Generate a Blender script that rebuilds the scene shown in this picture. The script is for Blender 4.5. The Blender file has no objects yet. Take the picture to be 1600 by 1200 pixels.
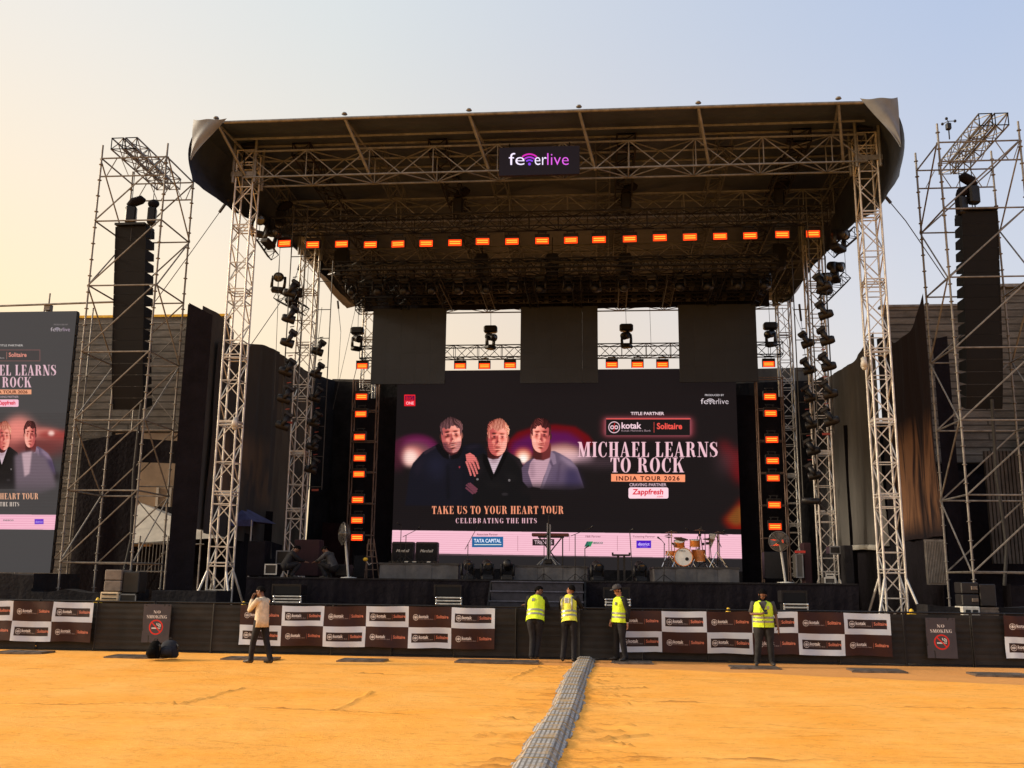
import bpy, math, random
import numpy as np
from mathutils import Vector, Matrix
random.seed(7)
RAD=math.radians
S=bpy.context.scene
# ------------------------------------------------------------------ camera
F=1518.; CZ=1.9
yw,pt,rl=RAD(5.17),RAD(11.40),RAD(.654)
cf=np.array([-math.sin(yw)*math.cos(pt),math.cos(yw)*math.cos(pt),math.sin(pt)])
cr=np.array([math.cos(yw),math.sin(yw),0.]); cu=np.cross(cr,cf)
cr,cu=cr*math.cos(rl)+cu*math.sin(rl),-cr*math.sin(rl)+cu*math.cos(rl)
cd=bpy.data.cameras.new('camera'); cam=bpy.data.objects.new('camera',cd); S.collection.objects.link(cam)
cd.sensor_width=36; cd.lens=F/1600*36; cd.clip_end=3000; cd.clip_start=.1
cam.matrix_world=Matrix([[cr[0],cu[0],-cf[0],0],[cr[1],cu[1],-cf[1],0],[cr[2],cu[2],-cf[2],CZ],[0,0,0,1]])
S.camera=cam
# ------------------------------------------------------------------ sky and sun
SUN_AZ=RAD(-96); SUN_EL=RAD(21)       # azimuth from +Y, negative is left
w=bpy.data.worlds.new('World'); S.world=w; w.use_nodes=True
nt=w.node_tree; nd=nt.nodes; lk=nt.links; nd.clear()
out=nd.new('ShaderNodeOutputWorld'); bg=nd.new('ShaderNodeBackground'); bg2=nd.new('ShaderNodeBackground'); add=nd.new('ShaderNodeAddShader')
sky=nd.new('ShaderNodeTexSky'); sky.sky_type='NISHITA'; sky.sun_disc=False
sky.sun_elevation=SUN_EL; sky.sun_rotation=SUN_AZ; sky.dust_density=6; sky.air_density=1.2
lk.new(sky.outputs[0],bg.inputs[0]); bg.inputs[1].default_value=.05*.8
# pale haze that fills the whole sky: warm towards the sun's side and the horizon, blue-grey away from it
tc=nd.new('ShaderNodeTexCoord'); sp=nd.new('ShaderNodeSeparateXYZ'); lk.new(tc.outputs['Generated'],sp.inputs[0])
def mth(op,a,b=None,c=None):
    n=nd.new('ShaderNodeMath'); n.operation=op
    for i,x in enumerate((a,b,c)):
        if x is None: continue
        if isinstance(x,(int,float)): n.inputs[i].default_value=x
        else: lk.new(x,n.inputs[i])
    return n.outputs[0]
def rampn(fac,stops):
    r=nd.new('ShaderNodeValToRGB'); lk.new(fac,r.inputs[0]); e=r.color_ramp.elements
    while len(e)<len(stops): e.new(.5)
    for k,(p,c) in enumerate(stops): e[k].position=p; e[k].color=(*c,1)
    return r.outputs[0]
side=mth('ADD',mth('MULTIPLY',sp.outputs[0],.5),.5)     # 0 = sun side (left), 1 = right
low=rampn(side,[(.0,(.80,.52,.24)),(.22,(.76,.54,.27)),(.30,(.77,.575,.345)),(.47,(.62,.48,.34)),(.62,(.53,.49,.475)),(.75,(.43,.445,.50)),(1,(.34,.37,.47))])
high=rampn(side,[(.0,(.58,.49,.38)),(.27,(.54,.53,.495)),(.38,(.49,.52,.515)),(.5,(.415,.45,.51)),(.66,(.30,.365,.505)),(1,(.24,.31,.44))])
el=nd.new('ShaderNodeMapRange'); el.interpolation_type='SMOOTHSTEP'; lk.new(sp.outputs[2],el.inputs[0]); el.inputs[1].default_value=.12; el.inputs[2].default_value=.62
mx=nd.new('ShaderNodeMix'); mx.data_type='RGBA'; lk.new(el.outputs[0],mx.inputs[0]); lk.new(low,mx.inputs[6]); lk.new(high,mx.inputs[7])
lk.new(mx.outputs[2],bg2.inputs[0]); bg2.inputs[1].default_value=.85
lk.new(bg.outputs[0],add.inputs[0]); lk.new(bg2.outputs[0],add.inputs[1]); lk.new(add.outputs[0],out.inputs[0])
sd=bpy.data.lights.new('sun','SUN'); sun=bpy.data.objects.new('sun',sd); S.collection.objects.link(sun)
sd.energy=2.7; sd.angle=RAD(9); sd.color=(1,.84,.64)
sv=Vector((math.sin(SUN_AZ)*math.cos(SUN_EL),math.cos(SUN_AZ)*math.cos(SUN_EL),math.sin(SUN_EL)))
sun.rotation_euler=sv.to_track_quat('Z','Y').to_euler()
S.view_settings.view_transform='Standard'; S.view_settings.look='None'; S.view_settings.exposure=.6; S.view_settings.gamma=1
# ------------------------------------------------------------------ helpers
def ray(x,y): return cf+cr*(x-800)/F-cu*(y-600)/F
def at(x,y,Y):
    d=ray(x,y); return np.array([0,0,CZ])+d*Y/d[1]
def gnd(x,y,z=0):
    d=ray(x,y); return np.array([0,0,CZ])+d*(z-CZ)/d[2]
def wl(o):
    p=Vector((0,0,0))
    while o: p=p+o.location; o=o.parent
    return p
def tag(o,label=None,cat=None,group=None,kind=None):
    for k,v in (('label',label),('category',cat),('group',group),('kind',kind)):
        if v: o[k]=v
    return o
def empty(name,loc,label,cat,group=None):
    o=bpy.data.objects.new(name,None); S.collection.objects.link(o); o.location=loc; o.empty_display_size=.2
    return tag(o,label,cat,group)
kids={}
def copy_tree(o,parent=None):
    c=o.copy(); S.collection.objects.link(c); c.parent=parent
    for ch in kids.get(o.name,[]):
        k=copy_tree(ch,c)
    return c
class MB:
    def __init__(s): s.v=[];s.f=[];s.m=[];s.cm=0;s.sm=[]
    def add(s,vs,fs,smooth=False):
        b=len(s.v); s.v+= [tuple(map(float,p)) for p in vs]; s.f+=[tuple(b+i for i in q) for q in fs]; s.m+=[s.cm]*len(fs); s.sm+=[smooth]*len(fs); return s
    def box(s,x0,x1,y0,y1,z0,z1,R=None,o=None):
        P=[(x,y,z) for z in (z0,z1) for y in (y0,y1) for x in (x0,x1)]
        if R is not None: P=[tuple(R@Vector(p)+(Vector(o) if o is not None else Vector((0,0,0)))) for p in P]
        return s.add(P,[(0,2,3,1),(4,5,7,6),(0,1,5,4),(2,6,7,3),(0,4,6,2),(1,3,7,5)])
    def bev(s,x0,x1,y0,y1,z0,z1,b,R=None,o=None):
        P=[]
        for z,i in ((z0,b),(z0+b,0),(z1-b,0),(z1,b)):
            c=b+i*.6
            for (x,y,dx,dy) in ((x0,y0,1,1),(x1,y0,-1,1),(x1,y1,-1,-1),(x0,y1,1,-1)):
                e=i*.9
                pa=(x+dx*e,y+dy*(c if c>e else e)); pb=(x+dx*(c if c>e else e),y+dy*e)
                P+= [(pa[0],pa[1],z),(pb[0],pb[1],z)] if dx*dy>0 else [(pb[0],pb[1],z),(pa[0],pa[1],z)]
        if R is not None: P=[tuple(R@Vector(p)+(Vector(o) if o is not None else Vector((0,0,0)))) for p in P]
        f=[tuple(range(7,-1,-1)),tuple(range(24,32))]
        for k in range(3):
            for i in range(8): j=(i+1)%8; f.append((k*8+i,k*8+j,k*8+8+j,k*8+8+i))
        return s.add(P,f)
    def tube(s,a,b,r,n=6,r2=None,cap=True):
        a=np.array(a,float);b=np.array(b,float);d=b-a;L=np.linalg.norm(d)
        if L<1e-6:return s
        d/=L; h=np.array([0,0,1.]) if abs(d[2])<.9 else np.array([1.,0,0]); u=np.cross(d,h);u/=np.linalg.norm(u);v=np.cross(d,u)
        r2=r if r2 is None else r2; P=[]
        for c,q in ((a,r),(b,r2)):
            for i in range(n):
                t=2*math.pi*(i+.5)/n; P.append(c+q*(u*math.cos(t)+v*math.sin(t)))
        f=[(i,(i+1)%n,n+(i+1)%n,n+i) for i in range(n)]
        s.add(P,f,n>5)
        if cap: s.add(P,[tuple(range(n-1,-1,-1)),tuple(range(n,2*n))])
        return s
    def path(s,pts,r,n=6):
        for a,b in zip(pts[:-1],pts[1:]): s.tube(a,b,r,n)
        return s
    def loft(s,pts,rad,side=(1,0,0),n=14,cap=True,jit=0):
        pts=[np.array(p,float) for p in pts]; P=[]
        for k,p in enumerate(pts):
            d=pts[min(k+1,len(pts)-1)]-pts[max(k-1,0)]; d/=np.linalg.norm(d)
            u=np.array(side,float); u=u-d*(u@d); u/=np.linalg.norm(u); v=np.cross(d,u)
            rx,ry=rad[k] if isinstance(rad[k],tuple) else (rad[k],rad[k])
            for i in range(n):
                t=2*math.pi*i/n; j=1+jit*(random.random()-.5)
                P.append(p+u*rx*j*math.cos(t)+v*ry*j*math.sin(t))
        f=[]
        for k in range(len(pts)-1):
            for i in range(n): f.append((k*n+i,k*n+(i+1)%n,(k+1)*n+(i+1)%n,(k+1)*n+i))
        if cap: f+=[tuple(range(n-1,-1,-1)),tuple(range((len(pts)-1)*n,len(pts)*n))]
        return s.add(P,f,True)
    def lathe(s,c,axis,prof,n=20,cap=False):
        c=np.array(c,float);d=np.array(axis,float);d/=np.linalg.norm(d)
        h=np.array([0,0,1.]) if abs(d[2])<.9 else np.array([1.,0,0]); u=np.cross(d,h);u/=np.linalg.norm(u);v=np.cross(d,u);P=[]
        for (r,z) in prof:
            for i in range(n):
                t=2*math.pi*i/n; P.append(c+d*z+r*(u*math.cos(t)+v*math.sin(t)))
        m=len(prof); f=[(k*n+i,k*n+(i+1)%n,(k+1)*n+(i+1)%n,(k+1)*n+i) for k in range(m-1) for i in range(n)]
        if cap: f+=[tuple(range(n-1,-1,-1)),tuple(range((m-1)*n,m*n))]
        return s.add(P,f,True)
    def ell(s,c,r,n=12,m=8,R=None):
        P=[];c=Vector(c)
        for k in range(m+1):
            ph=math.pi*k/m
            for i in range(n):
                t=2*math.pi*i/n; q=Vector((r[0]*math.sin(ph)*math.cos(t),r[1]*math.sin(ph)*math.sin(t),r[2]*math.cos(ph)))
                P.append(tuple(c+(R@q if R is not None else q)))
        return s.add(P,[(k*n+i,(k+1)*n+i,(k+1)*n+(i+1)%n,k*n+(i+1)%n) for k in range(m) for i in range(n)],True)
    def torus(s,c,axis,R,r,n=24,m=5):
        c=np.array(c,float);d=np.array(axis,float);d/=np.linalg.norm(d)
        h=np.array([0,0,1.]) if abs(d[2])<.9 else np.array([1.,0,0]); u=np.cross(d,h);u/=np.linalg.norm(u);v=np.cross(d,u)
        p=[c+R*(u*math.cos(2*math.pi*i/n)+v*math.sin(2*math.pi*i/n)) for i in range(n+1)]
        return s.path(p,r,m)
    def build(s,name,mat,parent=None,smooth=None):
        me=bpy.data.meshes.new(name); off=wl(parent) if parent else Vector((0,0,0))
        me.from_pydata([(x-off.x,y-off.y,z-off.z) for x,y,z in s.v],[],s.f)
        mats=mat if isinstance(mat,(list,tuple)) else [mat]
        for m in mats: me.materials.append(m)
        me.polygons.foreach_set('material_index',s.m)
        me.polygons.foreach_set('use_smooth',[bool(x) if smooth is None else smooth for x in s.sm])
        me.update(); o=bpy.data.objects.new(name,me); S.collection.objects.link(o)
        if parent: o.parent=parent; kids.setdefault(parent.name,[]).append(o)
        return o
def single(mb,name,mat,loc,label,cat,group=None,kind=None):
    e=bpy.data.objects.new('tmp',None); e.location=loc
    o=mb.build(name,mat); 
    for v in o.data.vertices: v.co-=Vector(loc)
    o.location=loc; bpy.data.objects.remove(e)
    return tag(o,label,cat,group,kind)
def mat(name,col,rough=.6,metal=0.,var=.18,scale=6.,bump=0.,bscale=None,spec=.4,emit=None,estr=0,two=None,stretch=None,sheen=0,dist=.02):
    m=bpy.data.materials.new(name); m.use_nodes=True; t=m.node_tree; N=t.nodes; b=N['Principled BSDF']
    b.inputs['Roughness'].default_value=rough; b.inputs['Metallic'].default_value=metal; b.inputs['Specular IOR Level'].default_value=spec
    if emit: b.inputs['Emission Color'].default_value=(*emit,1); b.inputs['Emission Strength'].default_value=estr
    c=N.new('ShaderNodeTexCoord'); mp=N.new('ShaderNodeMapping'); t.links.new(c.outputs['Object'],mp.inputs[0])
    if stretch: mp.inputs['Scale'].default_value=stretch
    n=N.new('ShaderNodeTexNoise'); n.inputs['Scale'].default_value=scale; n.inputs['Detail'].default_value=6; n.inputs['Roughness'].default_value=.65
    t.links.new(mp.outputs[0],n.inputs[0])
    r=N.new('ShaderNodeValToRGB'); t.links.new(n.outputs[0],r.inputs[0])
    c2=two if two else tuple(min(1,x*(1+var*2)) for x in col); c1=tuple(x*(1-var) for x in col)
    r.color_ramp.elements[0].position=.32; r.color_ramp.elements[1].position=.7
    r.color_ramp.elements[0].color=(*c1,1); r.color_ramp.elements[1].color=(*c2,1)
    t.links.new(r.outputs[0],b.inputs['Base Color'])
    if bump:
        n2=N.new('ShaderNodeTexNoise'); n2.inputs['Scale'].default_value=bscale or scale*3; n2.inputs['Detail'].default_value=5; t.links.new(mp.outputs[0],n2.inputs[0])
        bm=N.new('ShaderNodeBump'); bm.inputs['Strength'].default_value=bump; bm.inputs['Distance'].default_value=dist
        t.links.new(n2.outputs[0],bm.inputs['Height']); t.links.new(bm.outputs[0],b.inputs['Normal'])
    return m
M={}
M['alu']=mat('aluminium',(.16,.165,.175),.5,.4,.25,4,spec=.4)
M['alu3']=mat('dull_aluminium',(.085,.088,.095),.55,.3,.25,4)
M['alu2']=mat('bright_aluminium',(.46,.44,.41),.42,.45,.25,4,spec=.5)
M['scaf']=mat('galvanised_steel',(.16,.15,.138),.55,.5,.3,5,.2)
M['orangescaf']=mat('rusted_steel',(.13,.085,.065),.6,.3,.3,5)
M['blk']=mat('black_paint',(.007,.0062,.0072),.5,0,.3,8)
M['blkmetal']=mat('black_steel',(.010,.0095,.0105),.42,.3,.3,8)
M['blktruss']=mat('black_truss',(.010,.009,.010),.5,.2,.3,8)
M['cloth']=mat('black_cloth',(.0075,.0062,.009),.95,0,.25,2,.6,7,spec=.15,dist=.05)
M['cloth2']=mat('charcoal_cloth',(.0135,.0128,.0145),.95,0,.3,2,.6,7,spec=.15,dist=.05)
M['meshcloth']=mat('mesh_cloth',(.055,.05,.047),.95,0,.35,1.2,.5,9,spec=.12,dist=.03)
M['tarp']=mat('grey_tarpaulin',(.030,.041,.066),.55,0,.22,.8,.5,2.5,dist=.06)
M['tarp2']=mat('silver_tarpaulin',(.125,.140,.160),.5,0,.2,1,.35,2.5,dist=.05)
M['drape']=mat('grey_screen_back',(.017,.021,.030),.7,0,.12,1.2,.1)
M['riser']=mat('grey_riser_cloth',(.085,.082,.085),.9,0,.2,2.5,.4,6)
M['deck']=mat('stage_ply',(.03,.027,.027),.6,0,.3,3)
M['white']=mat('white_paint',(.42,.41,.38),.5,0,.15,6)
M['wood']=mat('pale_plywood',(.55,.40,.24),.6,0,.2,6,stretch=(1,1,8))
M['nose']=mat('step_edge',(.055,.055,.075),.5,.2,.3,5)
M['step']=mat('step_carpet',(.022,.021,.03),.8,0,.3,5)
M['skin1']=mat('skin_brown',(.16,.075,.045),.5,0,.12,15)
M['skin2']=mat('skin_tan',(.36,.17,.10),.5,0,.12,15)
M['hair']=mat('black_hair',(.004,.0035,.0035),.9,0,.4,60,.6,90,spec=.08)
M['cap']=mat('cap_cloth',(.035,.033,.036),.85,0,.3,30)
M['cream']=mat('cream_knit',(.56,.46,.33),.9,0,.18,9,.6,14)
M['dark']=mat('dark_trousers',(.007,.0062,.008),.85,0,.4,9,.6,10)
M['char']=mat('charcoal_trousers',(.011,.0105,.0115),.85,0,.35,9,.6,10)
M['shirt']=mat('black_shirt',(.006,.0055,.008),.85,0,.3,9,.5,10)
M['greyshirt']=mat('grey_shirt',(.042,.040,.042),.85,0,.3,9,.5,10)
M['vest']=mat('hi_vis_yellow',(.60,.79,.02),.65,0,.10,7,1,7,dist=.05,emit=(.6,.85,.0),estr=.0)
M['vest2']=mat('hi_vis_faded',(.68,.66,.06),.65,0,.12,7,1,7,dist=.05)
M['refl']=mat('reflective_tape',(.26,.26,.22),.35,.3,.2,20)
M['shoe']=mat('shoe_leather',(.03,.024,.02),.5,0,.3,20)
M['net']=mat('grey_net',(.20,.185,.17),.9,0,.4,30,.8,40,two=(.36,.33,.31))
M['red']=mat('red_paint',(.45,.03,.02),.5)
M['maroon']=mat('maroon_board',(.022,.005,.0075),.8,0,.3,3)
M['chrome']=mat('chrome',(.6,.6,.6),.22,1,.1)
M['shell']=mat('amber_drum_shell',(.55,.17,.03),.25,0,.3,6,spec=.6)
M['dhead']=mat('drum_head',(.80,.78,.72),.45,0,.05,6)
M['fanmetal']=mat('fan_metal',(.12,.115,.11),.4,.6,.2,6)
M['brass']=mat('brass_cymbal',(.30,.17,.10),.35,.8,.2,10)
M['rope']=mat('steel_cable',(.045,.043,.041),.6,.3)
M['blue']=mat('blue_canopy',(.06,.065,.16),.8,0,.3,3)
M['canvas']=mat('white_canvas',(.50,.46,.40),.8,0,.15,2,.5,3)
M['rubber']=mat('rubber',(.02,.019,.018),.75,0,.3,10)
M['plate']=mat('worn_black_plate',(.11,.09,.075),.4,.3,.4,6)
M['navy']=mat('navy_fabric',(.009,.010,.017),.85,0,.3,14,.6,14)
M['yellow']=mat('yellow_tape',(.70,.42,.03),.6)
M['hot']=mat('lamp_bar_glow',(.1,.05,.02),emit=(1,.34,.03),estr=1.25)
M['warm']=mat('lamp_reflector_glow',(.3,.05,.01),emit=(1,.045,.004),estr=.95)  # the reflector's own glow stands in for the bars' light on it
M['lens']=mat('lens_glass',(.02,.02,.022),.12,0,.1,spec=.8)
def noisemat(name,fn):
    m=bpy.data.materials.new(name); m.use_nodes=True; fn(m.node_tree,m.node_tree.nodes,m.node_tree.links,m.node_tree.nodes['Principled BSDF']); return m
ORD=['first','second','third','fourth','fifth','sixth','seventh','eighth','ninth','tenth','eleventh','twelfth','thirteenth','fourteenth','fifteenth','sixteenth','seventeenth','eighteenth','nineteenth','twentieth']
# ------------------------------------------------------------------ ground
def ground():
    xs=np.concatenate([[-1500,-300,-80,-40,-25],np.arange(-17,12.5,.05),[20,40,80,300,1500]])
    ys=np.concatenate([[-1500,-200,-30,0,5],np.arange(8,26,.045),[30,40,60,100,300,1500]])
    X,Y=np.meshgrid(xs,ys); Z=np.zeros_like(X)
    rng=np.random.RandomState(4)
    for k in range(34):          # soft wrinkles of the laid cloth
        a=rng.uniform(-.5,.5) if k%3 else rng.uniform(-1.3,1.3); fx,fy=math.sin(a),math.cos(a); q=rng.uniform(1.2,9)
        Z+= .0035/ (q**.55) *np.sin(q*(fx*X+fy*Y)*1.0+rng.uniform(0,6)+1.5*np.sin(.6*X*rng.uniform(.3,1.2)+rng.uniform(0,6)))
    DA=np.zeros_like(X)
    def seam(pts,h=.02,wd=.03,wob=.03):
        nonlocal Z
        for (a,b) in zip(pts[:-1],pts[1:]):
            a=np.array(a);b=np.array(b);d=b-a;L=np.hypot(*d);d/=L
            s=(X-a[0])*d[0]+(Y-a[1])*d[1]; n=-(X-a[0])*d[1]+(Y-a[1])*d[0]+wob*np.sin(s*2.3)+wob*.4*np.sin(s*7.1)
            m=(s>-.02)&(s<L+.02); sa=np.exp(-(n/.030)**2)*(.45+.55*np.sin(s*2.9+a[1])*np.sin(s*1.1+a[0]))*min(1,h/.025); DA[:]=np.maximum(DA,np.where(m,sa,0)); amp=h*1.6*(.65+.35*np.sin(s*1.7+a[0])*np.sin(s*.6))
            Z=np.where(m,Z+amp*np.exp(-(n/wd)**2),Z); Z=np.where(m&(n>0)&(n<.5),Z-amp*.35*np.exp(-n/.12),Z)
    G=lambda x,y:tuple(gnd(x,y)[:2])
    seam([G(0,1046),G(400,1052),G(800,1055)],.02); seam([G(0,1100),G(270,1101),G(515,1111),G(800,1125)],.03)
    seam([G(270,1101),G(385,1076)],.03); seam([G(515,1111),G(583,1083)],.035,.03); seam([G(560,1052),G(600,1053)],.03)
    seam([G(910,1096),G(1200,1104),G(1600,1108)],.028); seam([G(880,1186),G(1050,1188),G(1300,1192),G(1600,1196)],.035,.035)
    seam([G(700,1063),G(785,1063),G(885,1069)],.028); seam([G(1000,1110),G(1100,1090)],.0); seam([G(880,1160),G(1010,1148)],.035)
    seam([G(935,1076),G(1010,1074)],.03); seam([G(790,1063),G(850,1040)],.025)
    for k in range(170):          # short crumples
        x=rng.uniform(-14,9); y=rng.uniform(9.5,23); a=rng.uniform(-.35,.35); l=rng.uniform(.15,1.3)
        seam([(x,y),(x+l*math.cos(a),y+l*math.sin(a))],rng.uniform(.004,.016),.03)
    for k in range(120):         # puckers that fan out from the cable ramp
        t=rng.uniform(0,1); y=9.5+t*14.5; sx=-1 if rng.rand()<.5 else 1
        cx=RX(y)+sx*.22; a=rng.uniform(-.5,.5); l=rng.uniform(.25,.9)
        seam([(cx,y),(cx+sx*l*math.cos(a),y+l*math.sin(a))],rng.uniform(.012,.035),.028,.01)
    far=(np.abs(X)>18)|(Y>26.5)|(Y<7); Z[far]=0; Z[(Y>24.6)]=0
    ny,nx=X.shape; v=np.stack([X,Y,Z],-1).reshape(-1,3)
    i=np.arange(ny*nx).reshape(ny,nx); f=np.stack([i[:-1,:-1],i[:-1,1:],i[1:,1:],i[1:,:-1]],-1).reshape(-1,4)
    me=bpy.data.meshes.new('ground'); me.vertices.add(len(v)); me.vertices.foreach_set('co',v.ravel()); me.loops.add(f.size); me.loops.foreach_set('vertex_index',f.ravel())
    me.polygons.add(len(f)); me.polygons.foreach_set('loop_start',np.arange(0,f.size,4)); me.polygons.foreach_set('use_smooth',np.ones(len(f),bool)); me.update(calc_edges=True); me.validate()
    def fn(t,N,L,b):
        c=N.new('ShaderNodeTexCoord'); n=N.new('ShaderNodeTexNoise'); n.inputs['Scale'].default_value=.5; n.inputs['Detail'].default_value=8; n.inputs['Roughness'].default_value=.7
        L.new(c.outputs['Object'],n.inputs[0]); r=N.new('ShaderNodeValToRGB'); L.new(n.outputs[0],r.inputs[0]); e=r.color_ramp.elements
        e[0].position=.33; e[0].color=(.95,.40,.058,1); e[1].position=.72; e[1].color=(1,.515,.13,1)
        n3=N.new('ShaderNodeTexNoise'); n3.inputs['Scale'].default_value=14; n3.inputs['Detail'].default_value=6; n3.inputs['Roughness'].default_value=.75
        mp=N.new('ShaderNodeMapping'); mp.inputs['Scale'].default_value=(.35,1,1); L.new(c.outputs['Object'],mp.inputs[0]); L.new(mp.outputs[0],n3.inputs[0])
        r3=N.new('ShaderNodeValToRGB'); L.new(n3.outputs[0],r3.inputs[0]); r3.color_ramp.elements[0].position=.3; r3.color_ramp.elements[0].color=(.80,.73,.62,1); r3.color_ramp.elements[1].position=.55
        m=N.new('ShaderNodeMix'); m.data_type='RGBA'; m.blend_type='MULTIPLY'; m.inputs[0].default_value=.75; L.new(r.outputs[0],m.inputs[6]); L.new(r3.outputs[0],m.inputs[7])
        # duller tan strip that lies along the barricades on the right
        s=N.new('ShaderNodeSeparateXYZ'); L.new(c.outputs['Object'],s.inputs[0])
        a=N.new('ShaderNodeMath'); a.operation='MULTIPLY_ADD'; L.new(s.outputs[0],a.inputs[0]); a.inputs[1].default_value=.28; L.new(s.outputs[1],a.inputs[2])
        a2=N.new('ShaderNodeMapRange'); L.new(a.outputs[0],a2.inputs[0]); a2.inputs[1].default_value=22.7; a2.inputs[2].default_value=22.85
        m2=N.new('ShaderNodeMix'); m2.data_type='RGBA'; q=N.new('ShaderNodeMath'); q.operation='MULTIPLY'; q.inputs[1].default_value=.8; L.new(a2.outputs[0],q.inputs[0]); L.new(q.outputs[0],m2.inputs[0])
        L.new(m.outputs[2],m2.inputs[6]); m2.inputs[7].default_value=(.60,.275,.095,1)
        # tiny dark scraps
        v=N.new('ShaderNodeTexVoronoi'); v.inputs['Scale'].default_value=2.2; L.new(c.outputs['Object'],v.inputs['Vector'])
        lt=N.new('ShaderNodeMath'); lt.operation='LESS_THAN'; lt.inputs[1].default_value=.035; L.new(v.outputs['Distance'],lt.inputs[0])
        m3=N.new('ShaderNodeMix'); m3.data_type='RGBA'; q3=N.new('ShaderNodeMath'); q3.operation='MULTIPLY'; q3.inputs[1].default_value=.55; L.new(lt.outputs[0],q3.inputs[0]); L.new(q3.outputs[0],m3.inputs[0])
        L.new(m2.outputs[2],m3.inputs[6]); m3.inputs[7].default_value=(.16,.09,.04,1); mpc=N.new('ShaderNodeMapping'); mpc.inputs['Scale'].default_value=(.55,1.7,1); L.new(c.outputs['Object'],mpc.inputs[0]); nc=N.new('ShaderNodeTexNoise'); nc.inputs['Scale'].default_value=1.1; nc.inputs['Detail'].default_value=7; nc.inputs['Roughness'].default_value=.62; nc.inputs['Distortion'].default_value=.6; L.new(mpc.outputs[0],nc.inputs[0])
        s1=N.new('ShaderNodeMath'); s1.operation='SUBTRACT'; L.new(nc.outputs[0],s1.inputs[0]); s1.inputs[1].default_value=.5; s2=N.new('ShaderNodeMath'); s2.operation='ABSOLUTE'; L.new(s1.outputs[0],s2.inputs[0]); s3=N.new('ShaderNodeMapRange'); L.new(s2.outputs[0],s3.inputs[0]); s3.inputs[1].default_value=.0; s3.inputs[2].default_value=.016; s3.inputs[3].default_value=.36; s3.inputs[4].default_value=0  # thin wavy lines of crease shade painted into the cloth colour
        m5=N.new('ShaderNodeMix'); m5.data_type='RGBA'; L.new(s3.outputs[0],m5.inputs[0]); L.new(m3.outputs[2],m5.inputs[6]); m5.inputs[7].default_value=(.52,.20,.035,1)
        at_n=N.new('ShaderNodeAttribute'); at_n.attribute_name='crease_shade'; q4=N.new('ShaderNodeMath'); q4.operation='MULTIPLY'; q4.inputs[1].default_value=.85; q4.use_clamp=True; L.new(at_n.outputs['Fac'],q4.inputs[0]); m4=N.new('ShaderNodeMix'); m4.data_type='RGBA'; L.new(q4.outputs[0],m4.inputs[0]); L.new(m5.outputs[2],m4.inputs[6]); m4.inputs[7].default_value=(.30,.115,.03,1); L.new(m4.outputs[2],b.inputs['Base Color'])
        b.inputs['Roughness'].default_value=.95; b.inputs['Specular IOR Level'].default_value=.1
        n2=N.new('ShaderNodeTexNoise'); n2.inputs['Scale'].default_value=26; n2.inputs['Detail'].default_value=6; n2.inputs['Roughness'].default_value=.7; L.new(mp.outputs[0],n2.inputs[0])
        bm=N.new('ShaderNodeBump'); bm.inputs['Strength'].default_value=.7; bm.inputs['Distance'].default_value=.03; L.new(n2.outputs[0],bm.inputs['Height']); L.new(bm.outputs[0],b.inputs['Normal'])
    DA[far]=0; at_=me.attributes.new('crease_shade','FLOAT','POINT'); at_.data.foreach_set('value',DA.astype(np.float32).ravel())  # dark lines along the folds: crease shade put into the colour
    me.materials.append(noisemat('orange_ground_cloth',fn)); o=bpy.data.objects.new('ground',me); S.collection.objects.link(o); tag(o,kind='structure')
def RX(y):
    t=(y-10.6)/14.3
    return -.66+.35*t+.035*math.sin(t*6)-.02*math.sin(t*13)
ground()
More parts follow.
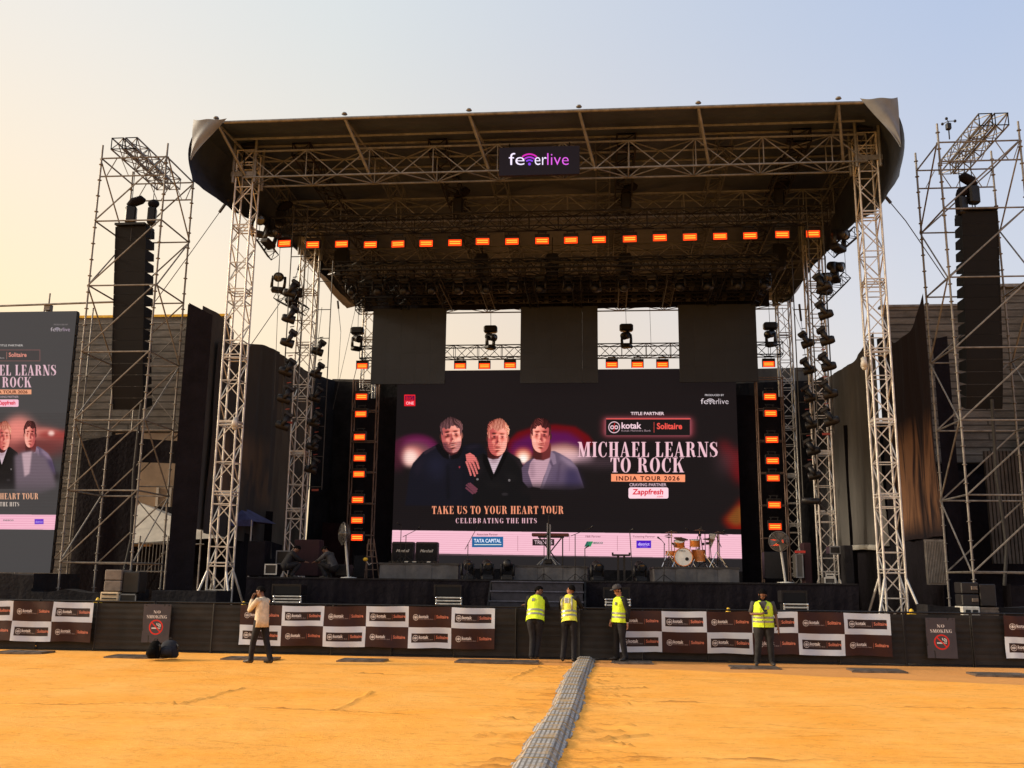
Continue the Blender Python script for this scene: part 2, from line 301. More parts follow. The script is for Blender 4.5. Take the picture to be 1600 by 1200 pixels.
# cable ramp under netting
def ramp():
    TIE=mat('frayed_edge',(.42,.27,.10),.9)
    mb=MB(); ys=np.arange(8.5,24.95,.06); P=[]
    prof=[(-.28,.004),(-.24,.015),(-.17,.082),(-.15,.092),(.09,.092),(.12,.082),(.18,.035),(.23,.006)]
    rng=np.random.RandomState(2)
    for k,y in enumerate(ys):
        tie=1-.06*math.exp(-((y%.62)-.31)**2/.004); cx=RX(y)
        for (px_,pz) in prof:
            e=rng.uniform(-.012,.012)*(1 if pz<.03 else .05)+ (.022*math.sin(y*3.1+px_*9)*math.sin(y*1.3) if pz<.03 else 0)
            P.append((cx+px_*1.0+e,y,max(.004,pz*tie+rng.uniform(-.002,.002)*(pz>.02))))
    n=len(prof); mb.add(P,[(k*n+i,k*n+i+1,(k+1)*n+i+1,(k+1)*n+i) for k in range(len(ys)-1) for i in range(n-1)])
    def fn(t,N,L,b):
        c=N.new('ShaderNodeTexCoord'); s=N.new('ShaderNodeTexBrick'); mp=N.new('ShaderNodeMapping'); mp.inputs['Rotation'].default_value=(0,0,RAD(91)); L.new(c.outputs['Object'],mp.inputs[0]); L.new(mp.outputs[0],s.inputs[0])
        s.inputs['Color1'].default_value=(.33,.32,.31,1); s.inputs['Color2'].default_value=(.44,.42,.40,1); s.inputs['Mortar'].default_value=(.17,.15,.13,1); s.inputs['Scale'].default_value=1
        s.inputs['Mortar Size'].default_value=.012; s.inputs['Brick Width'].default_value=.17; s.inputs['Row Height'].default_value=.055; s.offset=0
        n=N.new('ShaderNodeTexNoise'); n.inputs['Scale'].default_value=5; n.inputs['Detail'].default_value=6; L.new(c.outputs['Object'],n.inputs[0])
        m=N.new('ShaderNodeMix'); m.data_type='RGBA'; r=N.new('ShaderNodeValToRGB'); r.color_ramp.elements[0].position=.52; r.color_ramp.elements[1].position=.68; L.new(n.outputs[0],r.inputs[0]); L.new(r.outputs[0],m.inputs[0])
        L.new(s.outputs[0],m.inputs[6]); m.inputs[7].default_value=(.40,.27,.14,1); L.new(m.outputs[2],b.inputs['Base Color']); b.inputs['Roughness'].default_value=.85
        bm=N.new('ShaderNodeBump'); bm.inputs['Strength'].default_value=.8; bm.inputs['Distance'].default_value=.02; L.new(s.outputs[0],bm.inputs['Height']); L.new(bm.outputs[0],b.inputs['Normal'])
    o=mb.build('cable_ramp',noisemat('grey_cable_netting',fn)); tag(o,'grey netted cable ramp crossing the orange ground cloth to the barricades','cable ramp')
    for s in (0,): pass
    for k in range(23):
        tb=MB()
        y=9.3+k*.66; cx=RX(y); dz=random.uniform(-.04,.04)
        pts=[(cx-.23,y+dz,.025),(cx-.16,y+dz,.092),(cx-.06,y,.097),(cx+.09,y+.01,.097),(cx+.125,y+.03,.084),(cx+.20,y+.05,.02)]
        tb.path(pts,.006,4)
        tb.build('cable_tie',TIE,o)
    # crumpled end piece where the ramp meets the barricade
    mb=MB(); c=gnd(930,1027)
    P=[]; nx,ny=22,9
    for j in range(ny+1):
        for i in range(nx+1):
            u=i/nx-.5; v=j/ny-.5; h=max(0,(1-(2*u)**2)*(1-(2*v)**2))
            P.append((c[0]+u*1.15+.03*random.random(),c[1]+v*.5,.012+h*(.13+.06*math.sin(u*19)+.04*random.random())))
    mb.add(P,[(j*(nx+1)+i,j*(nx+1)+i+1,(j+1)*(nx+1)+i+1,(j+1)*(nx+1)+i) for j in range(ny) for i in range(nx)],True)
    single(mb,'crumpled_net',M['net'],(c[0],c[1],0),'crumpled brown net heaped at the foot of the barricade behind the cable ramp','netting')
ramp()
# ------------------------------------------------------------------ trusses
def truss(mb,a,b,w,h,rc=.025,rd=.014,bay=.6,up=(0,0,1),n=5,faces='tblr',tri=False):
    a=np.array(a,float);b=np.array(b,float);d=b-a;L=np.linalg.norm(d);d/=L;up=np.array(up,float);s=np.cross(d,up);s/=np.linalg.norm(s);u=np.cross(s,d)
    c=[-s*w/2-u*h/2,s*w/2-u*h/2,s*w/2+u*h/2,-s*w/2+u*h/2]
    if tri: c=[-s*w/2+u*h/2,s*w/2+u*h/2,-u*h/2]
    for q in c: mb.tube(a+q,b+q,rc,n)
    k=max(1,round(L/bay)); m=len(c)
    fl={0:'b',1:'r',2:'t',3:'l'}
    for i in range(k):
        p=a+d*L*i/k; q=a+d*L*(i+1)/k
        for j in range(m):
            if not tri and fl[j] not in faces: continue
            A,B=c[j],c[(j+1)%m]
            if (i+j)%2: A,B=B,A
            mb.tube(p+A,q+B,rd,4,cap=False)
            if i%2==0 : mb.tube(p+c[j],p+c[(j+1)%m],rd,4,cap=False)
    for j in range(m): mb.tube(b+c[j],b+c[(j+1)%m],rd,4,cap=False); mb.tube(a+c[j],a+c[(j+1)%m],rd,4,cap=False)
    return mb
# ------------------------------------------------------------------ stage roof
FX0,FX1=-11.96,8.38; YF,YB=26.0,44.0; RZ=15.2
roof=empty('stage_roof',(-1.6,27.8,0),'big grey tarpaulin stage roof on aluminium trusses covering the concert stage','stage roof')
mb=MB(); nx,ny=60,40; P=[]
for j in range(ny+1):
    for i in range(nx+1):
        u=i/nx; v=j/ny; x=FX0+(FX1-FX0)*u; y=YF+(YB-YF)*v
        z=RZ+.0*v+.55*math.sin(math.pi*min(1,v*1.15))*1+ .10*math.cos(u*math.pi*8)*(math.sin(v*math.pi))-.45*v
        z-=.2*max(0,(.04-min(u,1-u))/.04)
        P.append((x,y,z))
mb.add(P,[(j*(nx+1)+i,j*(nx+1)+i+1,(j+1)*(nx+1)+i+1,(j+1)*(nx+1)+i) for j in range(ny) for i in range(nx)],True)
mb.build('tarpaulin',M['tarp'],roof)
def skirt(pts,x0,sgn):
    # hanging side curtain whose lower edge is tied in and up towards the back
    ys=[p[0] for p in pts]; zs=[p[1] for p in pts]; bl=[p[2] for p in pts]; mb=MB(); n=44; m=10; P=[]
    for i in range(n+1):
        y=ys[0]+(ys[-1]-ys[0])*i/n; zb=float(np.interp(y,ys,zs)); bu=float(np.interp(y,ys,bl)); v=(y-YF)/(YB-YF)
        zt=RZ+.55*math.sin(math.pi*min(1,max(0,v)*1.15))-.45*v-.2+.10*math.sin(v*math.pi)+.04
        for j in range(m+1):
            t=j/m; z=zt+(zb-zt)*t; out=bu*math.sin(math.pi*min(1,t*1.05))*sgn-sgn*(.08+.3*min(1,(y-YF)/9))*t*t-sgn*.10*(1-t)**6
            P.append((x0+out+(.03*math.sin(y*2.2+t*2)+.015*math.sin(y*6))*t,y,z))
    mb.add(P,[(i*(m+1)+j,i*(m+1)+j+1,(i+1)*(m+1)+j+1,(i+1)*(m+1)+j) for i in range(n) for j in range(m)],True)
    return mb
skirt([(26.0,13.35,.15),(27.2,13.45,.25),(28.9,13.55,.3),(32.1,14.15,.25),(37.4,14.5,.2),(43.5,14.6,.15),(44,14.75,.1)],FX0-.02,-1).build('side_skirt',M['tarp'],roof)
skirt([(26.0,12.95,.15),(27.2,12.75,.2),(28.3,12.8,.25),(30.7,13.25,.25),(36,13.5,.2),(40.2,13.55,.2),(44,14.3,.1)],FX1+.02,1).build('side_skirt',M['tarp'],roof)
def corner(xa,sgn,zb):
    # silver flap wrapped round the front corner, with a concave free edge
    mb=MB(); n=14;m=16;P=[]
    for j in range(m+1):
        t=j/m; z=RZ+.08-(RZ-zb+.05)*t; wd=1.0*(1-t)**1.15+.03
        for i in range(n+1):
            s=i/n; P.append((xa-sgn*.03+sgn*wd*s,YF-.06-.16*math.sin(math.pi*s)*(1-t)-.02*math.sin(9*s+7*t),z-.10*math.sin(math.pi*s)*(1-t)-.03*math.sin(3*math.pi*s)*(1-t)))
    mb.add(P,[(j*(n+1)+i,j*(n+1)+i+1,(j+1)*(n+1)+i+1,(j+1)*(n+1)+i) for j in range(m) for i in range(n)],True)
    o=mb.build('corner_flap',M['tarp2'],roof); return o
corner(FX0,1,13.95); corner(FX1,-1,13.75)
mb=MB(); pts=[(FX0+.9,YF,RZ-.02)]+[(x,YF,RZ-.0) for x in (-7,-3,1,5)]+[(FX1-.9,YF,RZ-.02)]
mb.path(pts,.05,7).build('edge_tube',M['scaf'],roof)
mb=MB()
for yy,zz in ((27.0,15.12),(27.9,15.28),(30.0,15.4),(33,15.45),(39,15.1)): mb.tube((FX0+.8,yy,zz),(FX1-.6,yy,zz),.035,5)
mb.build('purlin',M['alu'],roof)
for x in (-10.9,-7.0,-3.3,-.1,3.3,7.2):
    mb=MB(); mb.tube((x-.4,YF,RZ),(x+.05,27.55,14.05),.05,6); mb.tube((x-.4,YF,RZ),(x-.1,28.1,15.0),.035,5); mb.lathe((x-.4,YF-.04,RZ+.09),(0,0,1),[(.0,0),(.09,.01),(.06,.06),(0,.07)],8)
    mb.build('strut',M['alu'],roof)
TX0,TX1=-10.93,7.9
for (y,zb,zt) in ((27.8,14.05,14.9),(31.9,14.05,14.9),(36.6,13.95,14.75),(42,13.8,14.6)):
    mb=MB(); truss(mb,(TX0,y,(zb+zt)/2),(TX1,y,(zb+zt)/2),.75,zt-zb,.032,.02,.98)
    mb.build('cross_truss',M['alu'],roof)
for x in (-6.9,-3.25,.2,3.9,TX0,TX1):
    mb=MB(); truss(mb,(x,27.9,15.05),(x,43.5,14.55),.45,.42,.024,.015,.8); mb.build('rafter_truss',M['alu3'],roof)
for x in (-9.2,-4.9,.9,6.1):
    mb=MB(); truss(mb,(x,27.6,15.02),(x,40,14.8),.55,.4,.03,.018,.7); mb.build('black_beam',M['blktruss'],roof)
# towers
def tower(x,y,h,label,base):
    t=empty('roof_tower',(x,y,0),label,'truss tower','aluminium towers carrying the roof')
    mb=MB(); truss(mb,(x,y,.3),(x,y,h),.55,.55,.034,.02,.62,up=(0,1,0),n=6,faces='tblr')
    for z in np.arange(2.2,h,2.05):
        for dz in (0,.09):
            for a,b in (((-1,-1),(1,-1)),((1,-1),(1,1)),((1,1),(-1,1)),((-1,1),(-1,-1))):
                mb.tube((x+a[0]*.275,y+a[1]*.275,z+dz),(x+b[0]*.275,y+b[1]*.275,z+dz),.022,5,cap=False)
    mb.build('mast',base,t)
    mb=MB(); mb.bev(x-.45,x+.45,y-.45,y+.45,.0,.3,.03); mb.build('base',M['blkmetal'],t)
    for s in ((-1,-1),(1,-1),(1,1),(-1,1)):
        mb=MB(); mb.tube((x+s[0]*.28,y+s[1]*.28,2.05),(x+s[0]*.85,y+s[1]*.85,.03),.035,6); mb.tube((x+s[0]*.28,y+s[1]*.28,.5),(x+s[0]*.8,y+s[1]*.8,.1),.03,5); mb.build('outrigger',base,t)
    mb=MB(); mb.bev(x-.36,x+.36,y-.36,y+.36,h-1.35,h-.5,.05); 
    mb=MB()
    for s in (-1,1): mb.tube((x+s*.34,y-.34,h-1.1),(x+s*.34,y-.34,h+.3),.05,6); mb.tube((x+s*.34,y+.34,h-1.1),(x+s*.34,y+.34,h+.3),.05,6)
    mb.box(x-.4,x+.4,y-.37,y-.33,h-.9,h-.75); mb.box(x-.4,x+.4,y+.33,y+.37,h-.9,h-.75); mb.build('sleeve_block',M['alu'],t)
    mb=MB(); mb.lathe((x-.16,y,h+.34),(1,0,0),[(.02,0),(.13,.01),(.1,.06),(.13,.11),(.02,.12)],12); mb.bev(x-.22,x+.22,y-.2,y+.2,h+.15,h+.3,.02); mb.build('hoist_head',M['blkmetal'],t)
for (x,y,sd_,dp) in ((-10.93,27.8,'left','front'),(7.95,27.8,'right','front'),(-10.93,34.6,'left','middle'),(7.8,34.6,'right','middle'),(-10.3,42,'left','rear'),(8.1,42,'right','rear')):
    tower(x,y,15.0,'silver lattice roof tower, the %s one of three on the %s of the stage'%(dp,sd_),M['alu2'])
# ------------------------------------------------------------------ guy cables
for pts,lb in (([at(357,312,28.9),at(300,392,28.5),at(236,480,28.2)],'thin steel guy cable from the front left roof corner to the left scaffold'),
               ([at(1384,308,28.3),at(1415,345,28.6),at(1480,440,29)],'thin steel guy cable from the front right roof corner towards the right scaffold'),
               ([(-12.1,37,14.4),(-12.0,36,13.3),(-12.6,33,9.8)],'thin steel guy cable below the left edge of the roof'),
               ([(8.6,41,13.6),(9.2,43,11.2),(9.8,45,8.5)],'thin steel guy cable below the rear right edge of the roof'),
               ([(-12.2,43.2,14.7),(-12.2,44,13.4),(-12.8,46,10.6)],'thin steel guy cable below the rear left roof corner')):
    mb=MB(); mb.path(pts,.014,4); mb.tube(pts[0],np.array(pts[0])*.75+np.array(pts[1])*.25,.05,5); single(mb,'guy_cable',M['rope'],pts[0],lb,'cable','guy cables of the roof')
# ------------------------------------------------------------------ scaffold towers that fly the speakers
def scaffold(x0,x1,y0,y1,top,bot0,label):
    t=empty('scaffold_tower',((x0+x1)/2,(y0+y1)/2,0),label,'scaffold tower','scaffold towers flying the loudspeakers')
    lev=[2.25+2.06*k for k in range(7)]
    for (x,y) in ((x0,y0),(x1,y0),(x0,y1),(x1,y1)):
        mb=MB(); mb.tube((x,y,0),(x,y,top+.45),.032,6)
        for z in np.arange(.5,top+.3,.515): mb.lathe((x,y,z),(0,0,1),[(.03,-.012),(.065,-.01),(.065,.01),(.03,.012)],7)
        mb.build('standard',M['scaf'],t)
    def lad(a,b,z,deep):
        mb=MB(); mb.tube((*a,z),(*b,z),.026,5)
        if deep:
            mb.tube((*a,z-.6),(*b,z-.6),.026,5); L=5
            for k in range(L):
                p=np.array(a)+(np.array(b)-np.array(a))*(k+.5)/L; q=np.array(a)+(np.array(b)-np.array(a))*(k+(1 if k%2 else 0))/L
                mb.tube((*p,z if k%2 else z-.6),(*(np.array(a)+(np.array(b)-np.array(a))*min(1,(k+1.2)/L)),z-.6 if k%2 else z),.015,4)
        return mb
    for k,z in enumerate(lev):
        dp=(k==6)
        for a,b in (((x0,y0),(x1,y0)),((x0,y1),(x1,y1)),((x0,y0),(x0,y1)),((x1,y0),(x1,y1))):
            lad(a,b,z,dp and a[1]==b[1]).build('ledger',M['scaf'],t)
    for k in range(6):
        a,b=lev[k],lev[k+1]
        for P,Q in (((x0,y0-.05,a),(x1,y0-.05,b)),((x0,y1+.05,a),(x1,y1+.05,b)),((x0-.04,y1,b),(x0-.04,y0,a)) if k%2==0 else ((x0-.04,y0,b),(x0-.04,y1,a)),((x1+.04,y1,b),(x1+.04,y0,a)) if k%2==0 else ((x1+.04,y0,b),(x1+.04,y1,a))):
            mb=MB(); mb.tube(P,Q,.024,5); mb.build('brace',M['scaf'],t)
    return t
scaffold(-15.34,-13.24,27,29,14.6,0,'silver scaffold tower flying the left speaker column beside the stage')
scaffold(9.98,12.27,27.5,29.5,14.75,0,'silver scaffold tower flying the right speaker column beside the stage')
for (x,y0,y1,z,lb) in ((-14.5,26.7,29.9,14.95,'silver lattice beam lying across the top of the left scaffold tower'),(11.3,26.8,30.2,14.95,'silver lattice beam lying across the top of the right scaffold tower')):
    t=empty('lattice_beam',(x,(y0+y1)/2,z),lb,'truss beam','lattice beams on top of the scaffold towers')
    for dx in (-.22,.22):
        mb=MB(); truss(mb,(x+dx,y0,z),(x+dx,y1,z),.36,.36,.026,.016,.4); mb.build('beam',M['scaf'],t)
# anemometer
mb=MB(); mb.tube((10.3,27.5,14.7),(10.3,27.5,15.25),.02,5); mb.bev(10.23,10.37,27.43,27.57,15.0,15.2,.02); 
for k in range(3):
    a=k*2.09; mb.tube((10.3,27.5,15.27),(10.3+.2*math.cos(a),27.5+.2*math.sin(a),15.27),.012,4); mb.ell((10.3+.2*math.cos(a),27.5+.2*math.sin(a),15.27),(.045,.045,.045),8,5)
single(mb,'wind_gauge',M['blkmetal'],(10.3,27.5,14.75),'small black cup wind gauge on top of the right scaffold','wind gauge')
# chain motors
mb=MB(); motor=empty('chain_hoist',(0,0,0),'x','chain hoist','chain hoists')
mb.bev(-.17,.17,-.13,.13,-.42,.16,.05); mb.build('motor_body',M['blkmetal'],motor)
mb=MB(); mb.loft([(-.1,0,.16),(.04,0,.3),(.3,0,.42),(.4,0,.40)],[(.09,.09),(.17,.15),(.16,.14),(.05,.05)],(0,1,0)); mb.build('chain_bag',M['cloth'],motor)
mb=MB(); mb.tube((0,0,.2),(0,0,1.3),.014,4); mb.tube((.06,0,-.42),(.06,0,-1.0),.014,4); mb.build('chain',M['rope'],motor)
def place_motor(x,y,z,lb,rz=0,first=[1]):
    o=motor if first[0] else copy_tree(motor); first[0]=0; o.location=(x,y,z); o.rotation_euler=(0,0,rz); o['label']=lb
place_motor(*at(205,330,28.2),'black chain hoist above the left speaker column, the left one of its two',.3)
place_motor(*at(238,332,28.5),'black chain hoist above the left speaker column, the right one of its two',1.9)
place_motor(*at(1502,315,28.3),'black chain hoist above the right speaker column, the left one of its two',.5)
place_motor(*at(1520,298,28.3),'black chain hoist above the right speaker column, the right one of its two',3.4)
# line arrays
def line_array(cx,cy,ztop,n,lb):
    t=empty('line_array',(cx,cy,ztop-5.9),lb,'speaker column','hanging speaker columns')
    z=ztop; y=cy; tilt=0
    mb=MB(); mb.box(cx-.5,cx+.5,cy-.1,cy+.6,ztop+.03,ztop+.1); mb.tube((cx,cy+.3,ztop+.1),(cx,cy+.3,ztop+.45),.02,5); mb.build('fly_frame',M['blkmetal'],t)
    h=5.85/n
    for k in range(n):
        tilt=.13+(0 if k<n-5 else (k-(n-6))*.03)
        R=Matrix.Rotation(tilt,3,'X')
        # trapezoid: tall grille in front, short at the back
        W=.53; W=.51; P=[(-W,0,0),(W,0,0),(W,0,-h+.006),(-W,0,-h+.006),(-W,.6,-.065),(W,.6,-.065),(W,.6,-h+.065),(-W,.6,-h+.065)]
        P=[tuple(R@Vector(p)+Vector((cx,y,z))) for p in P]
        mb=MB(); mb.add(P,[(0,1,2,3),(5,4,7,6),(1,5,6,2),(4,0,3,7),(4,5,1,0),(3,2,6,7)])
        for s in (-1,1): mb.box(-W+.0 if s<0 else W-.03,-W+.03 if s<0 else W,-.012,.0,-h+.02,-.01,R,(cx,y,z))
        o=mb.build('cabinet',M['array'],t)
        d=R@Vector((0,0,-h)); z+=d.z; y+=d.y
def fn(t,N,L,b):
    c=N.new('ShaderNodeTexCoord'); n=N.new('ShaderNodeTexNoise'); n.inputs['Scale'].default_value=3; L.new(c.outputs['Object'],n.inputs[0]); r=N.new('ShaderNodeValToRGB'); L.new(n.outputs[0],r.inputs[0])
    r.color_ramp.elements[0].color=(.0045,.005,.0068,1); r.color_ramp.elements[1].color=(.0075,.008,.0105,1); L.new(r.outputs[0],b.inputs['Base Color']); b.inputs['Roughness'].default_value=.75; b.inputs['Specular IOR Level'].default_value=.2
M['array']=noisemat('speaker_grille',fn)
line_array(-14.82,28.2,12.82,16,'tall black speaker column hanging in the left scaffold tower')
line_array(11.25,28.2,12.72,16,'tall black speaker column hanging in the right scaffold tower')
for (x,y,lb) in ((-14.3,28.9,'slack black cable bundle hanging below the left speaker column'),(11.4,28.9,'slack black cable bundle hanging below the right speaker column')):
    mb=MB(); mb.path([(x,y,7.2),(x-.05,y,5),(x+.06,y,3),(x-.1,y,1.9)],.05,6); single(mb,'cable_bundle',M['rubber'],(x,y,1.9),lb,'cable')
# ------------------------------------------------------------------ blinders (orange lamps)
bl=empty('blinder_lamp',(0,0,0),'x','stage lamp')
mb=MB(); mb.bev(-.235,.235,0,.2,-.05,.20,.02)
mb.add([(-.235,0,-.15),(.235,0,-.15),(.235,.16,-.13),(-.235,.16,-.13),(-.235,0,-.05),(.235,0,-.05),(.235,.18,-.05),(-.235,.18,-.05)],[(0,1,2,3),(0,3,7,4),(1,5,6,2),(2,6,7,3)])
mb.box(-.25,-.225,-.06,.02,-.16,.17); mb.box(.225,.25,-.06,.02,-.16,.17); mb.box(-.25,.25,-.07,.02,.165,.185)
mb.build('housing',M['blk'],bl)
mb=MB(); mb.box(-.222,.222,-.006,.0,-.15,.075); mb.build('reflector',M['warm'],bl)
for z in (.0,-.072):
    mb=MB(); mb.tube((-.18,-.02,z),(.18,-.02,z),.0165,8); mb.build('lamp_bar',M['hot'],bl)
mb=MB(); mb.tube((-.12,.1,.19),(-.12,.1,.30),.014,5); mb.tube((.12,.1,.19),(.12,.1,.30),.014,5); mb.box(-.16,.16,.07,.13,.29,.32); mb.ell((-.12,.04,.27),(.022,.022,.022),8,5); mb.ell((.12,.04,.27),(.022,.022,.022),8,5); mb.build('bracket',M['blkmetal'],bl)
bfirst=[1]
def blinder(x,y,z,lb,grp,rx=0,rz=0):
    o=bl if bfirst[0] else copy_tree(bl); bfirst[0]=0; o.location=(x,y,z); o.rotation_euler=(rx,0,rz); o['label']=lb; o['group']=grp
# front lighting truss
t=empty('lighting_truss',(-1.6,31,13.6),'long black lighting truss under the roof that carries the front row of orange lamps','truss','black lighting trusses')
mb=MB(); truss(mb,(-11.2,31.0,13.78),(7.6,31.0,13.78),.5,.5,.026,.016,.5); mb.build('truss_frame',M['blktruss'],t)
mb=MB()
for k in range(60):
    x=-11+18.4*k/60; mb.tube((x,31-.28,13.98+.03*math.sin(k)),(x+.33,31-.28,13.95+.03*math.sin(k+1)),.022,4,cap=False)
mb.build('cable_loom',M['rubber'],t)
xsl=[445,489,534,579,622,666,711,754,800,847,892,936,984,1031,1078,1125,1172,1222,1270]; ysl=[380,382,381,382,381,380,379,377,377,376,375,374,373,371,370,369,368,366,365]
for k,(a,b) in enumerate(zip(xsl,ysl)):
    p=at(a,b,30.75); blinder(p[0],30.75,p[2]+.03,'orange blinder lamp in the long row under the roof, %s of nineteen from the left'%ORD[k],'orange lamps in the long front row',RAD(random.uniform(-4,6)),RAD(random.uniform(-3,3)))
# rear truss
t=empty('lighting_truss',(-1.6,39,11.2),'black lighting truss seen against the sky between the hanging screens','truss','black lighting trusses')
mb=MB(); truss(mb,(-9.9,39,11.15),(7.4,39,11.15),.5,.5,.026,.016,.5); mb.build('truss_frame',M['blktruss'],t)
for k,(a,b) in enumerate(((566,572),(719,572),(757,572),(797,571),(956,570),(996,570),(1035,570),(1201,569))):
    p=at(a,b,38.8); blinder(p[0],38.8,p[2]+.04,'orange blinder lamp under the rear truss above the screen, %s of eight from the left'%ORD[k],'orange lamps under the rear truss',RAD(random.uniform(-4,4)))
# lamp ladders left and right of the screen
for (sd_,x,ys) in (('left',-9.0,(620,647,683,716,741,781,813,840)),('right',6.38,(620,646,687,720,747,789,823,848))):
    t=empty('lamp_ladder',(x,36.3,1.9),'black ladder frame of orange lamps on the %s side of the screen'%sd_,'lamp frame','ladder frames of orange lamps')
    mb=MB(); 
    for s in (-.47,.47):
        for d in (0,.4): mb.tube((x+s,36.3+d,1.88),(x+s,36.3+d,9.45),.028,5)
    for z in np.arange(2.3,9.6,1.19):
        for d in (0,.4): mb.tube((x-.47,36.3+d,z),(x+.47,36.3+d,z),.022,5)
        for s in (-.47,.47): mb.tube((x+s,36.3,z),(x+s,36.7,z),.018,4); mb.tube((x+s,36.3,z),(x+s,36.7,z+.6),.014,4)
    mb.build('frame',M['orangescaf'],t)
    cx=[563]*8 if sd_=='left' else [1203,1204,1206,1207,1208,1210,1211,1214]
    for k,y in enumerate(ys):
        p=at((565,564,562,562,561,559,558,558)[k] if sd_=='left' else cx[k],y,36.05); blinder(p[0],36.05,p[2]+.04,'orange blinder lamp on the ladder %s of the screen, %s of eight from the top'%(sd_,ORD[k]),'orange lamps on the %s ladder'%sd_,0,RAD(random.uniform(-4,4)))
# ------------------------------------------------------------------ moving heads
mh=empty('moving_head',(0,0,0),'x','moving light')
mb=MB(); mb.bev(-.2,.2,-.15,.15,-.14,0,.03); mb.build('base',M['blk'],mh)
mb=MB(); 
for s in (-1,1): mb.loft([(s*.19,0,0),(s*.2,0,-.0+.2),(s*.19,0,.38)],[(.05,.09),(.045,.08),(.04,.06)],(1,0,0),8)
mb.box(-.2,.2,-.05,.05,-.01,.03); mb.build('yoke',M['blk'],mh)
mb=MB(); hd=np.array((0,-.8,-.25)); hd/=np.linalg.norm(hd); c=np.array((0,0,.36))
mb.lathe(c-hd*.22,hd,[(0,0),(.10,.0),(.135,.06),(.15,.18),(.14,.30),(.155,.42),(.15,.47),(.12,.475)],16); h_=mb.build('head',M['blk'],mh)
mb=MB(); mb.lathe(c-hd*.22,hd,[(.12,.46),(.06,.478),(0,.485)],14); mb.build('lens',M['lens'],h_)
mfirst=[1]
def mover(x,y,z,lb,grp,rot=(0,0,0),sc=1):
    o=mh if mfirst[0] else copy_tree(mh); mfirst[0]=0; o.location=(x,y,z); o.rotation_euler=rot; o['label']=lb; o['group']=grp; o.scale=(sc,)*3
for k,q in enumerate(((557,545),(766,543),(979,543),(1205,541))):
    p=at(*q,39); mover(p[0],39,11.42,'black moving light standing on the rear truss, %s of four from the left'%ORD[k],'moving lights on the rear truss',(0,0,random.uniform(-1,1)),1.05)
    mb=MB(); mb.tube((p[0],39.1,12.3),(p[0]-.05,39.1,15),.012,4); mb.bev(p[0]-.28,p[0]+.28,38.85,39.2,11.98,12.28,.06)
    single(mb,'rope_hoist',M['blkmetal'],(p[0],39.1,12),'black hoist and thin rope above the %s moving light on the rear truss'%ORD[k],'hoist','hoists over the rear truss')
# strings of moving lights in hanging pipe ladders, both sides of the stage
def string(cx,y,z0,z1,zs,sd_,ps,face,xs2):
    t=empty('hanging_ladder',(cx,y,z1),'hanging pipe ladder of moving lights on the %s of the stage, the %s one'%(sd_,ps),'pipe ladder','hanging pipe ladders')
    mb=MB(); 
    for s in (-.24,.24): mb.tube((cx+s,y,z0),(cx+s,y,z1),.022,5)
    for z in np.arange(z0+.1,z1,1.1): mb.tube((cx-.24,y,z),(cx+.24,y,z),.018,4)
    mb.build('pipes',M['rope'],t)
    mb=MB(); mb.box(cx-.12,cx+.12,y-.03,y+.03,z0-.05,z0+.02); mb.build('red_clamp',M['redclamp'],t)
    for k,z in enumerate(zs):
        mover(cx,y-.15,z,'black moving light, %s from the top of the %s %s pipe ladder'%(ORD[k],ps,sd_),'moving lights on the pipe ladders',(RAD(150),0,RAD(90*face-random.uniform(5,35)*face)),.92)
        mb=MB(); mb.tube((cx-.07,y-.2,z+.24),(cx+.07,y-.2,z+.26),.018,4); mb.build('clamp',M['redclamp'] if k>2 else M['rope'],t)
M['redclamp']=mat('red_clamp_paint',(.20,.028,.018),.5)
Zs=lambda xy,Y:[at(*q,Y)[2] for q in xy]
string(-9.95,30.2,6.8,14.2,Zs([(405,448),(404,488),(403,525),(401,570),(399,612),(399,653)],30.2),'left','outer',-1,None)
string(-10.15,34.2,5.0,13.6,Zs([(447,540),(444,575),(442,612),(440,650),(439,687),(437,722)],34.2),'left','inner',-1,None)
string(6.95,30.2,6.4,14.2,Zs([(1322,437),(1323,480),(1325,520),(1325,560),(1326,603),(1328,645)],30.2),'right','outer',1,None)
string(7.1,33.6,4.6,13.4,Zs([(1301,526),(1303,567),(1303,610),(1307,652),(1308,693),(1310,731)],33.6),'right','inner',1,None)
# short tilted trusses with lights beside the towers
for (a,b,Y,lb) in (((405,368),(427,400),30.4,'short black truss hanging at a tilt beside the front left tower'),((433,462),(478,486),33.2,'short black curved truss hanging beside the middle left tower'),((1300,395),(1338,362),30.4,'short black truss hanging at a tilt beside the front right tower'),((1284,470),(1322,432),32.5,'short black truss hanging at a tilt beside the middle right tower')):
    p=at(*a,Y);q=at(*b,Y); mb=MB(); truss(mb,p,q,.34,.3,.02,.012,.25); mb.tube(p,(p[0],Y,14.2),.01,4); mb.tube(q,(q[0],Y,14.2),.01,4); single(mb,'tilted_truss',M['blktruss'],p,lb,'truss','tilted short trusses')
for q,Y,lb,r in (((403,362),30.2,'black moving light at the top of the tilted truss beside the front left tower',.4),((420,378),30.2,'black moving light halfway down the tilted truss beside the front left tower',1.2),((434,450),33,'black moving light at the left end of the curved truss near the middle left tower',.2),((456,470),33,'black moving light at the right end of the curved truss near the middle left tower',1.4),
    ((1288,452),32.3,'black moving light at the lower end of the tilted truss near the middle right tower',.3),((1304,432),32.3,'black moving light at the upper end of the tilted truss near the middle right tower',1.1),((1310,385),30.2,'black moving light on the tilted truss beside the front right tower',.7)):
    p=at(*q,Y); mover(p[0],Y,p[2],lb,'moving lights on the tilted trusses',(0,r*.3,r),1.15)
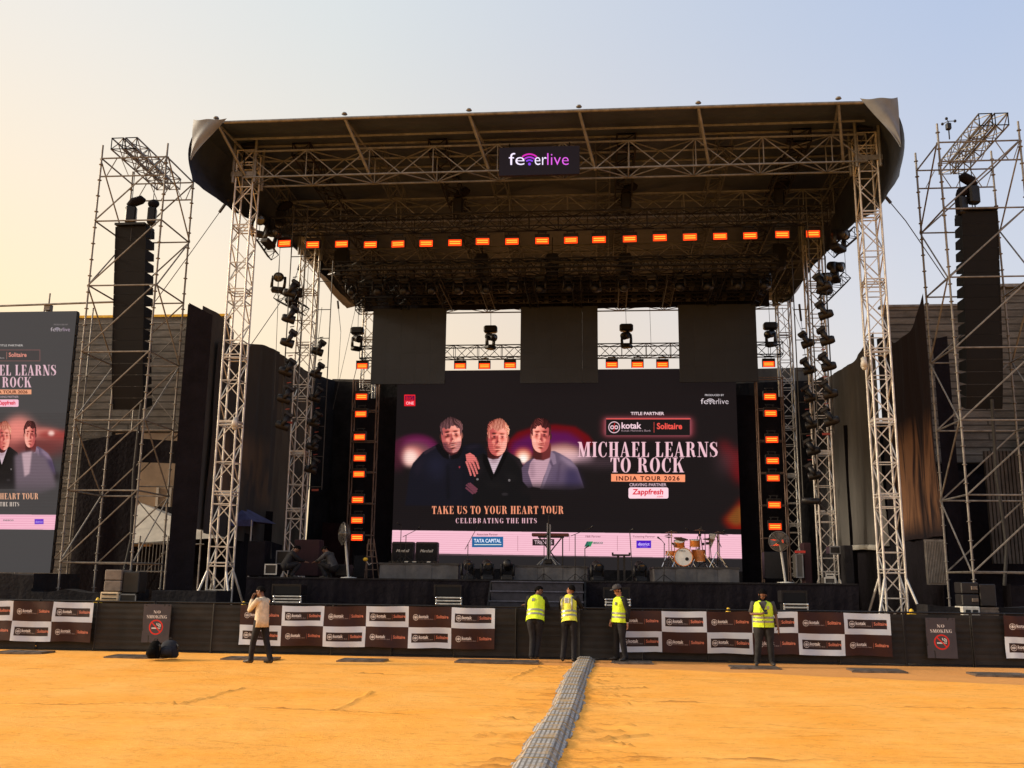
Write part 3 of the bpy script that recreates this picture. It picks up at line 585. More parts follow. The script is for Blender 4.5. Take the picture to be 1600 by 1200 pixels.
# mid stage black truss grid with moving heads
gx0,gx1=-9.5,6.3
for k,(y,z) in enumerate(((33.4,12.95),(34.8,12.75),(36.2,12.75))):
    t=empty('lighting_truss',(-1.6,y,z),('front','middle','rear')[k]+' one of three black trusses packed with lights above the hanging screens','truss','black lighting trusses')
    mb=MB(); truss(mb,(gx0,y,z),(gx1,y,z),.5,.5,.028,.02,.42); mb.tube((gx0,y-.3,z-.1),(gx1,y-.3,z-.1),.04,5); mb.tube((gx0,y+.3,z+.32),(gx1,y+.3,z+.32),.05,5); mb.build('truss_frame',M['blktruss'],t)
    mb=MB()
    for i in range(70):
        x=gx0+(gx1-gx0)*i/70; s=random.uniform(-.1,.1); mb.tube((x,y-.27,z+.1+s*.6),(x+.25,y-.27,z+.05-s*.6),random.uniform(.02,.05),4,cap=False)
        if i%3==0: mb.box(x,x+.16,y-.2,y+.15,z-.3,z-.05)
    mb.build('cable_loom',M['rubber'],t)
for i,x in enumerate(np.linspace(gx0+.3,gx1-.3,10)):
    mb=MB(); truss(mb,(x,33.2,12.45+.0),(x,36.4,12.35),.3,.25,.02,.012,.4); single(mb,'link_truss',M['blktruss'],(x,34.8,12.4),'short black link truss between the three light trusses, %s of ten from the left'%ORD[i],'truss','link trusses')
    mb=MB()
hs=np.linspace(-9.0,5.9,16)
for i,x in enumerate(hs):
    mover(x,33.6,12.52,'black moving light hanging under the packed trusses, %s of sixteen from the left'%ORD[i],'moving lights under the packed trusses',(RAD(180),0,random.uniform(-.5,.5)),.95)
t=empty('black_valance',(-1.6,36.7,12.4),'black cloth valance hanging along the packed light trusses','valance')
mb=MB(); n=60
P=[(gx0+.2+(gx1+.1-gx0)*i/n,36.85+.03*math.sin(i*1.3),z) for i in range(n+1) for z in (13.6,12.36)]
mb.add(P,[(2*i,2*i+1,2*i+3,2*i+2) for i in range(n)],True); mb.build('cloth',M['cloth'],t)
mb=MB(); mb.tube((gx0,36.85,13.62),(gx1,36.85,13.62),.03,5); mb.build('rail',M['blkmetal'],t)
for k,q in enumerate(((716,325),(978,318),(438,345),(1217,312))):
    p=at(*q,31.2); place_motor(p[0],31.2,p[2]+.2,'black chain hoist over the long lamp row, %s'%('second from the left','third from the left','leftmost of four','rightmost of four')[k])
for k,q in enumerate(((753,420),(863,420),(977,420),(535,410),(1217,405))):
    p=at(*q,34.6); mb=MB(); mb.bev(p[0]-.22,p[0]+.22,34.4,34.85,p[2]-.35,p[2]+.55,.04); mb.box(p[0]-.26,p[0]+.26,34.36,34.4,p[2]-.1,p[2]+.4); mb.tube((p[0],34.6,p[2]+.5),(p[0],34.6,14.5),.02,4); mb.ell((p[0]-.05,34.38,p[2]-.4),(.05,.04,.03),8,5)
    single(mb,'power_box',M['blkmetal'],(p[0],34.6,p[2]-.4),'black distribution box hanging above the packed trusses, %s of five from the left'%('second','third','fourth','first','fifth')[k],'power box','hanging distribution boxes')
# hanging grey screens
for k,(x0,x1,lb) in enumerate(((-8.78,-5.88,'left'),(-2.97,0.0,'middle'),(3.06,5.97,'right'))):
    t=empty('hanging_screen',((x0+x1)/2,36.3,9.26),'square dark grey screen hanging above the stage, the %s of three'%lb,'hanging screen','square hanging screens')
    mb=MB()
    for i in range(5):
        for j in range(5):
            a=(x1-x0)/5; mb.box(x0+i*a+.001,x0+(i+1)*a-.001,36.22,36.30,9.26+j*.604+.001,9.26+(j+1)*.604-.001)
    mb.build('panel',M['drape'],t)
    mb=MB(); mb.box(x0,x1,36.32,36.42,12.2,12.3); mb.box(x0,x1,36.32,36.4,9.3,9.4)
    for i in range(6):
        x=x0+.15+(x1-x0-.3)*i/5; mb.tube((x,36.36,12.28),(x,36.4,12.75),.012,4)
    mb.build('hanging_frame',M['blkmetal'],t)
# ------------------------------------------------------------------ PAINTED CANVASES (posters and screen picture are flat in the real place)
class Canvas:
    def __init__(s,x0,x1,z0,z1,ppm,bg):
        s.x0,s.z0,s.ppm=x0,z0,ppm; s.w=int(round((x1-x0)*ppm)); s.h=int(round((z1-z0)*ppm)); s.x1,s.z1=x1,z1
        s.a=np.ones((s.h,s.w,3),np.float32)*np.array(bg,np.float32)
        s.map=lambda x,z:(x,z)
    def tp(s,pts):
        q=[s.map(*p) for p in pts]; return np.array([((x-s.x0)*s.ppm,(z-s.z0)*s.ppm) for x,z in q])
    def mask(s,polys,pad=2):
        al=np.concatenate(polys); x0=int(max(0,math.floor(al[:,0].min())-pad)); x1=int(min(s.w,math.ceil(al[:,0].max())+pad)); y0=int(max(0,math.floor(al[:,1].min())-pad)); y1=int(min(s.h,math.ceil(al[:,1].max())+pad))
        if x1<=x0 or y1<=y0: return None
        ss=3; X,Y=np.meshgrid(x0+(np.arange((x1-x0)*ss)+.5)/ss,y0+(np.arange((y1-y0)*ss)+.5)/ss); m=np.zeros(X.shape,bool)
        for P in polys:
            c=np.zeros(X.shape,bool)
            # restrict to rows of this polygon
            r0=int(max(0,(P[:,1].min()-y0)*ss-1)); r1=int(min(X.shape[0],(P[:,1].max()-y0)*ss+2)); q0=int(max(0,(P[:,0].min()-x0)*ss-1)); q1=int(min(X.shape[1],(P[:,0].max()-x0)*ss+2))
            if r1<=r0 or q1<=q0: continue
            xs=X[r0:r1,q0:q1]; ys=Y[r0:r1,q0:q1]; cc=c[r0:r1,q0:q1]
            for (ax,ay),(bx,by) in zip(P,np.roll(P,-1,0)):
                if ay==by: continue
                cc^=((ay>ys)!=(by>ys))&(xs<(bx-ax)*(ys-ay)/(by-ay)+ax)
            m|=c
        m=m.reshape(y1-y0,ss,x1-x0,ss).mean((1,3)); return x0,x1,y0,y1,m.astype(np.float32)
    def blur(s,m,r):
        for _ in range(3):
            for ax in (0,1):
                k=max(1,int(r)); p=[(0,0),(0,0)]; p[ax]=(k+1,k); c=np.cumsum(np.pad(m,p,mode='edge'),axis=ax); n=m.shape[ax]
                m=(np.take(c,range(2*k+1,2*k+1+n),axis=ax)-np.take(c,range(0,n),axis=ax))/(2*k+1)
        return m
    def poly(s,pts,col,a=1,soft=0,raw=False,multi=False):
        P=[np.array(p,float) for p in pts] if raw else ([s.tp(p) for p in pts] if multi else [s.tp(pts)])
        sp=soft*s.ppm; r=s.mask(P,int(sp*3)+3)
        if r is None: return
        x0,x1,y0,y1,m=r
        if sp>=1: m=s.blur(m,sp)
        m=(m*a)[...,None]; s.a[y0:y1,x0:x1]=s.a[y0:y1,x0:x1]*(1-m)+np.array(col,np.float32)*m
    def ell(s,c,rx,ry,col,a=1,soft=0,ang=0):
        ca,sa=math.cos(ang),math.sin(ang); s.poly([(c[0]+rx*math.cos(t)*ca-ry*math.sin(t)*sa,c[1]+rx*math.cos(t)*sa+ry*math.sin(t)*ca) for t in np.linspace(0,2*math.pi,28)[:-1]],col,a,soft)
    def rect(s,x0,z0,x1,z1,col,a=1,soft=0): s.poly([(x0,z0),(x1,z0),(x1,z1),(x0,z1)],col,a,soft)
    def image(s,name):
        im=bpy.data.images.new(name,s.w,s.h,alpha=False); b=np.ones((s.h,s.w,4),np.float32); b[...,:3]=np.clip(s.a,0,1); im.pixels.foreach_set(b.ravel()); im.update(); im.pack(); return im
_tc={}
def sans_tris(txt,off=0.,space=1.):
    k=(txt,off,space)
    if k not in _tc:
        c=bpy.data.curves.new('t','FONT'); c.body=txt; c.offset=off; c.space_character=space; c.resolution_u=3; o=bpy.data.objects.new('t',c); S.collection.objects.link(o)
        bpy.context.view_layer.update(); dg=bpy.context.evaluated_depsgraph_get(); me=bpy.data.meshes.new_from_object(o.evaluated_get(dg)); 
        v=np.array([q.co[:2] for q in me.vertices]) if len(me.vertices) else np.zeros((1,2)); f=[list(p.vertices) for p in me.polygons]
        bpy.data.objects.remove(o); bpy.data.curves.remove(c); bpy.data.meshes.remove(me); _tc[k]=(v,f)
    return _tc[k]
def sans(cv,txt,x,z,h,col,wid=None,bold=0,align='l',a=1,space=1.,shear=0):
    v,f=sans_tris(txt,bold,space); v=v.copy(); v[:,0]-=v[:,0].min(); cap=.70; w0=v[:,0].max(); sx=h/cap
    if wid: sx=wid/w0
    W=w0*sx; ox=x-(W/2 if align=='c' else W if align=='r' else 0)
    P=[[(ox+p[0]*sx+shear*p[1]*h/cap,z+p[1]*h/cap) for p in v[q]] for q in f]
    cv.poly(P,col,a,multi=True); return W
# Didone capitals for the tour title, drawn as polygons: (width, polygons) in units of cap height
def ringp(cx,cy,rx,ry,ix,iy,a0,a1,n=18):
    A=[math.radians(a0+(a1-a0)*i/n) for i in range(n+1)]
    return [(cx+rx*math.cos(t),cy+ry*math.sin(t)) for t in A]+[(cx+ix*math.cos(t),cy+iy*math.sin(t)) for t in reversed(A)]
def rc(x0,y0,x1,y1): return [(x0,y0),(x1,y0),(x1,y1),(x0,y1)]
def strk(pts,ws):
    L=[];R_=[]
    for i,(p,w_) in enumerate(zip(pts,ws)):
        a=pts[max(0,i-1)];b=pts[min(len(pts)-1,i+1)];d=np.array(b)-np.array(a);d=d/np.linalg.norm(d);n=np.array((-d[1],d[0]))*w_/2
        L.append(tuple(np.array(p)+n)); R_.append(tuple(np.array(p)-n))
    return L+R_[::-1]
T_=.15; H_=.045
def sf(x0,x1,top): return rc(x0,1-H_ if top else 0,x1,1 if top else H_)
GL={
'I':(.26,[rc(.06,0,.06+T_,1),sf(0,.27,1),sf(0,.27,0)]),
'L':(.44,[rc(.06,0,.06+T_,1),sf(0,.27,1),sf(0,.42,0),[(.42,0),(.42,.3),(.39,.3),(.33,H_),(.33,0)]]),
'E':(.46,[rc(.06,0,.06+T_,1),sf(0,.42,1),sf(0,.44,0),[(.44,0),(.44,.28),(.41,.28),(.34,H_),(.34,0)],[(.42,1),(.42,.74),(.39,.74),(.33,1-H_),(.33,1)],rc(.2,.49,.33,.53),rc(.31,.38,.34,.64)]),
'T':(.46,[rc(.155,0,.155+T_,1),sf(.0,.46,1),sf(.09,.37,0),[(0,1),(0,.70),(.03,.70),(.10,1-H_),(.1,1)],[(.46,1),(.46,.70),(.43,.70),(.36,1-H_),(.36,1)]]),
'H':(.56,[rc(.06,0,.06+T_,1),rc(.35,0,.35+T_,1),rc(.2,.48,.36,.525)]+[sf(a,a+.25,t) for a in (.01,.30) for t in (0,1)]),
'A':(.54,[[(.22,1),(.30,1),(.50,0),(.33,0),(.225,.86)],[(.255,1),(.225,1),(.035,0),(.08,0),(.25,.84)],rc(.11,.29,.38,.33),sf(-.01,.15,0),sf(.27,.56,0)]),
'M':(.70,[[(.03,1),(.20,1),(.36,.22),(.32,0),(.27,0)],[(.52,1),(.34,.0),(.31,.0),(.30,.08),(.47,1)],rc(.07,0,.115,1),rc(.49,0,.49+T_,1),sf(-.01,.19,0),sf(.42,.71,0),sf(-.01,.18,1),sf(.48,.71,1)]),
'N':(.58,[rc(.07,0,.115,1),rc(.465,0,.51,1),[(.02,1),(.19,1),(.51,.0),(.46,.0),(.36,.0)],sf(-.01,.19,0),sf(-.01,.18,1),sf(.39,.59,1)]),
'O':(.54,[ringp(.26,.5,.26,.52,.11,.48,0,360,32)]),
'C':(.50,[ringp(.27,.5,.26,.52,.11,.48,62,300,24),[(.45,1),(.47,1),(.47,.66),(.44,.66),(.38,.9)],[(.47,.28),(.44,.3),(.36,.05),(.42,.07)]]),
'G':(.54,[ringp(.27,.5,.26,.52,.11,.48,62,300,24),[(.45,1),(.47,1),(.47,.66),(.44,.66),(.38,.9)],rc(.35,.02,.35+T_,.42),sf(.29,.56,0) and rc(.28,.38,.56,.42)]),
'U':(.56,[rc(.06,.25,.06+T_,1),rc(.44,.25,.48,1),ringp(.27,.27,.21,.29,.07,.24,180,360),sf(0,.27,1),sf(.37,.55,1)]),
'R':(.58,[rc(.06,0,.06+T_,1),sf(0,.27,0),sf(0,.3,1),ringp(.27,.755,.20,.245,.055,.20,-90,90),rc(.2,.51,.28,.55),rc(.2,.955,.28,1),strk([(.27,.52),(.38,.42),(.41,.2),(.45,.04),(.56,.06)],[.05,.15,.15,.12,.03])]),
'B':(.52,[rc(.06,0,.06+T_,1),sf(0,.3,0),sf(0,.3,1),ringp(.25,.765,.19,.235,.05,.19,-90,90),ringp(.26,.265,.22,.265,.07,.22,-90,90),rc(.2,.49,.27,.53)]),
'K':(.60,[rc(.06,0,.06+T_,1),sf(0,.27,0),sf(0,.27,1),[(.2,.42),(.2,.48),(.47,1),(.52,1)],[(.26,.58),(.36,.72),(.57,.0),(.40,.0)],sf(.34,.6,0),sf(.40,.58,1)]),
'S':(.46,[strk([(.385,.70),(.35,.92),(.22,.985),(.10,.90),(.08,.74),(.16,.60),(.30,.47),(.375,.32),(.35,.12),(.22,.018),(.10,.06),(.04,.30)],[.02,.035,.05,.10,.15,.17,.17,.15,.10,.05,.035,.02]),rc(.375,.68,.40,1),rc(.03,0,.055,.33)]),
'Y':(.56,[rc(.2,0,.2+T_,.45),sf(.13,.42,0),[(.02,1),(.18,1),(.35,.45),(.2,.40)],[(.47,1),(.51,1),(.33,.40),(.28,.45)],sf(-.01,.23,1),sf(.40,.57,1)]),
}
def didone(cv,txt,x,z,h,col,wid,a=1,gap=.07):
    W=0
    for c in txt: W+=(.26 if c==' ' else GL[c][0]+gap)
    sx=wid/(W-gap)
    for c in txt:
        if c==' ': x+=.26*sx; continue
        w_,ps=GL[c]
        for p in ps: cv.poly([(x+q[0]*sx,z+q[1]*h) for q in p],col,a)
        x+=(w_+gap)*sx
def bank_logo(cv,x,z,h,c1,c2,big=False):
    """round emblem, wordmark, small line, bar and second wordmark; (x,z) lower left, h = emblem height"""
    r=h/2; cx,cz=x+r,z+r
    cv.poly(ringp(cx,cz,r,r,r*.86,r*.86,0,360,36),c1)
    for s in (-1,1): cv.poly(ringp(cx+s*r*.34,cz,r*.34,r*.34,r*.17,r*.17,0,360,24),c1)
    cv.poly(strk([(cx-.05*h,cz-.36*h),(cx+.02*h,cz-.1*h),(cx-.02*h,cz+.1*h),(cx+.05*h,cz+.36*h)],[h*.06]*4),(.85,.10,.12) if big else c1)
    sans(cv,'kotak',x+h*1.12,z+h*.40,h*.52,c1,wid=h*1.70,bold=.028); sans(cv,'Kotak Mahindra Bank',x+h*1.12,z+h*.14,h*.17,c1,wid=h*2.5,a=.8)
    cv.rect(x+h*3.86,z+.05*h,x+h*3.91,z+h*.95,c2,.8)
    sans(cv,'Solitaire',x+h*4.12,z+h*.36,h*.50,c2,wid=h*2.15,bold=.03)
def fever_logo(cv,x,z,h,c1,c2,arc):
    """wordmark with fan of arcs in place of its v; h = x-height*1.4, total width about 5.0h"""
    a=sans(cv,'fe',x,z,h,c1,wid=h*1.28,bold=-.004); sans(cv,'er',x+h*2.1,z,h,c1,wid=h*.98,bold=-.004); sans(cv,'live',x+h*3.12,z,h,c2,wid=h*1.75,bold=-.008)
    cx,cz=x+h*1.68,z-.05*h
    for k,rr in enumerate((.95,.70,.46)): cv.poly(ringp(cx,cz+.05*h,rr*h,rr*h,(rr-.13)*h,(rr-.13)*h,48,132,14),arc[k])
    cv.ell((cx,cz+.13*h),.12*h,.12*h,arc[2])
def emissive(name,im,strength,scan=0):
    m=bpy.data.materials.new(name); m.use_nodes=True; t=m.node_tree; b=t.nodes['Principled BSDF']; b.inputs['Base Color'].default_value=(.005,.0045,.005,1); b.inputs['Roughness'].default_value=.8; b.inputs['Specular IOR Level'].default_value=.05
    ti=t.nodes.new('ShaderNodeTexImage'); ti.image=im; ti.extension='EXTEND'; t.links.new(ti.outputs[0],b.inputs['Emission Color']); b.inputs['Emission Strength'].default_value=strength; return m
def printed(name,im,rough=.55):
    m=bpy.data.materials.new(name); m.use_nodes=True; t=m.node_tree; b=t.nodes['Principled BSDF']; b.inputs['Roughness'].default_value=rough; b.inputs['Specular IOR Level'].default_value=.3
    ti=t.nodes.new('ShaderNodeTexImage'); ti.image=im; ti.extension='EXTEND'
    c=t.nodes.new('ShaderNodeTexCoord'); n=t.nodes.new('ShaderNodeTexNoise'); n.inputs['Scale'].default_value=2.5; t.links.new(c.outputs['Object'],n.inputs[0]); bm=t.nodes.new('ShaderNodeBump'); bm.inputs['Strength'].default_value=.3; bm.inputs['Distance'].default_value=.05; t.links.new(n.outputs[0],bm.inputs['Height']); t.links.new(bm.outputs[0],b.inputs['Normal'])
    h=t.nodes.new('ShaderNodeHueSaturation'); h.inputs['Value'].default_value=.86; t.links.new(ti.outputs[0],h.inputs['Color']); t.links.new(h.outputs[0],b.inputs['Base Color']); return m
def picture(name,x0,x1,z0,z1,Y,m,parent,nx=1,nz=1,fn=None):
    me=bpy.data.meshes.new(name); V_=[];UV=[];F_=[]
    for j in range(nz+1):
        for i in range(nx+1):
            x=x0+(x1-x0)*i/nx; z=z0+(z1-z0)*j/nz; dx,dy,dz=fn(i/nx,j/nz) if fn else (0,0,0); V_.append((x+dx,Y+dy,z+dz)); UV.append((i/nx,j/nz))
    for j in range(nz):
        for i in range(nx): a=j*(nx+1)+i; F_.append((a,a+1,a+nx+2,a+nx+1))
    off=wl(parent) if parent else Vector((0,0,0)); me.from_pydata([(a-off.x,b-off.y,c-off.z) for a,b,c in V_],[],F_)
    uv=me.uv_layers.new(name='uv')
    for p in me.polygons:
        for li,vi in zip(p.loop_indices,p.vertices): uv.data[li].uv=UV[vi]
        p.use_smooth=True
    me.materials.append(m); o=bpy.data.objects.new(name,me); S.collection.objects.link(o)
    if parent: o.parent=parent; kids.setdefault(parent.name,[]).append(o)
    return o
# ------------------------------------------------------------------ pictures on the screens
PK=(.90,.72,.76); OR_=(.96,.58,.42)
def trio(cv,T,k=1.,only=None,dim=1.):
    """three half-length figures; T maps sketch coordinates to the canvas, k = scale of blur"""
    P=lambda pts,c,a=1,s=0: cv.poly([T(*p) for p in pts],tuple(x*dim for x in c),a,s*k)
    def E_(cx,cy,rx,ry,c,a=1,s=0,ang=0):
        ca,sa=math.cos(ang),math.sin(ang); P([(cx+rx*math.cos(t)*ca-ry*math.sin(t)*sa,cy+rx*math.cos(t)*sa+ry*math.sin(t)*ca) for t in np.linspace(0,2*math.pi,26)[:-1]],c,a,s)
    def face(cx,cy,w,h,tilt,yaw,lx,skin_,hairc,hl,beard=0,smile=0,part=0,seed=1,hv=1.):
        """head relief (skull, brow, sockets, nose, lips, chin, hair) shaded by a key light from side lx"""
        o=cv.tp([T(cx,cy)])[0]; ex=cv.tp([T(cx+w,cy)])[0]-o; ey=cv.tp([T(cx,cy+h)])[0]-o; Bi=np.linalg.inv(np.array([ex,ey]).T)
        r=int(2.0*max(np.abs(ex).max(),np.abs(ey).max()))+3; x0=int(max(0,o[0]-r)); x1=int(min(cv.w,o[0]+r)); y0=int(max(0,o[1]-r)); y1=int(min(cv.h,o[1]+r))
        if x1-x0<3 or y1-y0<3: return
        ss=3; X,Y=np.meshgrid(x0+(np.arange((x1-x0)*ss)+.5)/ss,y0+(np.arange((y1-y0)*ss)+.5)/ss)
        u=Bi[0,0]*(X-o[0])+Bi[0,1]*(Y-o[1]); v=Bi[1,0]*(X-o[0])+Bi[1,1]*(Y-o[1]); k_=h/w; ca,sa=math.cos(tilt),math.sin(tilt); u,v=u*ca+v*k_*sa,(-u*sa+v*k_*ca)/k_
        G=lambda cx_,cy_,sx,sy: np.exp(-((u-cx_)/sx)**2-((v-cy_)/sy)**2)
        rg=np.random.RandomState(seed)
        Wd=np.where(v>0,(.90-.13*np.clip(v,0,1)**1.5)*np.maximum(0,1-(np.clip(v,0,9)/1.2)**4.2)**.5,.90*np.maximum(0,1-(np.clip(-v,0,9)/1.22)**2.6)**.5)+1e-4
        inh=(np.abs(u)<Wd)&(v<1.2)&(v>-1.22); q=np.clip(1-(u/Wd)**2,0,1)
        Z=.95*q**.5*(1-.12*np.clip(v,0,2)**2); c=yaw*.16
        Z+=.30*np.exp(-((u-c)/.11)**2)*np.clip((v+.22)/.5,0,1)*(v<.38)*1. +.20*G(c,.31,.15,.10)+.08*G(c-.13,.36,.07,.06)+.08*G(c+.13,.36,.07,.06)
        for s_ in (-1,1):
            e=s_*.37+c*.6; Z+=.12*G(e,-.27,.27,.085)-.20*G(e-s_*.02,-.09,.19,.10)+.06*G(e,-.08,.13,.06)+.14*G(s_*.56+c*.4,.22-.05*smile,.20,.15)-.025*np.exp(-((u-c-s_*(.17+.38*(v-.1)))/.07)**2-((v-.48)/.15)**2)-.06*G(s_*.70,.55,.16,.25)
        Z+=.08*G(c,.58,.24,.045)-.07*G(c,.635,.26,.022)+.08*G(c,.70,.18,.05)-.07*G(c,.80,.2,.05)+.16*G(c*.7,.98,.24,.13)+.05*G(0,-.7,.6,.25)
        nz=sum(np.sin((rg.uniform(-1,1)*u+rg.uniform(-1,1)*v)*f+rg.uniform(0,6))/f for f in (9,14,22,31,44,60)); Z+=.05*nz
        # hair cap
        hx,hy=u-part*.12,(v+.52)
        edge=1+.035*np.sin(np.arctan2(hy,hx)*5+seed)+.02*np.sin(np.arctan2(hy,hx)*23+seed*2)+.015*np.sin(np.arctan2(hy,hx)*61)
        hair_=((hx/1.02)**2+(hy/(.80*hv))**2<edge**2)&(v<.12)&((v<hl+.16*(u-c)**2+.10*np.sin(u*6+seed)+.04*np.sin(u*19+seed))|((np.abs(u-c*.6)>.80-.10*np.clip(v+.5,0,1))&(v<.10)))
        st=np.zeros_like(u)
        for f in (14,33,57,83,120): a_=rg.uniform(-.5,.9); st+=np.sin(f*(u*math.cos(a_)+v*.45*math.sin(a_)+.25*np.sin(u*3+v*2+seed))+rg.uniform(0,6))
        Zh=.95*np.clip(1-(hx/1.12)**2-(hy/.92)**2,0,1)**.5+.25+.022*st
        Zt=np.where(hair_,Zh,Z); sc=ss*np.linalg.norm(ex); gy,gx=np.gradient(Zt); gx*=sc; gy*=-sc
        n=np.stack([-gx*.9,gy*-1*.9,np.ones_like(gx)],-1); n/=np.linalg.norm(n,axis=-1,keepdims=True)
        L1=np.array([lx*.80,.34,.50]); L2=np.array([-lx*.9,.1,.15]); L3=np.array([0,.5,.7])
        d1=np.clip(n@(L1/np.linalg.norm(L1)),0,1)[...,None]; d2=np.clip(n@(L2/np.linalg.norm(L2)),0,1)[...,None]; d3=np.clip(n@(L3/np.linalg.norm(L3)),0,1)[...,None]
        al=np.ones(u.shape+(3,))*np.array(skin_)
        def bl(m,c_): 
            nonlocal al; al=al*(1-m[...,None])+np.array(c_)*m[...,None]
        for s_ in (-1,1):
            e=s_*.37+c*.6; br=np.exp(-((u-e)/.21)**4-((v+.27+.10*(np.abs(u-e)))/.058)**2); bl(br*.95,tuple(np.minimum(np.array(hairc)*.45,.16))); bl(np.exp(-((u-e)/.15)**4-((v+.085)/.036)**2)*.8,(.42,.36,.38)); bl(np.exp(-((u-e-c*.2)/.075)**2-((v+.085)/.045)**2)*.95,(.03,.02,.02)); bl(np.exp(-((u-e)/.18)**4-((v+.135)/.03)**2)*.85,(.10,.05,.05))
            bl(np.exp(-((u-c-s_*.10)/.045)**2-((v-.40)/.025)**2)*.6,(.12,.04,.04))
        bl(np.exp(-((u-c)/(.25+.08*smile))**4-((v-.64+.10*smile*((u-c)/.3)**2)/.06)**2)*.55,(.52,.20,.20)); 
        if smile: bl(np.exp(-((u-c)/.22)**4-((v-.63+.25*(u-c)**2)/.030)**2)*.9,(.80,.68,.64))
        bl(np.exp(-((u-c)/(.27+.06*smile))**4-((v-(.60 if smile else .64)+.5*smile*(u-c)**2*.6)/.014)**2)*.8,(.12,.04,.04))
        if beard:
            bm=np.clip((v-.34-.25*(np.abs(u-c)<.30)*(v<.5)*0)/.14,0,1)*(1-np.exp(-((u-c)/.25)**4-((v-.64)/.075)**2)); bm=np.maximum(bm*np.clip(1.5*(np.abs(u)+v*.8-.42),0,1),np.exp(-((u-c)/.34)**4-((v-.50)/.05)**2)); bl(np.clip(bm*beard*(.80+.35*np.sin(st*3+nz*20)),0,1),(.24,.20,.21))
        al=np.where(hair_[...,None],np.array(hairc)*(1+.42*np.clip(st/2,-1,1.4))[...,None],al)
        col=al*(d1**1.2*np.array((2.1,1.25,1.18))+d2*np.array((.55,.30,.38))+d3*np.array((.80,.46,.44))+.07); col=1-np.exp(-col*1.9); col=np.clip(col,0,1)
        a_=(inh|hair_).astype(float)
        for s_ in (-1,1):
            er=((u-s_*.93)/.12)**2+((v-.02)/.24)**2<1; er&=~(inh|hair_); col=np.where(er[...,None],np.array(skin_)*(.75 if s_==lx else .35),col); a_=np.maximum(a_,er)
        hh,ww=y1-y0,x1-x0; ca_=(col*a_[...,None]).reshape(hh,ss,ww,ss,3).mean((1,3)); a_=a_.reshape(hh,ss,ww,ss).mean((1,3))[...,None]
        cv.a[y0:y1,x0:x1]=cv.a[y0:y1,x0:x1]*(1-a_)+ca_*dim
    def neck(pts,c): P(pts,c,1,.012); P([(q[0]*.5+pts[0][0]*.5,q[1]) for q in pts],tuple(k_*.5 for k_ in c),.6,.03)
    LIT,MID,SHD=(.97,.55,.52),(.78,.34,.33),(.36,.12,.14)
    rn=random.Random(5)
    def hair(cx,cy,rx,ry,a0,a1,base,hi,n=70,l=34,curl=.3):
        for i in range(n):
            a=math.radians(a0+(a1-a0)*rn.random()); q=.45+.6*rn.random()**.6; x=cx+rx*q*math.cos(a); y=cy-ry*q*math.sin(a); d=a+curl*(rn.random()-.2)+.9; L_=l*(.6+.7*rn.random())
            P([(x,y),(x+L_*.5*math.cos(d)+3,y-L_*.5*math.sin(d)*.4-4),(x+L_*math.cos(d),y+L_*.35*abs(math.sin(d))),(x+L_*.5*math.cos(d)-3,y-L_*.2*math.sin(d)+4)],hi if rn.random()<.45 else base,.55,.006)
    # left figure
    neck([(300,300),(450,300),(440,430),(310,430)],(.30,.12,.13))
    face(372,235,100,128,-.10,-.55 if 0 else .5,1,(.64,.38,.33),(.17,.16,.165),-.62,beard=1.15,smile=1,part=.6,seed=3,hv=1.0)
    P([(-40,857),(0,560),(30,480),(120,380),(230,318),(275,345),(330,398),(372,412),(430,392),(468,335),(520,340),(600,420),(600,857)],(.085,.082,.115),1,.015)
    for (p_,c_,a_,s_) in (([(150,430),(300,400),(320,560),(180,600)],(.15,.15,.24),.55,.2),([(40,520),(90,440),(130,420),(70,600)],(.16,.13,.18),.6,.10),([(330,500),(350,480),(360,800),(330,800)],(.05,.05,.06),.6,.05),([(200,600),(300,560),(260,640)],(.12,.12,.18),.5,.1),([(120,385),(230,322),(240,335),(135,400)],(.30,.20,.24),.5,.03)): P(p_,c_,a_,s_)
    P([(230,320),(262,300),(300,350),(352,398),(352,445),(300,425),(250,370)],(.05,.048,.06),1,.012); P([(425,390),(465,330),(482,360),(440,432),(372,445),(372,410)],(.06,.052,.065),1,.012)
    P([(352,398),(360,398),(354,440)],(.42,.36,.36),.8,.01); P([(438,505),(455,503),(450,525),(440,522)],(.6,.2,.25),.9,.008)
    # middle figure
    neck([(690,330),(850,300),(845,440),(700,440)],(.34,.13,.13))
    face(786,255,98,132,.04,.35,1,(.70,.36,.31),(.62,.38,.29),-.60,part=.0,seed=8,hv=1.04)
    P([(470,330),(560,300),(640,305),(690,390),(660,857),(470,857)],(.075,.075,.105),1,.03); P([(500,330),(600,312),(640,330),(520,360)],(.16,.13,.18),.6,.06)
    P([(672,412),(705,432),(745,446),(790,438),(840,386),(800,500),(752,580),(700,480)],(.80,.70,.74),1,.01); P([(700,436),(745,450),(790,440),(780,470),(740,480)],(.55,.42,.46),.6,.05)
    P([(560,857),(590,420),(660,385),(690,415),(750,585),(840,385),(870,372),(985,440),(1050,600),(1090,857)],(.075,.070,.076),1,.012)
    for (p_,c_,a_,s_) in (([(880,385),(985,445),(1040,590),(1010,560),(950,450)],(.20,.15,.17),.55,.05),([(600,430),(640,420),(650,560),(610,600)],(.13,.11,.12),.6,.08),([(850,560),(960,600),(940,640),(850,600)],(.13,.12,.12),.5,.08),([(680,640),(830,660),(900,700),(700,690)],(.11,.10,.10),.6,.08)): P(p_,c_,a_,s_)
    P([(655,390),(690,410),(750,580),(735,640),(655,470)],(.042,.04,.045),1,.01); P([(842,382),(880,385),(800,560),(755,610),(752,580)],(.042,.04,.045),1,.01)
    # right figure
    neck([(1100,320),(1262,300),(1262,450),(1110,450)],(.42,.17,.17))
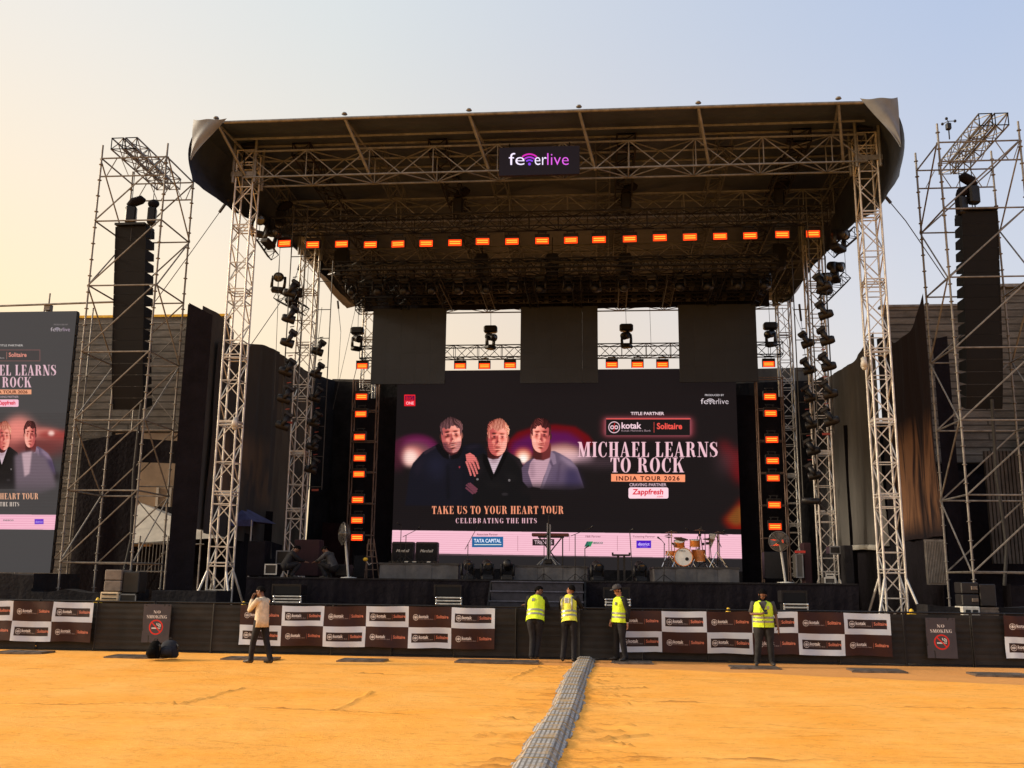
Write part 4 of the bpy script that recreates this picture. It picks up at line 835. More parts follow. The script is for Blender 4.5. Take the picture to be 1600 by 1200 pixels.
    face(1172,235,92,124,.02,-.15,-1,(.70,.38,.33),(.12,.075,.075),-.66,part=-.1,seed=12,hv=1.0)
    P([(1050,470),(1112,436),(1130,446),(1195,452),(1262,425),(1250,500),(1200,600),(1170,700),(1100,690),(1055,620)],(.76,.60,.65),1,.01); P([(1060,480),(1110,450),(1120,600),(1080,620)],(.55,.42,.48),.5,.06)
    P([(1000,520),(1040,470),(1110,428),(1075,480),(1058,560),(1100,690),(1060,700),(1010,640)],(.36,.29,.37),1,.012)
    P([(1264,372),(1290,368),(1340,390),(1440,450),(1500,520),(1560,700),(1470,715),(1165,712),(1200,610),(1250,500)],(.40,.33,.41),1,.012)
    for (p_,c_,a_,s_) in (([(1340,395),(1440,455),(1495,525),(1420,500),(1350,440)],(.62,.52,.60),.7,.06),([(1290,520),(1400,560),(1380,700),(1240,700)],(.34,.28,.38),.7,.10),([(1400,520),(1500,540),(1560,700),(1380,710)],(.19,.16,.29),.75,.10),([(1330,480),(1350,470),(1330,640),(1310,640)],(.28,.22,.30),.6,.04)): P(p_,c_,a_,s_)
    P([(1264,372),(1300,400),(1312,480),(1270,500),(1195,700),(1165,712),(1215,560),(1250,450)],(.54,.45,.53),1,.012); P([(1262,440),(1285,500),(1268,508),(1250,470)],(.30,.24,.32),.7,.015)
    P([(1000,680),(1600,680),(1600,760),(1000,760)],(.098,.080,.084),.9,.12)
    if only is None:
        # hand on the shoulder and folded arm
        P([(500,400),(540,385),(580,410),(600,450),(560,480),(510,470)],(.86,.44,.42),1,.008)
        for (a,b,c_,d) in (((508,460),(548,590),13,0),((535,465),(585,598),13,0),((562,455),(605,575),12,0),((585,430),(620,532),11,0)):
            P(strk([a,((a[0]+b[0])/2+4,(a[1]+b[1])/2),b],[24,22,15]),(.84,.44,.42),1,.004); P(strk([(a[0]+10,a[1]),(b[0]+9,b[1]-8)],[4,3]),(.35,.12,.14),.8,.003)
        for (a,b) in (((505,670),(590,745)),((520,658),(600,735)),((500,695),(570,752)),((535,655),(605,715))): P(strk([a,b],[16,18]),(.42,.22,.27),1,.008)
        E_(606,622,11,11,(.45,.42,.42),1,.004); E_(890,631,11,11,(.45,.42,.42),1,.004); E_(850,755,30,12,(.2,.18,.19),.8,.02)
def glows(cv,T,k=1):
    P=lambda pts,c,a,s: cv.poly([T(*p) for p in pts],c,a,s*k)
    def E_(cx,cy,rx,ry,c,a,s): P([(cx+rx*math.cos(t),cy+ry*math.sin(t)) for t in np.linspace(0,2*math.pi,26)[:-1]],c,a,s)
    E_(60,340,200,125,(.30,.08,.20),.95,.05); E_(70,350,170,100,(.42,.12,.30),.9,.06); E_(50,385,150,95,(.45,.28,.30),.95,.09); E_(20,415,110,85,(.86,.50,.46),.95,.09); E_(5,430,75,70,(1,.85,.80),1,.09)
    P([(-170,300),(-60,250),(-60,520),(-110,560),(-170,420)],(.28,.10,.16),.8,.12)
    P([(900,400),(860,300),(960,200),(1120,150),(1300,130),(1480,150),(1600,230),(1650,300),(1500,420)],(.40,.035,.06),.95,.05)
    P([(900,380),(920,290),(1050,230),(1250,190),(1420,200),(1520,260),(1560,330),(1400,420)],(.33,.07,.30),.95,.09); P([(880,360),(960,330),(1050,330),(1060,520),(960,520)],(.40,.10,.28),.8,.12)
    P([(1250,330),(1400,300),(1520,330),(1600,420),(1450,480),(1250,480)],(.42,.32,.35),.9,.08); E_(1350,360,150,60,(.62,.38,.34),.8,.08); E_(1360,400,150,60,(.92,.72,.68),.9,.10); E_(1470,430,180,45,(.85,.68,.72),.7,.10)
    E_(1015,400,75,60,(.80,.36,.26),.9,.07); E_(1015,425,60,55,(1,.80,.70),1,.07); E_(1015,440,35,35,(1,.96,.92),1,.05); E_(1700,470,230,40,(.45,.33,.38),.5,.15)
def scanlines(cv,y0,y1,amt,pitch=2.2):
    h=cv.h; r=np.arange(h); m=1-amt*(.5+.5*np.sin(r*2*math.pi/pitch/3.2)); cv.a*=np.where((r>=y0)&(r<y1),m,1)[:,None,None]
LX0,LX1,LZ0,LZ1,LY=-7.88,5.24,2.30,9.95,37.0
cv=Canvas(LX0,LX1,LZ0,LZ1,115,(.098,.080,.084)); cv.map=lambda x,z:(at(x,-z,LY)[0],at(x,-z,LY)[2])  # background level paints in the daylight reflected off the screen
zt=lambda x,y:(640+x/5.714,-(640+y/5.714))
glows(cv,zt)
cv.poly([(1150,-705),(1165,-700),(1165,-770),(1145,-745),(1130,-712),(1122,-690),(1135,-690)],(.45,.06,.08),.9,.15); cv.poly([(1120,-700),(1150,-705),(1140,-740),(1125,-740)],(.30,.20,.22),.8,.25)
cv.poly([(1165,-762),(1150,-790),(1128,-812),(1140,-828),(1165,-838)],(.50,.07,.04),.9,.10); cv.poly([(1165,-785),(1150,-792),(1134,-812),(1150,-822),(1165,-815)],(.48,.30,.12),.9,.08)
trio(cv,zt)
cv.rect(610,-868,1162,-829,(.93,.72,.78)); 
cv.poly([(600,-828),(1170,-835.5),(1170,-873),(600,-863.6)],(.93,.72,.78)); cv.poly([(600,-820),(1170,-827),(1170,-835.3),(600,-828.1)],(.098,.080,.084)); cv.poly([(600,-863.6),(1170,-873),(1170,-900),(600,-900)],(.150,.138,.142))
for k in range(11): y=832+k*3.3; cv.poly([(600,-y),(1170,-y-8),(1170,-y-8.9),(600,-y-.9)],(.80,.55,.62),.5)
for k in range(40): y=690+k*3.1; cv.poly([(612,-y),(1154,-y-4),(1154,-y-4.8),(612,-y-.8)],(.0,.0,.0),.20)
didone(cv,'MICHAEL LEARNS',903,-714,23.5,PK,219); didone(cv,'TO ROCK',954,-738,23,PK,115)
cv.poly([(955,-740.5),(1070.5,-741.5),(1070.5,-753),(955,-752.3)],OR_); sans(cv,'INDIA TOUR 2026',963,-750.6,6.6,(.25,.10,.08),wid=99,bold=.025,space=1.25)
sans(cv,'CRAVING PARTNER',983.5,-759.6,4.6,(.78,.66,.70),wid=58,bold=.03)
def rr(x0,z0,x1,z1,r): 
    o=[]
    for (cx,cz,a) in ((x1-r,z1-r,0),(x0+r,z1-r,90),(x0+r,z0+r,180),(x1-r,z0+r,270)): o+=[(cx+r*math.cos(math.radians(a+i*18)),cz+r*math.sin(math.radians(a+i*18))) for i in range(6)]
    return o
cv.poly(rr(982,-779,1044.5,-761.5,3),(.96,.80,.84)); sans(cv,'Zappfresh',988,-772.3,8.2,(.80,.09,.16),wid=48,bold=.02,shear=.12); sans(cv,'.com',1026,-777,3.4,(.85,.2,.25),wid=10)
didone(cv,'TAKE US TO YOUR HEART TOUR',675,-803,12.3,(.93,.58,.44),206); didone(cv,'CELEBRATING THE HITS',712,-817.5,8,(.88,.68,.72),127,gap=.16)
sans(cv,'TITLE PARTNER',985.5,-648.3,4.6,(.90,.82,.84),wid=52.5,bold=.035)
cv.poly(rr(941,-682.5,1084,-652,5),(.62,.22,.26),.75,.11); cv.poly(rr(945,-681,1080,-653,3),(.62,.34,.38),.75,.05); cv.rect(947,-655,1079,-653.6,(.95,.35,.32),.9)
cv.rect(947,-680,1078,-655.3,(.10,.085,.088)); bank_logo(cv,950.5,-676.8,18.4,(.92,.78,.82),(.93,.32,.28),True)
sans(cv,'PRODUCED BY',1101.5,-618.6,2.8,(.75,.72,.73),wid=30,bold=.03); fever_logo(cv,1095,-631.2,8.9,(.88,.82,.84),(.88,.82,.84),[(.85,.8,.82)]*3)
cv.poly(rr(631.5,-634.5,649,-616.5,1),(.85,.12,.17)); cv.rect(633,-625.5,647.5,-618.5,(.22,.05,.25)); sans(cv,'BIG',634,-625,5.5,(.75,.08,.14),wid=12,bold=.04); sans(cv,'ONE',634.5,-632,4.5,(.98,.75,.78),wid=12,bold=.02)
sans(cv,'Associate Partner',745,-836.5,3.2,(.35,.2,.25),wid=33); cv.rect(737.5,-855,786.2,-838.7,(.12,.36,.56)); sans(cv,'TATA CAPITAL',740.5,-847.6,5.6,(.95,.95,1),wid=42.5,bold=.02); cv.rect(741,-851.6,783.5,-850.2,(.85,.85,.80))
for x in (809,889.7,964.7): cv.rect(x-.3,-861,x+.3,-837,(.55,.38,.42),.8)
cv.rect(832,-852.3,866,-842.3,(.16,.11,.12)); sans(cv,'TRENDS',835,-850.2,6,(.88,.75,.78),wid=28,bold=.01); sans(cv,'Telecast Partner',833,-838,3,(.5,.35,.4),wid=33)
sans(cv,'F&B Partner',915,-839.6,3.1,(.45,.28,.33),wid=24); sans(cv,'nesco',924,-849.8,4.6,(.28,.36,.33),wid=18,bold=.01)
for k in range(3): cv.poly([(913+k*3.2,-854),(917+k*3.2,-846),(920+k*3.2,-846),(916.5+k*3.2,-854)],(.08,.32+.1*k,.28),.9)
sans(cv,'Ticketing Partner',988.5,-839.8,3.1,(.45,.28,.33),wid=35); cv.rect(994.5,-856.3,1017.4,-844.6,(.30,.12,.72)); sans(cv,'district',997,-852.3,4.6,(.85,.78,1),wid=18,bold=.02); sans(cv,'BY ZOMATO',1000,-855.3,1.6,(.8,.7,1),wid=12)
scanlines(cv,0,cv.h,.06,1.3)
led=empty('video_wall',((LX0+LX1)/2,LY,1.9),'large lit concert screen behind the drum kit showing three men and pink tour lettering','video screen')
picture('screen_picture',LX0,LX1,LZ0,LZ1,LY,emissive('led_main',cv.image('led_main'),.80),led)
mb=MB(); mb.box(LX0,LX1,LY+.01,LY+.22,1.9,9.95); mb.box(LX0,LX1,LY+.22,LY+.5,1.9,2.2)
for x in np.arange(LX0+.5,LX1,1.0): mb.tube((x,LY+.5,1.9),(x,LY+.5,9.6),.03,5); mb.tube((x,LY+1.6,1.9),(x,LY+.5,7),.03,5)
mb.build('cabinet_wall',M['blk'],led)
mb=MB(); mb.box(LX0-.0,LX1,LY-.02,LY,1.9,2.3); mb.build('kick_board',M['cloth2'],led)
# side screen on the left
sx0,sx1,sz0,sz1,sy=-20.7,-17.08,1.95,10.42,29.5
cv=Canvas(sx0,sx1,sz0,sz1,110,(.265,.255,.255)); cv.map=lambda x,z:(at(x,-z,sy)[0],at(x,-z,sy)[2])  # lighter grey background paints in the daylight this screen reflects
T2=lambda x,y:(lambda X,Y:(48+(X-847)*.6,-(686+(Y-690)*.78)))(640+x/5.714,640+y/5.714)
E2=lambda cx,cy,rx,ry,c,a,s: cv.ell((cx,-cy),rx,ry,c,a,s)
E2(20,688,85,24,(.62,.28,.26),.8,.12); E2(30,672,24,22,(.95,.55,.50),.9,.12); E2(65,678,30,9,(.85,.50,.45),.9,.06); E2(90,680,30,7,(.62,.24,.22),.9,.06); E2(80,677,5,4,(1,.85,.8),1,.03); E2(60,700,40,15,(.38,.18,.18),.8,.15)
trio(cv,T2,.6,None)
cv.poly([(22,-712),(34,-706),(52,-704),(72,-716),(84,-740),(88,-762),(60,-772),(24,-772)],(.42,.36,.40),1,.05); cv.poly([(34,-708),(50,-705),(46,-740),(38,-745)],(.74,.62,.65),1,.02)
cv.poly([(-100,-765),(130,-765),(130,-800),(-100,-800)],(.265,.255,.255),1,.25)
cv.poly([(-100,-803),(130,-804.5),(130,-828),(-100,-826.3)],(.93,.70,.77)); 
for k in range(6): y=806+k*3.6; cv.poly([(-100,-y),(130,-y-1),(130,-y-2),(-100,-y-1)],(.80,.50,.60),.5)
for k in range(70): y=645+k*2.3; cv.poly([(-100,-y),(130,-y-1),(130,-y-1.8),(-100,-y-.8)],(.1,.05,.05),.18)
didone(cv,'MICHAEL LEARNS',-56,-586.5,16.5,(.86,.70,.74),144); didone(cv,'TO ROCK',-23,-605,16,(.86,.70,.74),72); cv.rect(-23,-616,49,-608.5,(.88,.60,.46)); sans(cv,'INDIA TOUR 2026',-18,-614.5,4.5,(.3,.15,.1),wid=61,bold=.02)
sans(cv,'CRAVING PARTNER',-7,-621.5,3.2,(.7,.6,.62),wid=36,bold=.02); cv.poly(rr(-5,-635.5,29,-624,2),(.93,.72,.78)); sans(cv,'Zappfresh',-3,-632,6,(.80,.10,.18),wid=27,bold=.02)
cv.rect(-50,-564.5,63,-546,(.60,.36,.34),.45); cv.rect(-48,-563,61.5,-547.5,(.25,.235,.235)); bank_logo(cv,-40,-562,13,(.86,.80,.80),(.82,.52,.46)); sans(cv,'TITLE PARTNER',-2,-541,3,(.75,.72,.7),wid=38,bold=.02)
fever_logo(cv,79,-517.5,6.2,(.74,.68,.70),(.74,.64,.72),[(.7,.65,.7)]*3); sans(cv,'PRODUCED BY',84,-508,2,(.6,.55,.55),wid=22)
didone(cv,'YOUR HEART TOUR',-30,-780,9.5,(.90,.66,.52),90); didone(cv,'CELEBRATING THE HITS',-50,-791,6.5,(.85,.78,.72),80,gap=.14)
sans(cv,'nesco',5,-814,3.5,(.25,.3,.28),wid=16); cv.rect(54,-819,68,-811,(.40,.22,.72)); sans(cv,'district',55.5,-817,3.5,(.85,.8,1),wid=11)
scanlines(cv,0,cv.h,.05,1.3)
t=empty('video_wall',((sx0+sx1)/2,sy,1.9),'tall dim side screen at the left edge showing part of the tour poster','video screen')
picture('screen_picture',sx0,sx1,sz0,sz1,sy,emissive('led_side',cv.image('led_side'),.78),t)
mb=MB(); mb.box(sx0,sx1,sy+.01,sy+.16,sz0,sz1)
for z in np.arange(sz0+.1,sz1,.42): mb.box(sx1,sx1+.03,sy+.02,sy+.14,z,z+.34)
mb.build('cabinet_wall',M['blk'],t)
mb=MB(); mb.tube((-24,29.75,10.62),(-15.4,29.5,10.72),.035,6); mb.tube((-18.2,29.7,10.2),(-18.2,29.7,11.1),.03,6); mb.box(-18.3,-18.1,29.6,29.8,10.5,10.7); mb.build('support_pipe',M['scaf'],t)
# sign in the roof
sgn=at(843,251,27.3); x0,x1=at(780,251,27.3)[0],at(905.5,251,27.3)[0]; z0,z1=sgn[2]-.45,sgn[2]+.45
cv=Canvas(x0,x1,z0,z1,150,(.10,.085,.10)); cv.map=lambda x,z:(at(x,-z,27.3)[0],at(x,-z,27.3)[2])
fever_logo(cv,795,-257.8,19.2,(.93,.88,.98),(.85,.36,.86),[(.80,.16,.66),(.66,.20,.78),(.50,.24,.85)])
t=empty('hanging_sign',(sgn[0],27.3,z0),'black wordmark sign with pink and white lettering hanging from the front roof truss','sign')
picture('sign_face',x0,x1,z0,z1,27.3,emissive('sign_face',cv.image('sign_face'),.85),t); mb=MB(); mb.box(x0,x1,27.305,27.42,z0,z1)
mb.build('sign_box',M['blk'],t); mb=MB(); mb.tube((x0+.3,27.4,z1),(x0+.3,27.4,14.9),.02,5); mb.tube((x1-.3,27.4,z1),(x1-.3,27.4,14.9),.02,5); mb.build('hanger',M['blkmetal'],t)
# ------------------------------------------------------------------ barricades
bw=1.55; BY=24.62
br=empty('crowd_barricade',(0,0,0),'x','barricade','crowd barricades in front of the stage')
def fn(t,N,L,b):
    c=N.new('ShaderNodeTexCoord'); w_=N.new('ShaderNodeTexWave'); w_.wave_type='BANDS'; w_.bands_direction='Z'; w_.inputs['Scale'].default_value=2.1; w_.inputs['Distortion'].default_value=.4; L.new(c.outputs['Object'],w_.inputs[0])
    n=N.new('ShaderNodeTexNoise'); n.inputs['Scale'].default_value=3; n.inputs['Detail'].default_value=7; L.new(c.outputs['Generated'],n.inputs[0]); r=N.new('ShaderNodeValToRGB'); L.new(n.outputs[0],r.inputs[0])
    e=r.color_ramp.elements; e[0].position=.35; e[0].color=(.008,.0072,.0075,1); e[1].position=.72; e[1].color=(.024,.020,.018,1); L.new(r.outputs[0],b.inputs['Base Color']); b.inputs['Roughness'].default_value=.62; b.inputs['Specular IOR Level'].default_value=.25
    bm=N.new('ShaderNodeBump'); bm.inputs['Strength'].default_value=.22; bm.inputs['Distance'].default_value=.02; L.new(w_.outputs['Fac'],bm.inputs['Height']); L.new(bm.outputs[0],b.inputs['Normal'])
M['barr']=noisemat('barricade_sheet',fn)
mb=MB(); mb.box(.02,bw-.02,-.006,.006,.06,1.2)
for z in (.3,.55,.8): mb.box(.03,bw-.03,-.012,-.007,z,z+.012)
mb.build('sheet',M['barr'],br)
mb=MB()
for x in (.015,bw-.015): mb.tube((x,0,0),(x,0,1.24),.02,6)
mb.tube((0,0,1.24),(bw,0,1.24),.024,6); mb.tube((0,.012,.08),(bw,.012,.08),.02,6)
mb.build('frame',M['blkmetal'],br)
mb=MB(); 
for x in (.25,bw-.25): mb.tube((x,.03,1.1),(x,1.1,.05),.022,5)
mb.box(0,bw,.02,1.15,.0,.03); mb.build('brace',M['blkmetal'],br)
first=1; nb=17
for k in range(nb):
    o=br if first else copy_tree(br); first=0; x=-16.0+k*bw; o.location=(x,BY+(.05 if k%2 else 0)+.25*0,0); o.rotation_euler=(RAD(-1.2),0,RAD(random.uniform(-.8,.8)))
    o['label']='black sheeted crowd barricade, %s of the seventeen from the left'%ORD[k]
for k,(a,b,y) in enumerate(((-6,75,1021),(165,262,1028),(347,432,1031),(528,602,1034),(712,842,1035.5),(956,1019,1037.5),(1143,1216,1045.5),(1333,1411,1050.5),(1526,1606,1057))):
    p=gnd(a,y);q=gnd(b,y); mb=MB(); mb.box(p[0],q[0],min(p[1],q[1]),min(p[1],q[1])+.62,.004,.045); mb.box(p[0]-.03,q[0]+.03,min(p[1],q[1])-.04,min(p[1],q[1]),.0,.035)
    for i in range(4): mb.box(p[0]+.05+(q[0]-p[0]-.1)*i/3-.015,p[0]+.05+(q[0]-p[0]-.1)*i/3+.015,p[1]+.05,p[1]+.5,.046,.052)
    single(mb,'foot_plate',M['plate'],(p[0],p[1],0),'flat black steel foot plate lying on the orange cloth, %s of nine from the left'%ORD[k],'foot plate','foot plates of the barricades')
# banners
def banner_cell(white):
    cw,ch=1.083,.48; cv=Canvas(0,cw,0,ch,360,(.78,.81,.87) if white else (.20,.085,.08)); 
    if white: cv.rect(.085,.13,cw-.085,.34,(.16,.085,.085))
    bank_logo(cv,.115,.162,.142,(.90,.88,.88),(.80,.47,.38)); return cv
cells={w_:banner_cell(w_) for w_ in (0,1)}
def banner(x0,x1,c0,n,top_first,lb,grp='sponsor banners on the barricades'):
    a=np.concatenate([np.concatenate([cells[(i+c0+1)%2].a,cells[(i+c0)%2].a],0) for i in range(n)],1)
    class Q: pass
    im=bpy.data.images.new('banner_print',a.shape[1],a.shape[0],alpha=False); b=np.ones((*a.shape[:2],4),np.float32); b[...,:3]=a; im.pixels.foreach_set(b.ravel()); im.update(); im.pack()
    t=empty('sponsor_banner',((x0+x1)/2,BY-.05,.2),lb,'banner',grp); ph=random.uniform(0,6)
    zt=1.215; zb=.235
    picture('printed_cloth',x0,x1,zb,zt,BY-.055,printed('banner_print',im),t,n*14,12,lambda u,v:(0,-.035+.018*math.sin(u*n*6.3+ph)+.014*math.sin(v*5+u*9)+.010*math.sin(u*61+v*7),-.014*math.sin(math.pi*u*2.2)*v-.012*abs(math.sin(u*n*3.14+.4))*v-.022*abs(math.sin(u*n*2.1+ph))*(1-v)))
    for i in range(n+1):
        mb=MB(); x=x0+.05+(x1-x0-.1)*i/n; mb.torus((x,BY-.04,1.215),(1,0,0),.035,.006,10,4); mb.build('cable_tie',M['rubber'],t)
banner(-19.4,-12.93,0,6,1,'brown and white checkered sponsor banner at the far left end of the barricades')
banner(-9.05,-2.58,0,6,1,'brown and white checkered sponsor banner behind the man in the cream sweater')
banner(.42,6.90,0,6,1,'brown and white checkered sponsor banner between the two guards on the right')
banner(9.50,12.75,0,3,1,'brown and white sponsor banner at the far right end of the barricades')
def nosmoke(x0,x1,z0,z1,lb):
    w_=x1-x0;h=z1-z0; cv=Canvas(0,w_,0,h,420,(.27,.25,.28))
    didone(cv,'NO',w_*.37,h*.76,h*.075,(.88,.86,.86),w_*.26); didone(cv,'SMOKING',w_*.13,h*.63,h*.085,(.88,.86,.86),w_*.74)
    c=(w_*.5,h*.40); r=w_*.26; cv.poly(ringp(*c,r,r,r*.82,r*.82,0,360,36),(.86,.16,.13)); cv.rect(c[0]-r*.62,c[1]-r*.22,c[0]+r*.28,c[1]-r*.04,(.88,.86,.86)); cv.rect(c[0]+r*.34,c[1]-r*.22,c[0]+r*.44,c[1]-r*.04,(.88,.86,.86)); cv.rect(c[0]+r*.5,c[1]-r*.22,c[0]+r*.6,c[1]-r*.04,(.88,.86,.86))
    cv.poly(strk([(c[0]+r*.42,c[1]+r*.02),(c[0]+r*.4,c[1]+r*.25),(c[0]+r*.12,c[1]+r*.3),(c[0]+r*.1,c[1]+r*.55)],[r*.12]*4),(.88,.86,.86)); cv.poly(strk([(c[0]+r*.6,c[1]+r*.02),(c[0]+r*.58,c[1]+r*.35),(c[0]+r*.3,c[1]+r*.48)],[r*.12]*3),(.88,.86,.86))
    cv.poly(strk([(c[0]-r*.62,c[1]+r*.62),(c[0]+r*.62,c[1]-r*.62)],[r*.16]*2),(.86,.16,.13))
    t=empty('no_smoking_sign',((x0+x1)/2,BY-.06,z0),lb,'sign','no smoking signs on the barricades')
    picture('sign_face',x0,x1,z0,z1,BY-.075,printed('nosmoking_print',cv.image('nosmoking_print')),t,4,6,lambda u,v:(0,.008*math.sin(u*5+v*4),0))
    mb=MB(); mb.box(x0-.01,x1+.01,BY-.068,BY-.062,z0,z1); mb.box(x0+.05,x0+.07,BY-.09,BY-.0,z1-.04,z1-.02); mb.box(x1-.07,x1-.05,BY-.09,BY-.0,z1-.04,z1-.02); mb.build('backing_board',M['blk'],t)
nosmoke(-11.60,-10.88,.24,1.19,'charcoal no smoking sign above the two backpacks'); nosmoke(7.72,8.40,.20,1.13,'charcoal no smoking sign on the barricade near the right end')
# ------------------------------------------------------------------ stage deck, stairs, risers
t=empty('stage_deck',(-1.6,28,0),'wide stage deck skirted with black cloth behind the barricades','stage')
mb=MB(); mb.box(-10.2,7.05,28,44.5,1.76,1.88); mb.build('deck',M['deck'],t)
mb=MB(); n=260; P=[]
for i in range(n+1):
    x=-10.22+17.3*i/n; d=.02*math.sin(x*2.1)+.015*math.sin(x*7.3)+.01*math.sin(x*23)
    for j,z in enumerate((1.885,1.75,1.3,.8,.3,.0)): P.append((x+.03*math.sin(x*3+j),27.95-.012*j-d*(j>0)*(.4+.15*j),z))
mb.add(P,[(i*6+j,i*6+j+1,(i+1)*6+j+1,(i+1)*6+j) for i in range(n) for j in range(5)],True); 
for x in (-10.22,7.08): mb.add([(x,27.95,1.885),(x,27.95,0),(x,44,0),(x,44,1.885)],[(0,1,2,3)])
mb.build('skirt',M['cloth'],t)
mb=MB(); mb.box(-10.2,7.05,27.93,27.99,1.86,1.905); mb.build('edge_trim',M['cloth2'],t)
# stairs
t=empty('stage_stairs',(-1.73,26.5,0),'broad black stairs with pale edges leading up to the stage centre','stairs')
n=7
for i in range(n):
    z=1.86-i*.262; y=27.94-i*.27
    mb=MB(); mb.box(-3.02,-.44,y-.27,y,z-.05,z); mb.box(-3.0,-.46,y-.03,y-.0,max(0,z-.26),z-.05); mb.box(-3.0,-.46,y-.27,y-.25,max(0,z-.26),z-.05); s=mb.build('step',M['step'],t)
    mb=MB(); mb.tube((-3.03,y-.27,z-.015),(-.43,y-.27,z-.015),.022,6); mb.build('nosing',M['nose'],s)
for x in (-3.06,-.40):
    mb=MB(); mb.add([(x-.03,27.94,1.86),(x-.03,26.05,.05),(x-.03,26.05,0),(x-.03,27.94,0),(x+.03,27.94,1.86),(x+.03,26.05,.05),(x+.03,26.05,0),(x+.03,27.94,0)],[(0,1,2,3),(7,6,5,4),(0,4,5,1),(1,5,6,2),(3,7,4,0)]); mb.build('stringer',M['blk'],t)
def riser(x0,x1,y0,y1,h,lb,tail=0):
    t=empty('stage_riser',((x0+x1)/2,y0,1.88),lb,'riser','grey draped risers'); mb=MB(); mb.box(x0-.03,x1+.03,y0-.03,y1,1.88+h-.05,1.88+h); mb.build('platform',M['deck'],t)
    k=int((x1-x0)/.62)
    mb=MB()
    for i in range(k):
        a=x0+(x1-x0)*i/k; b=x0+(x1-x0)*(i+1)/k; P=[]; m=8
        for q in range(m+1):
            u=q/m; x=a+(b-a)*u-.004*(u-.5)
            for z in (1.88+h-.055,1.88+h*.5,1.885): P.append((x,y0-.0-.018*math.sin(math.pi*u)-(.01 if i%2 else 0)-.01*math.sin(x*14+z*5),z))
        mb.add(P,[(q*3+j,q*3+j+1,(q+1)*3+j+1,(q+1)*3+j) for q in range(m) for j in range(2)],True)
    for x in (x0,x1): mb.add([(x,y0,1.885),(x,y1,1.885),(x,y1,1.88+h-.05),(x,y0,1.88+h-.05)],[(0,1,2,3)])
    mb.build('skirt',M['riser'],t)
riser(-6.75,-4.3,30.0,32.4,.50,'grey draped riser under the two guitar amplifiers on the left'); riser(-2.62,-.36,30.0,32.2,.46,'grey draped riser at the top of the stage stairs'); riser(1.65,4.15,30.0,32.8,.46,'grey draped riser under the drum kit on the right')
# ------------------------------------------------------------------ black cloth platforms under the scaffolds
def cloth_block(x0,x1,y0,y1,z0,z1,nm,lb,cat,mt,sag=.05,rake=0):
    mb=MB(); n=max(6,int((x1-x0)/.16)); P=[]; m=6
    ph=random.uniform(0,9)
    for i in range(n+1):
        x=x0+(x1-x0)*i/n; d=.03*math.sin(x*4.1+ph)+.02*math.sin(x*11+ph)
        for j in range(m+1):
            v=j/m; z=z1-(z1-z0)*v-(sag*abs(math.sin(x*2.2+ph)))*(1-v)+rake*(i/n)*(1-v); P.append((x+.05*math.sin(z*6+x*3)*v,y0-d*v*1.3-.03*v,z))
    mb.add(P,[(i*(m+1)+j,i*(m+1)+j+1,(i+1)*(m+1)+j+1,(i+1)*(m+1)+j) for i in range(n) for j in range(m)],True)
    q=[(x0+(x1-x0)*i/n,y,z1-(sag*abs(math.sin((x0+(x1-x0)*i/n)*2.2+ph)))+rake*(i/n)) for y in (y0,y1) for i in range(n+1)]
    mb.add(q,[(i,i+1,n+2+i,n+1+i) for i in range(n)],True)
    for x,dz in ((x0,0),(x1,rake)): mb.add([(x,y0,z0),(x,y1,z0),(x,y1,z1+dz),(x,y0,z1+dz)],[(0,1,2,3)])
    return single(mb,nm,mt,((x0+x1)/2,y0,z0),lb,cat)
cloth_block(-21,-15.75,26.4,28.9,0,1.93,'draped_platform','tall platform draped in wrinkled charcoal cloth below the side screen','platform',M['cloth2'])
cloth_block(-15.72,-12.6,26.3,26.9,0,1.52,'draped_platform','low wrinkled charcoal cloth screen in front of the left scaffold','platform',M['cloth2'],.10)
cloth_block(-12.1,-10.3,26.0,27.1,0,1.52,'draped_platform','black draped block beside the foot of the front left roof tower','platform',M['cloth2'],.02)
cloth_block(8.35,13.4,26.3,27.2,0,1.40,'draped_platform','low black cloth screen in front of the right scaffold','platform',M['cloth2'],.06)
cloth_block(11.9,16,30,30.6,0,1.95,'draped_platform','black draped platform behind the right scaffold','platform',M['cloth'],.05)
# ------------------------------------------------------------------ big cloth and mesh walls round the stage
def wallmesh(pts,amp,k=1.,m=14):
    # pts: (x,y,ztop,zbot); interpolated by length
    L=[0]
    for a,b in zip(pts[:-1],pts[1:]): L.append(L[-1]+math.hypot(a[0]-b[0],a[1]-b[1]))
    n=max(8,int(L[-1]/.18)); P=[]; A=np.array(pts,float); ph=random.uniform(0,9)
    for i in range(n+1):
        s=L[-1]*i/n; x,y,zt,zb=[float(np.interp(s,L,A[:,c])) for c in range(4)]
        for q in range(len(L)-1):
            if L[q]<=s<=L[q+1]: dx,dy=A[q+1,0]-A[q,0],A[q+1,1]-A[q,1]
        l=math.hypot(dx,dy); nx_,ny_=-dy/l,dx/l
        for j in range(m+1):
            v=j/m; z=zt+(zb-zt)*v; d=amp*(.5*math.sin(s*3.1*k+ph+v*1.2)+.3*math.sin(s*7.7*k+ph*2-v*2)+.25*math.sin(v*9+s*1.3))*(.25+.75*v)
            P.append((x+nx_*d,y+ny_*d,z))
    mb=MB(); mb.add(P,[(i*(m+1)+j,i*(m+1)+j+1,(i+1)*(m+1)+j+1,(i+1)*(m+1)+j) for i in range(n) for j in range(m)],True); return mb
def wall(nm,pts,amp,mt,lb,cat,grp=None,k=1): return single(wallmesh(pts,amp,k),nm,mt,(pts[0][0],pts[0][1],pts[0][3]),lb,cat,grp)
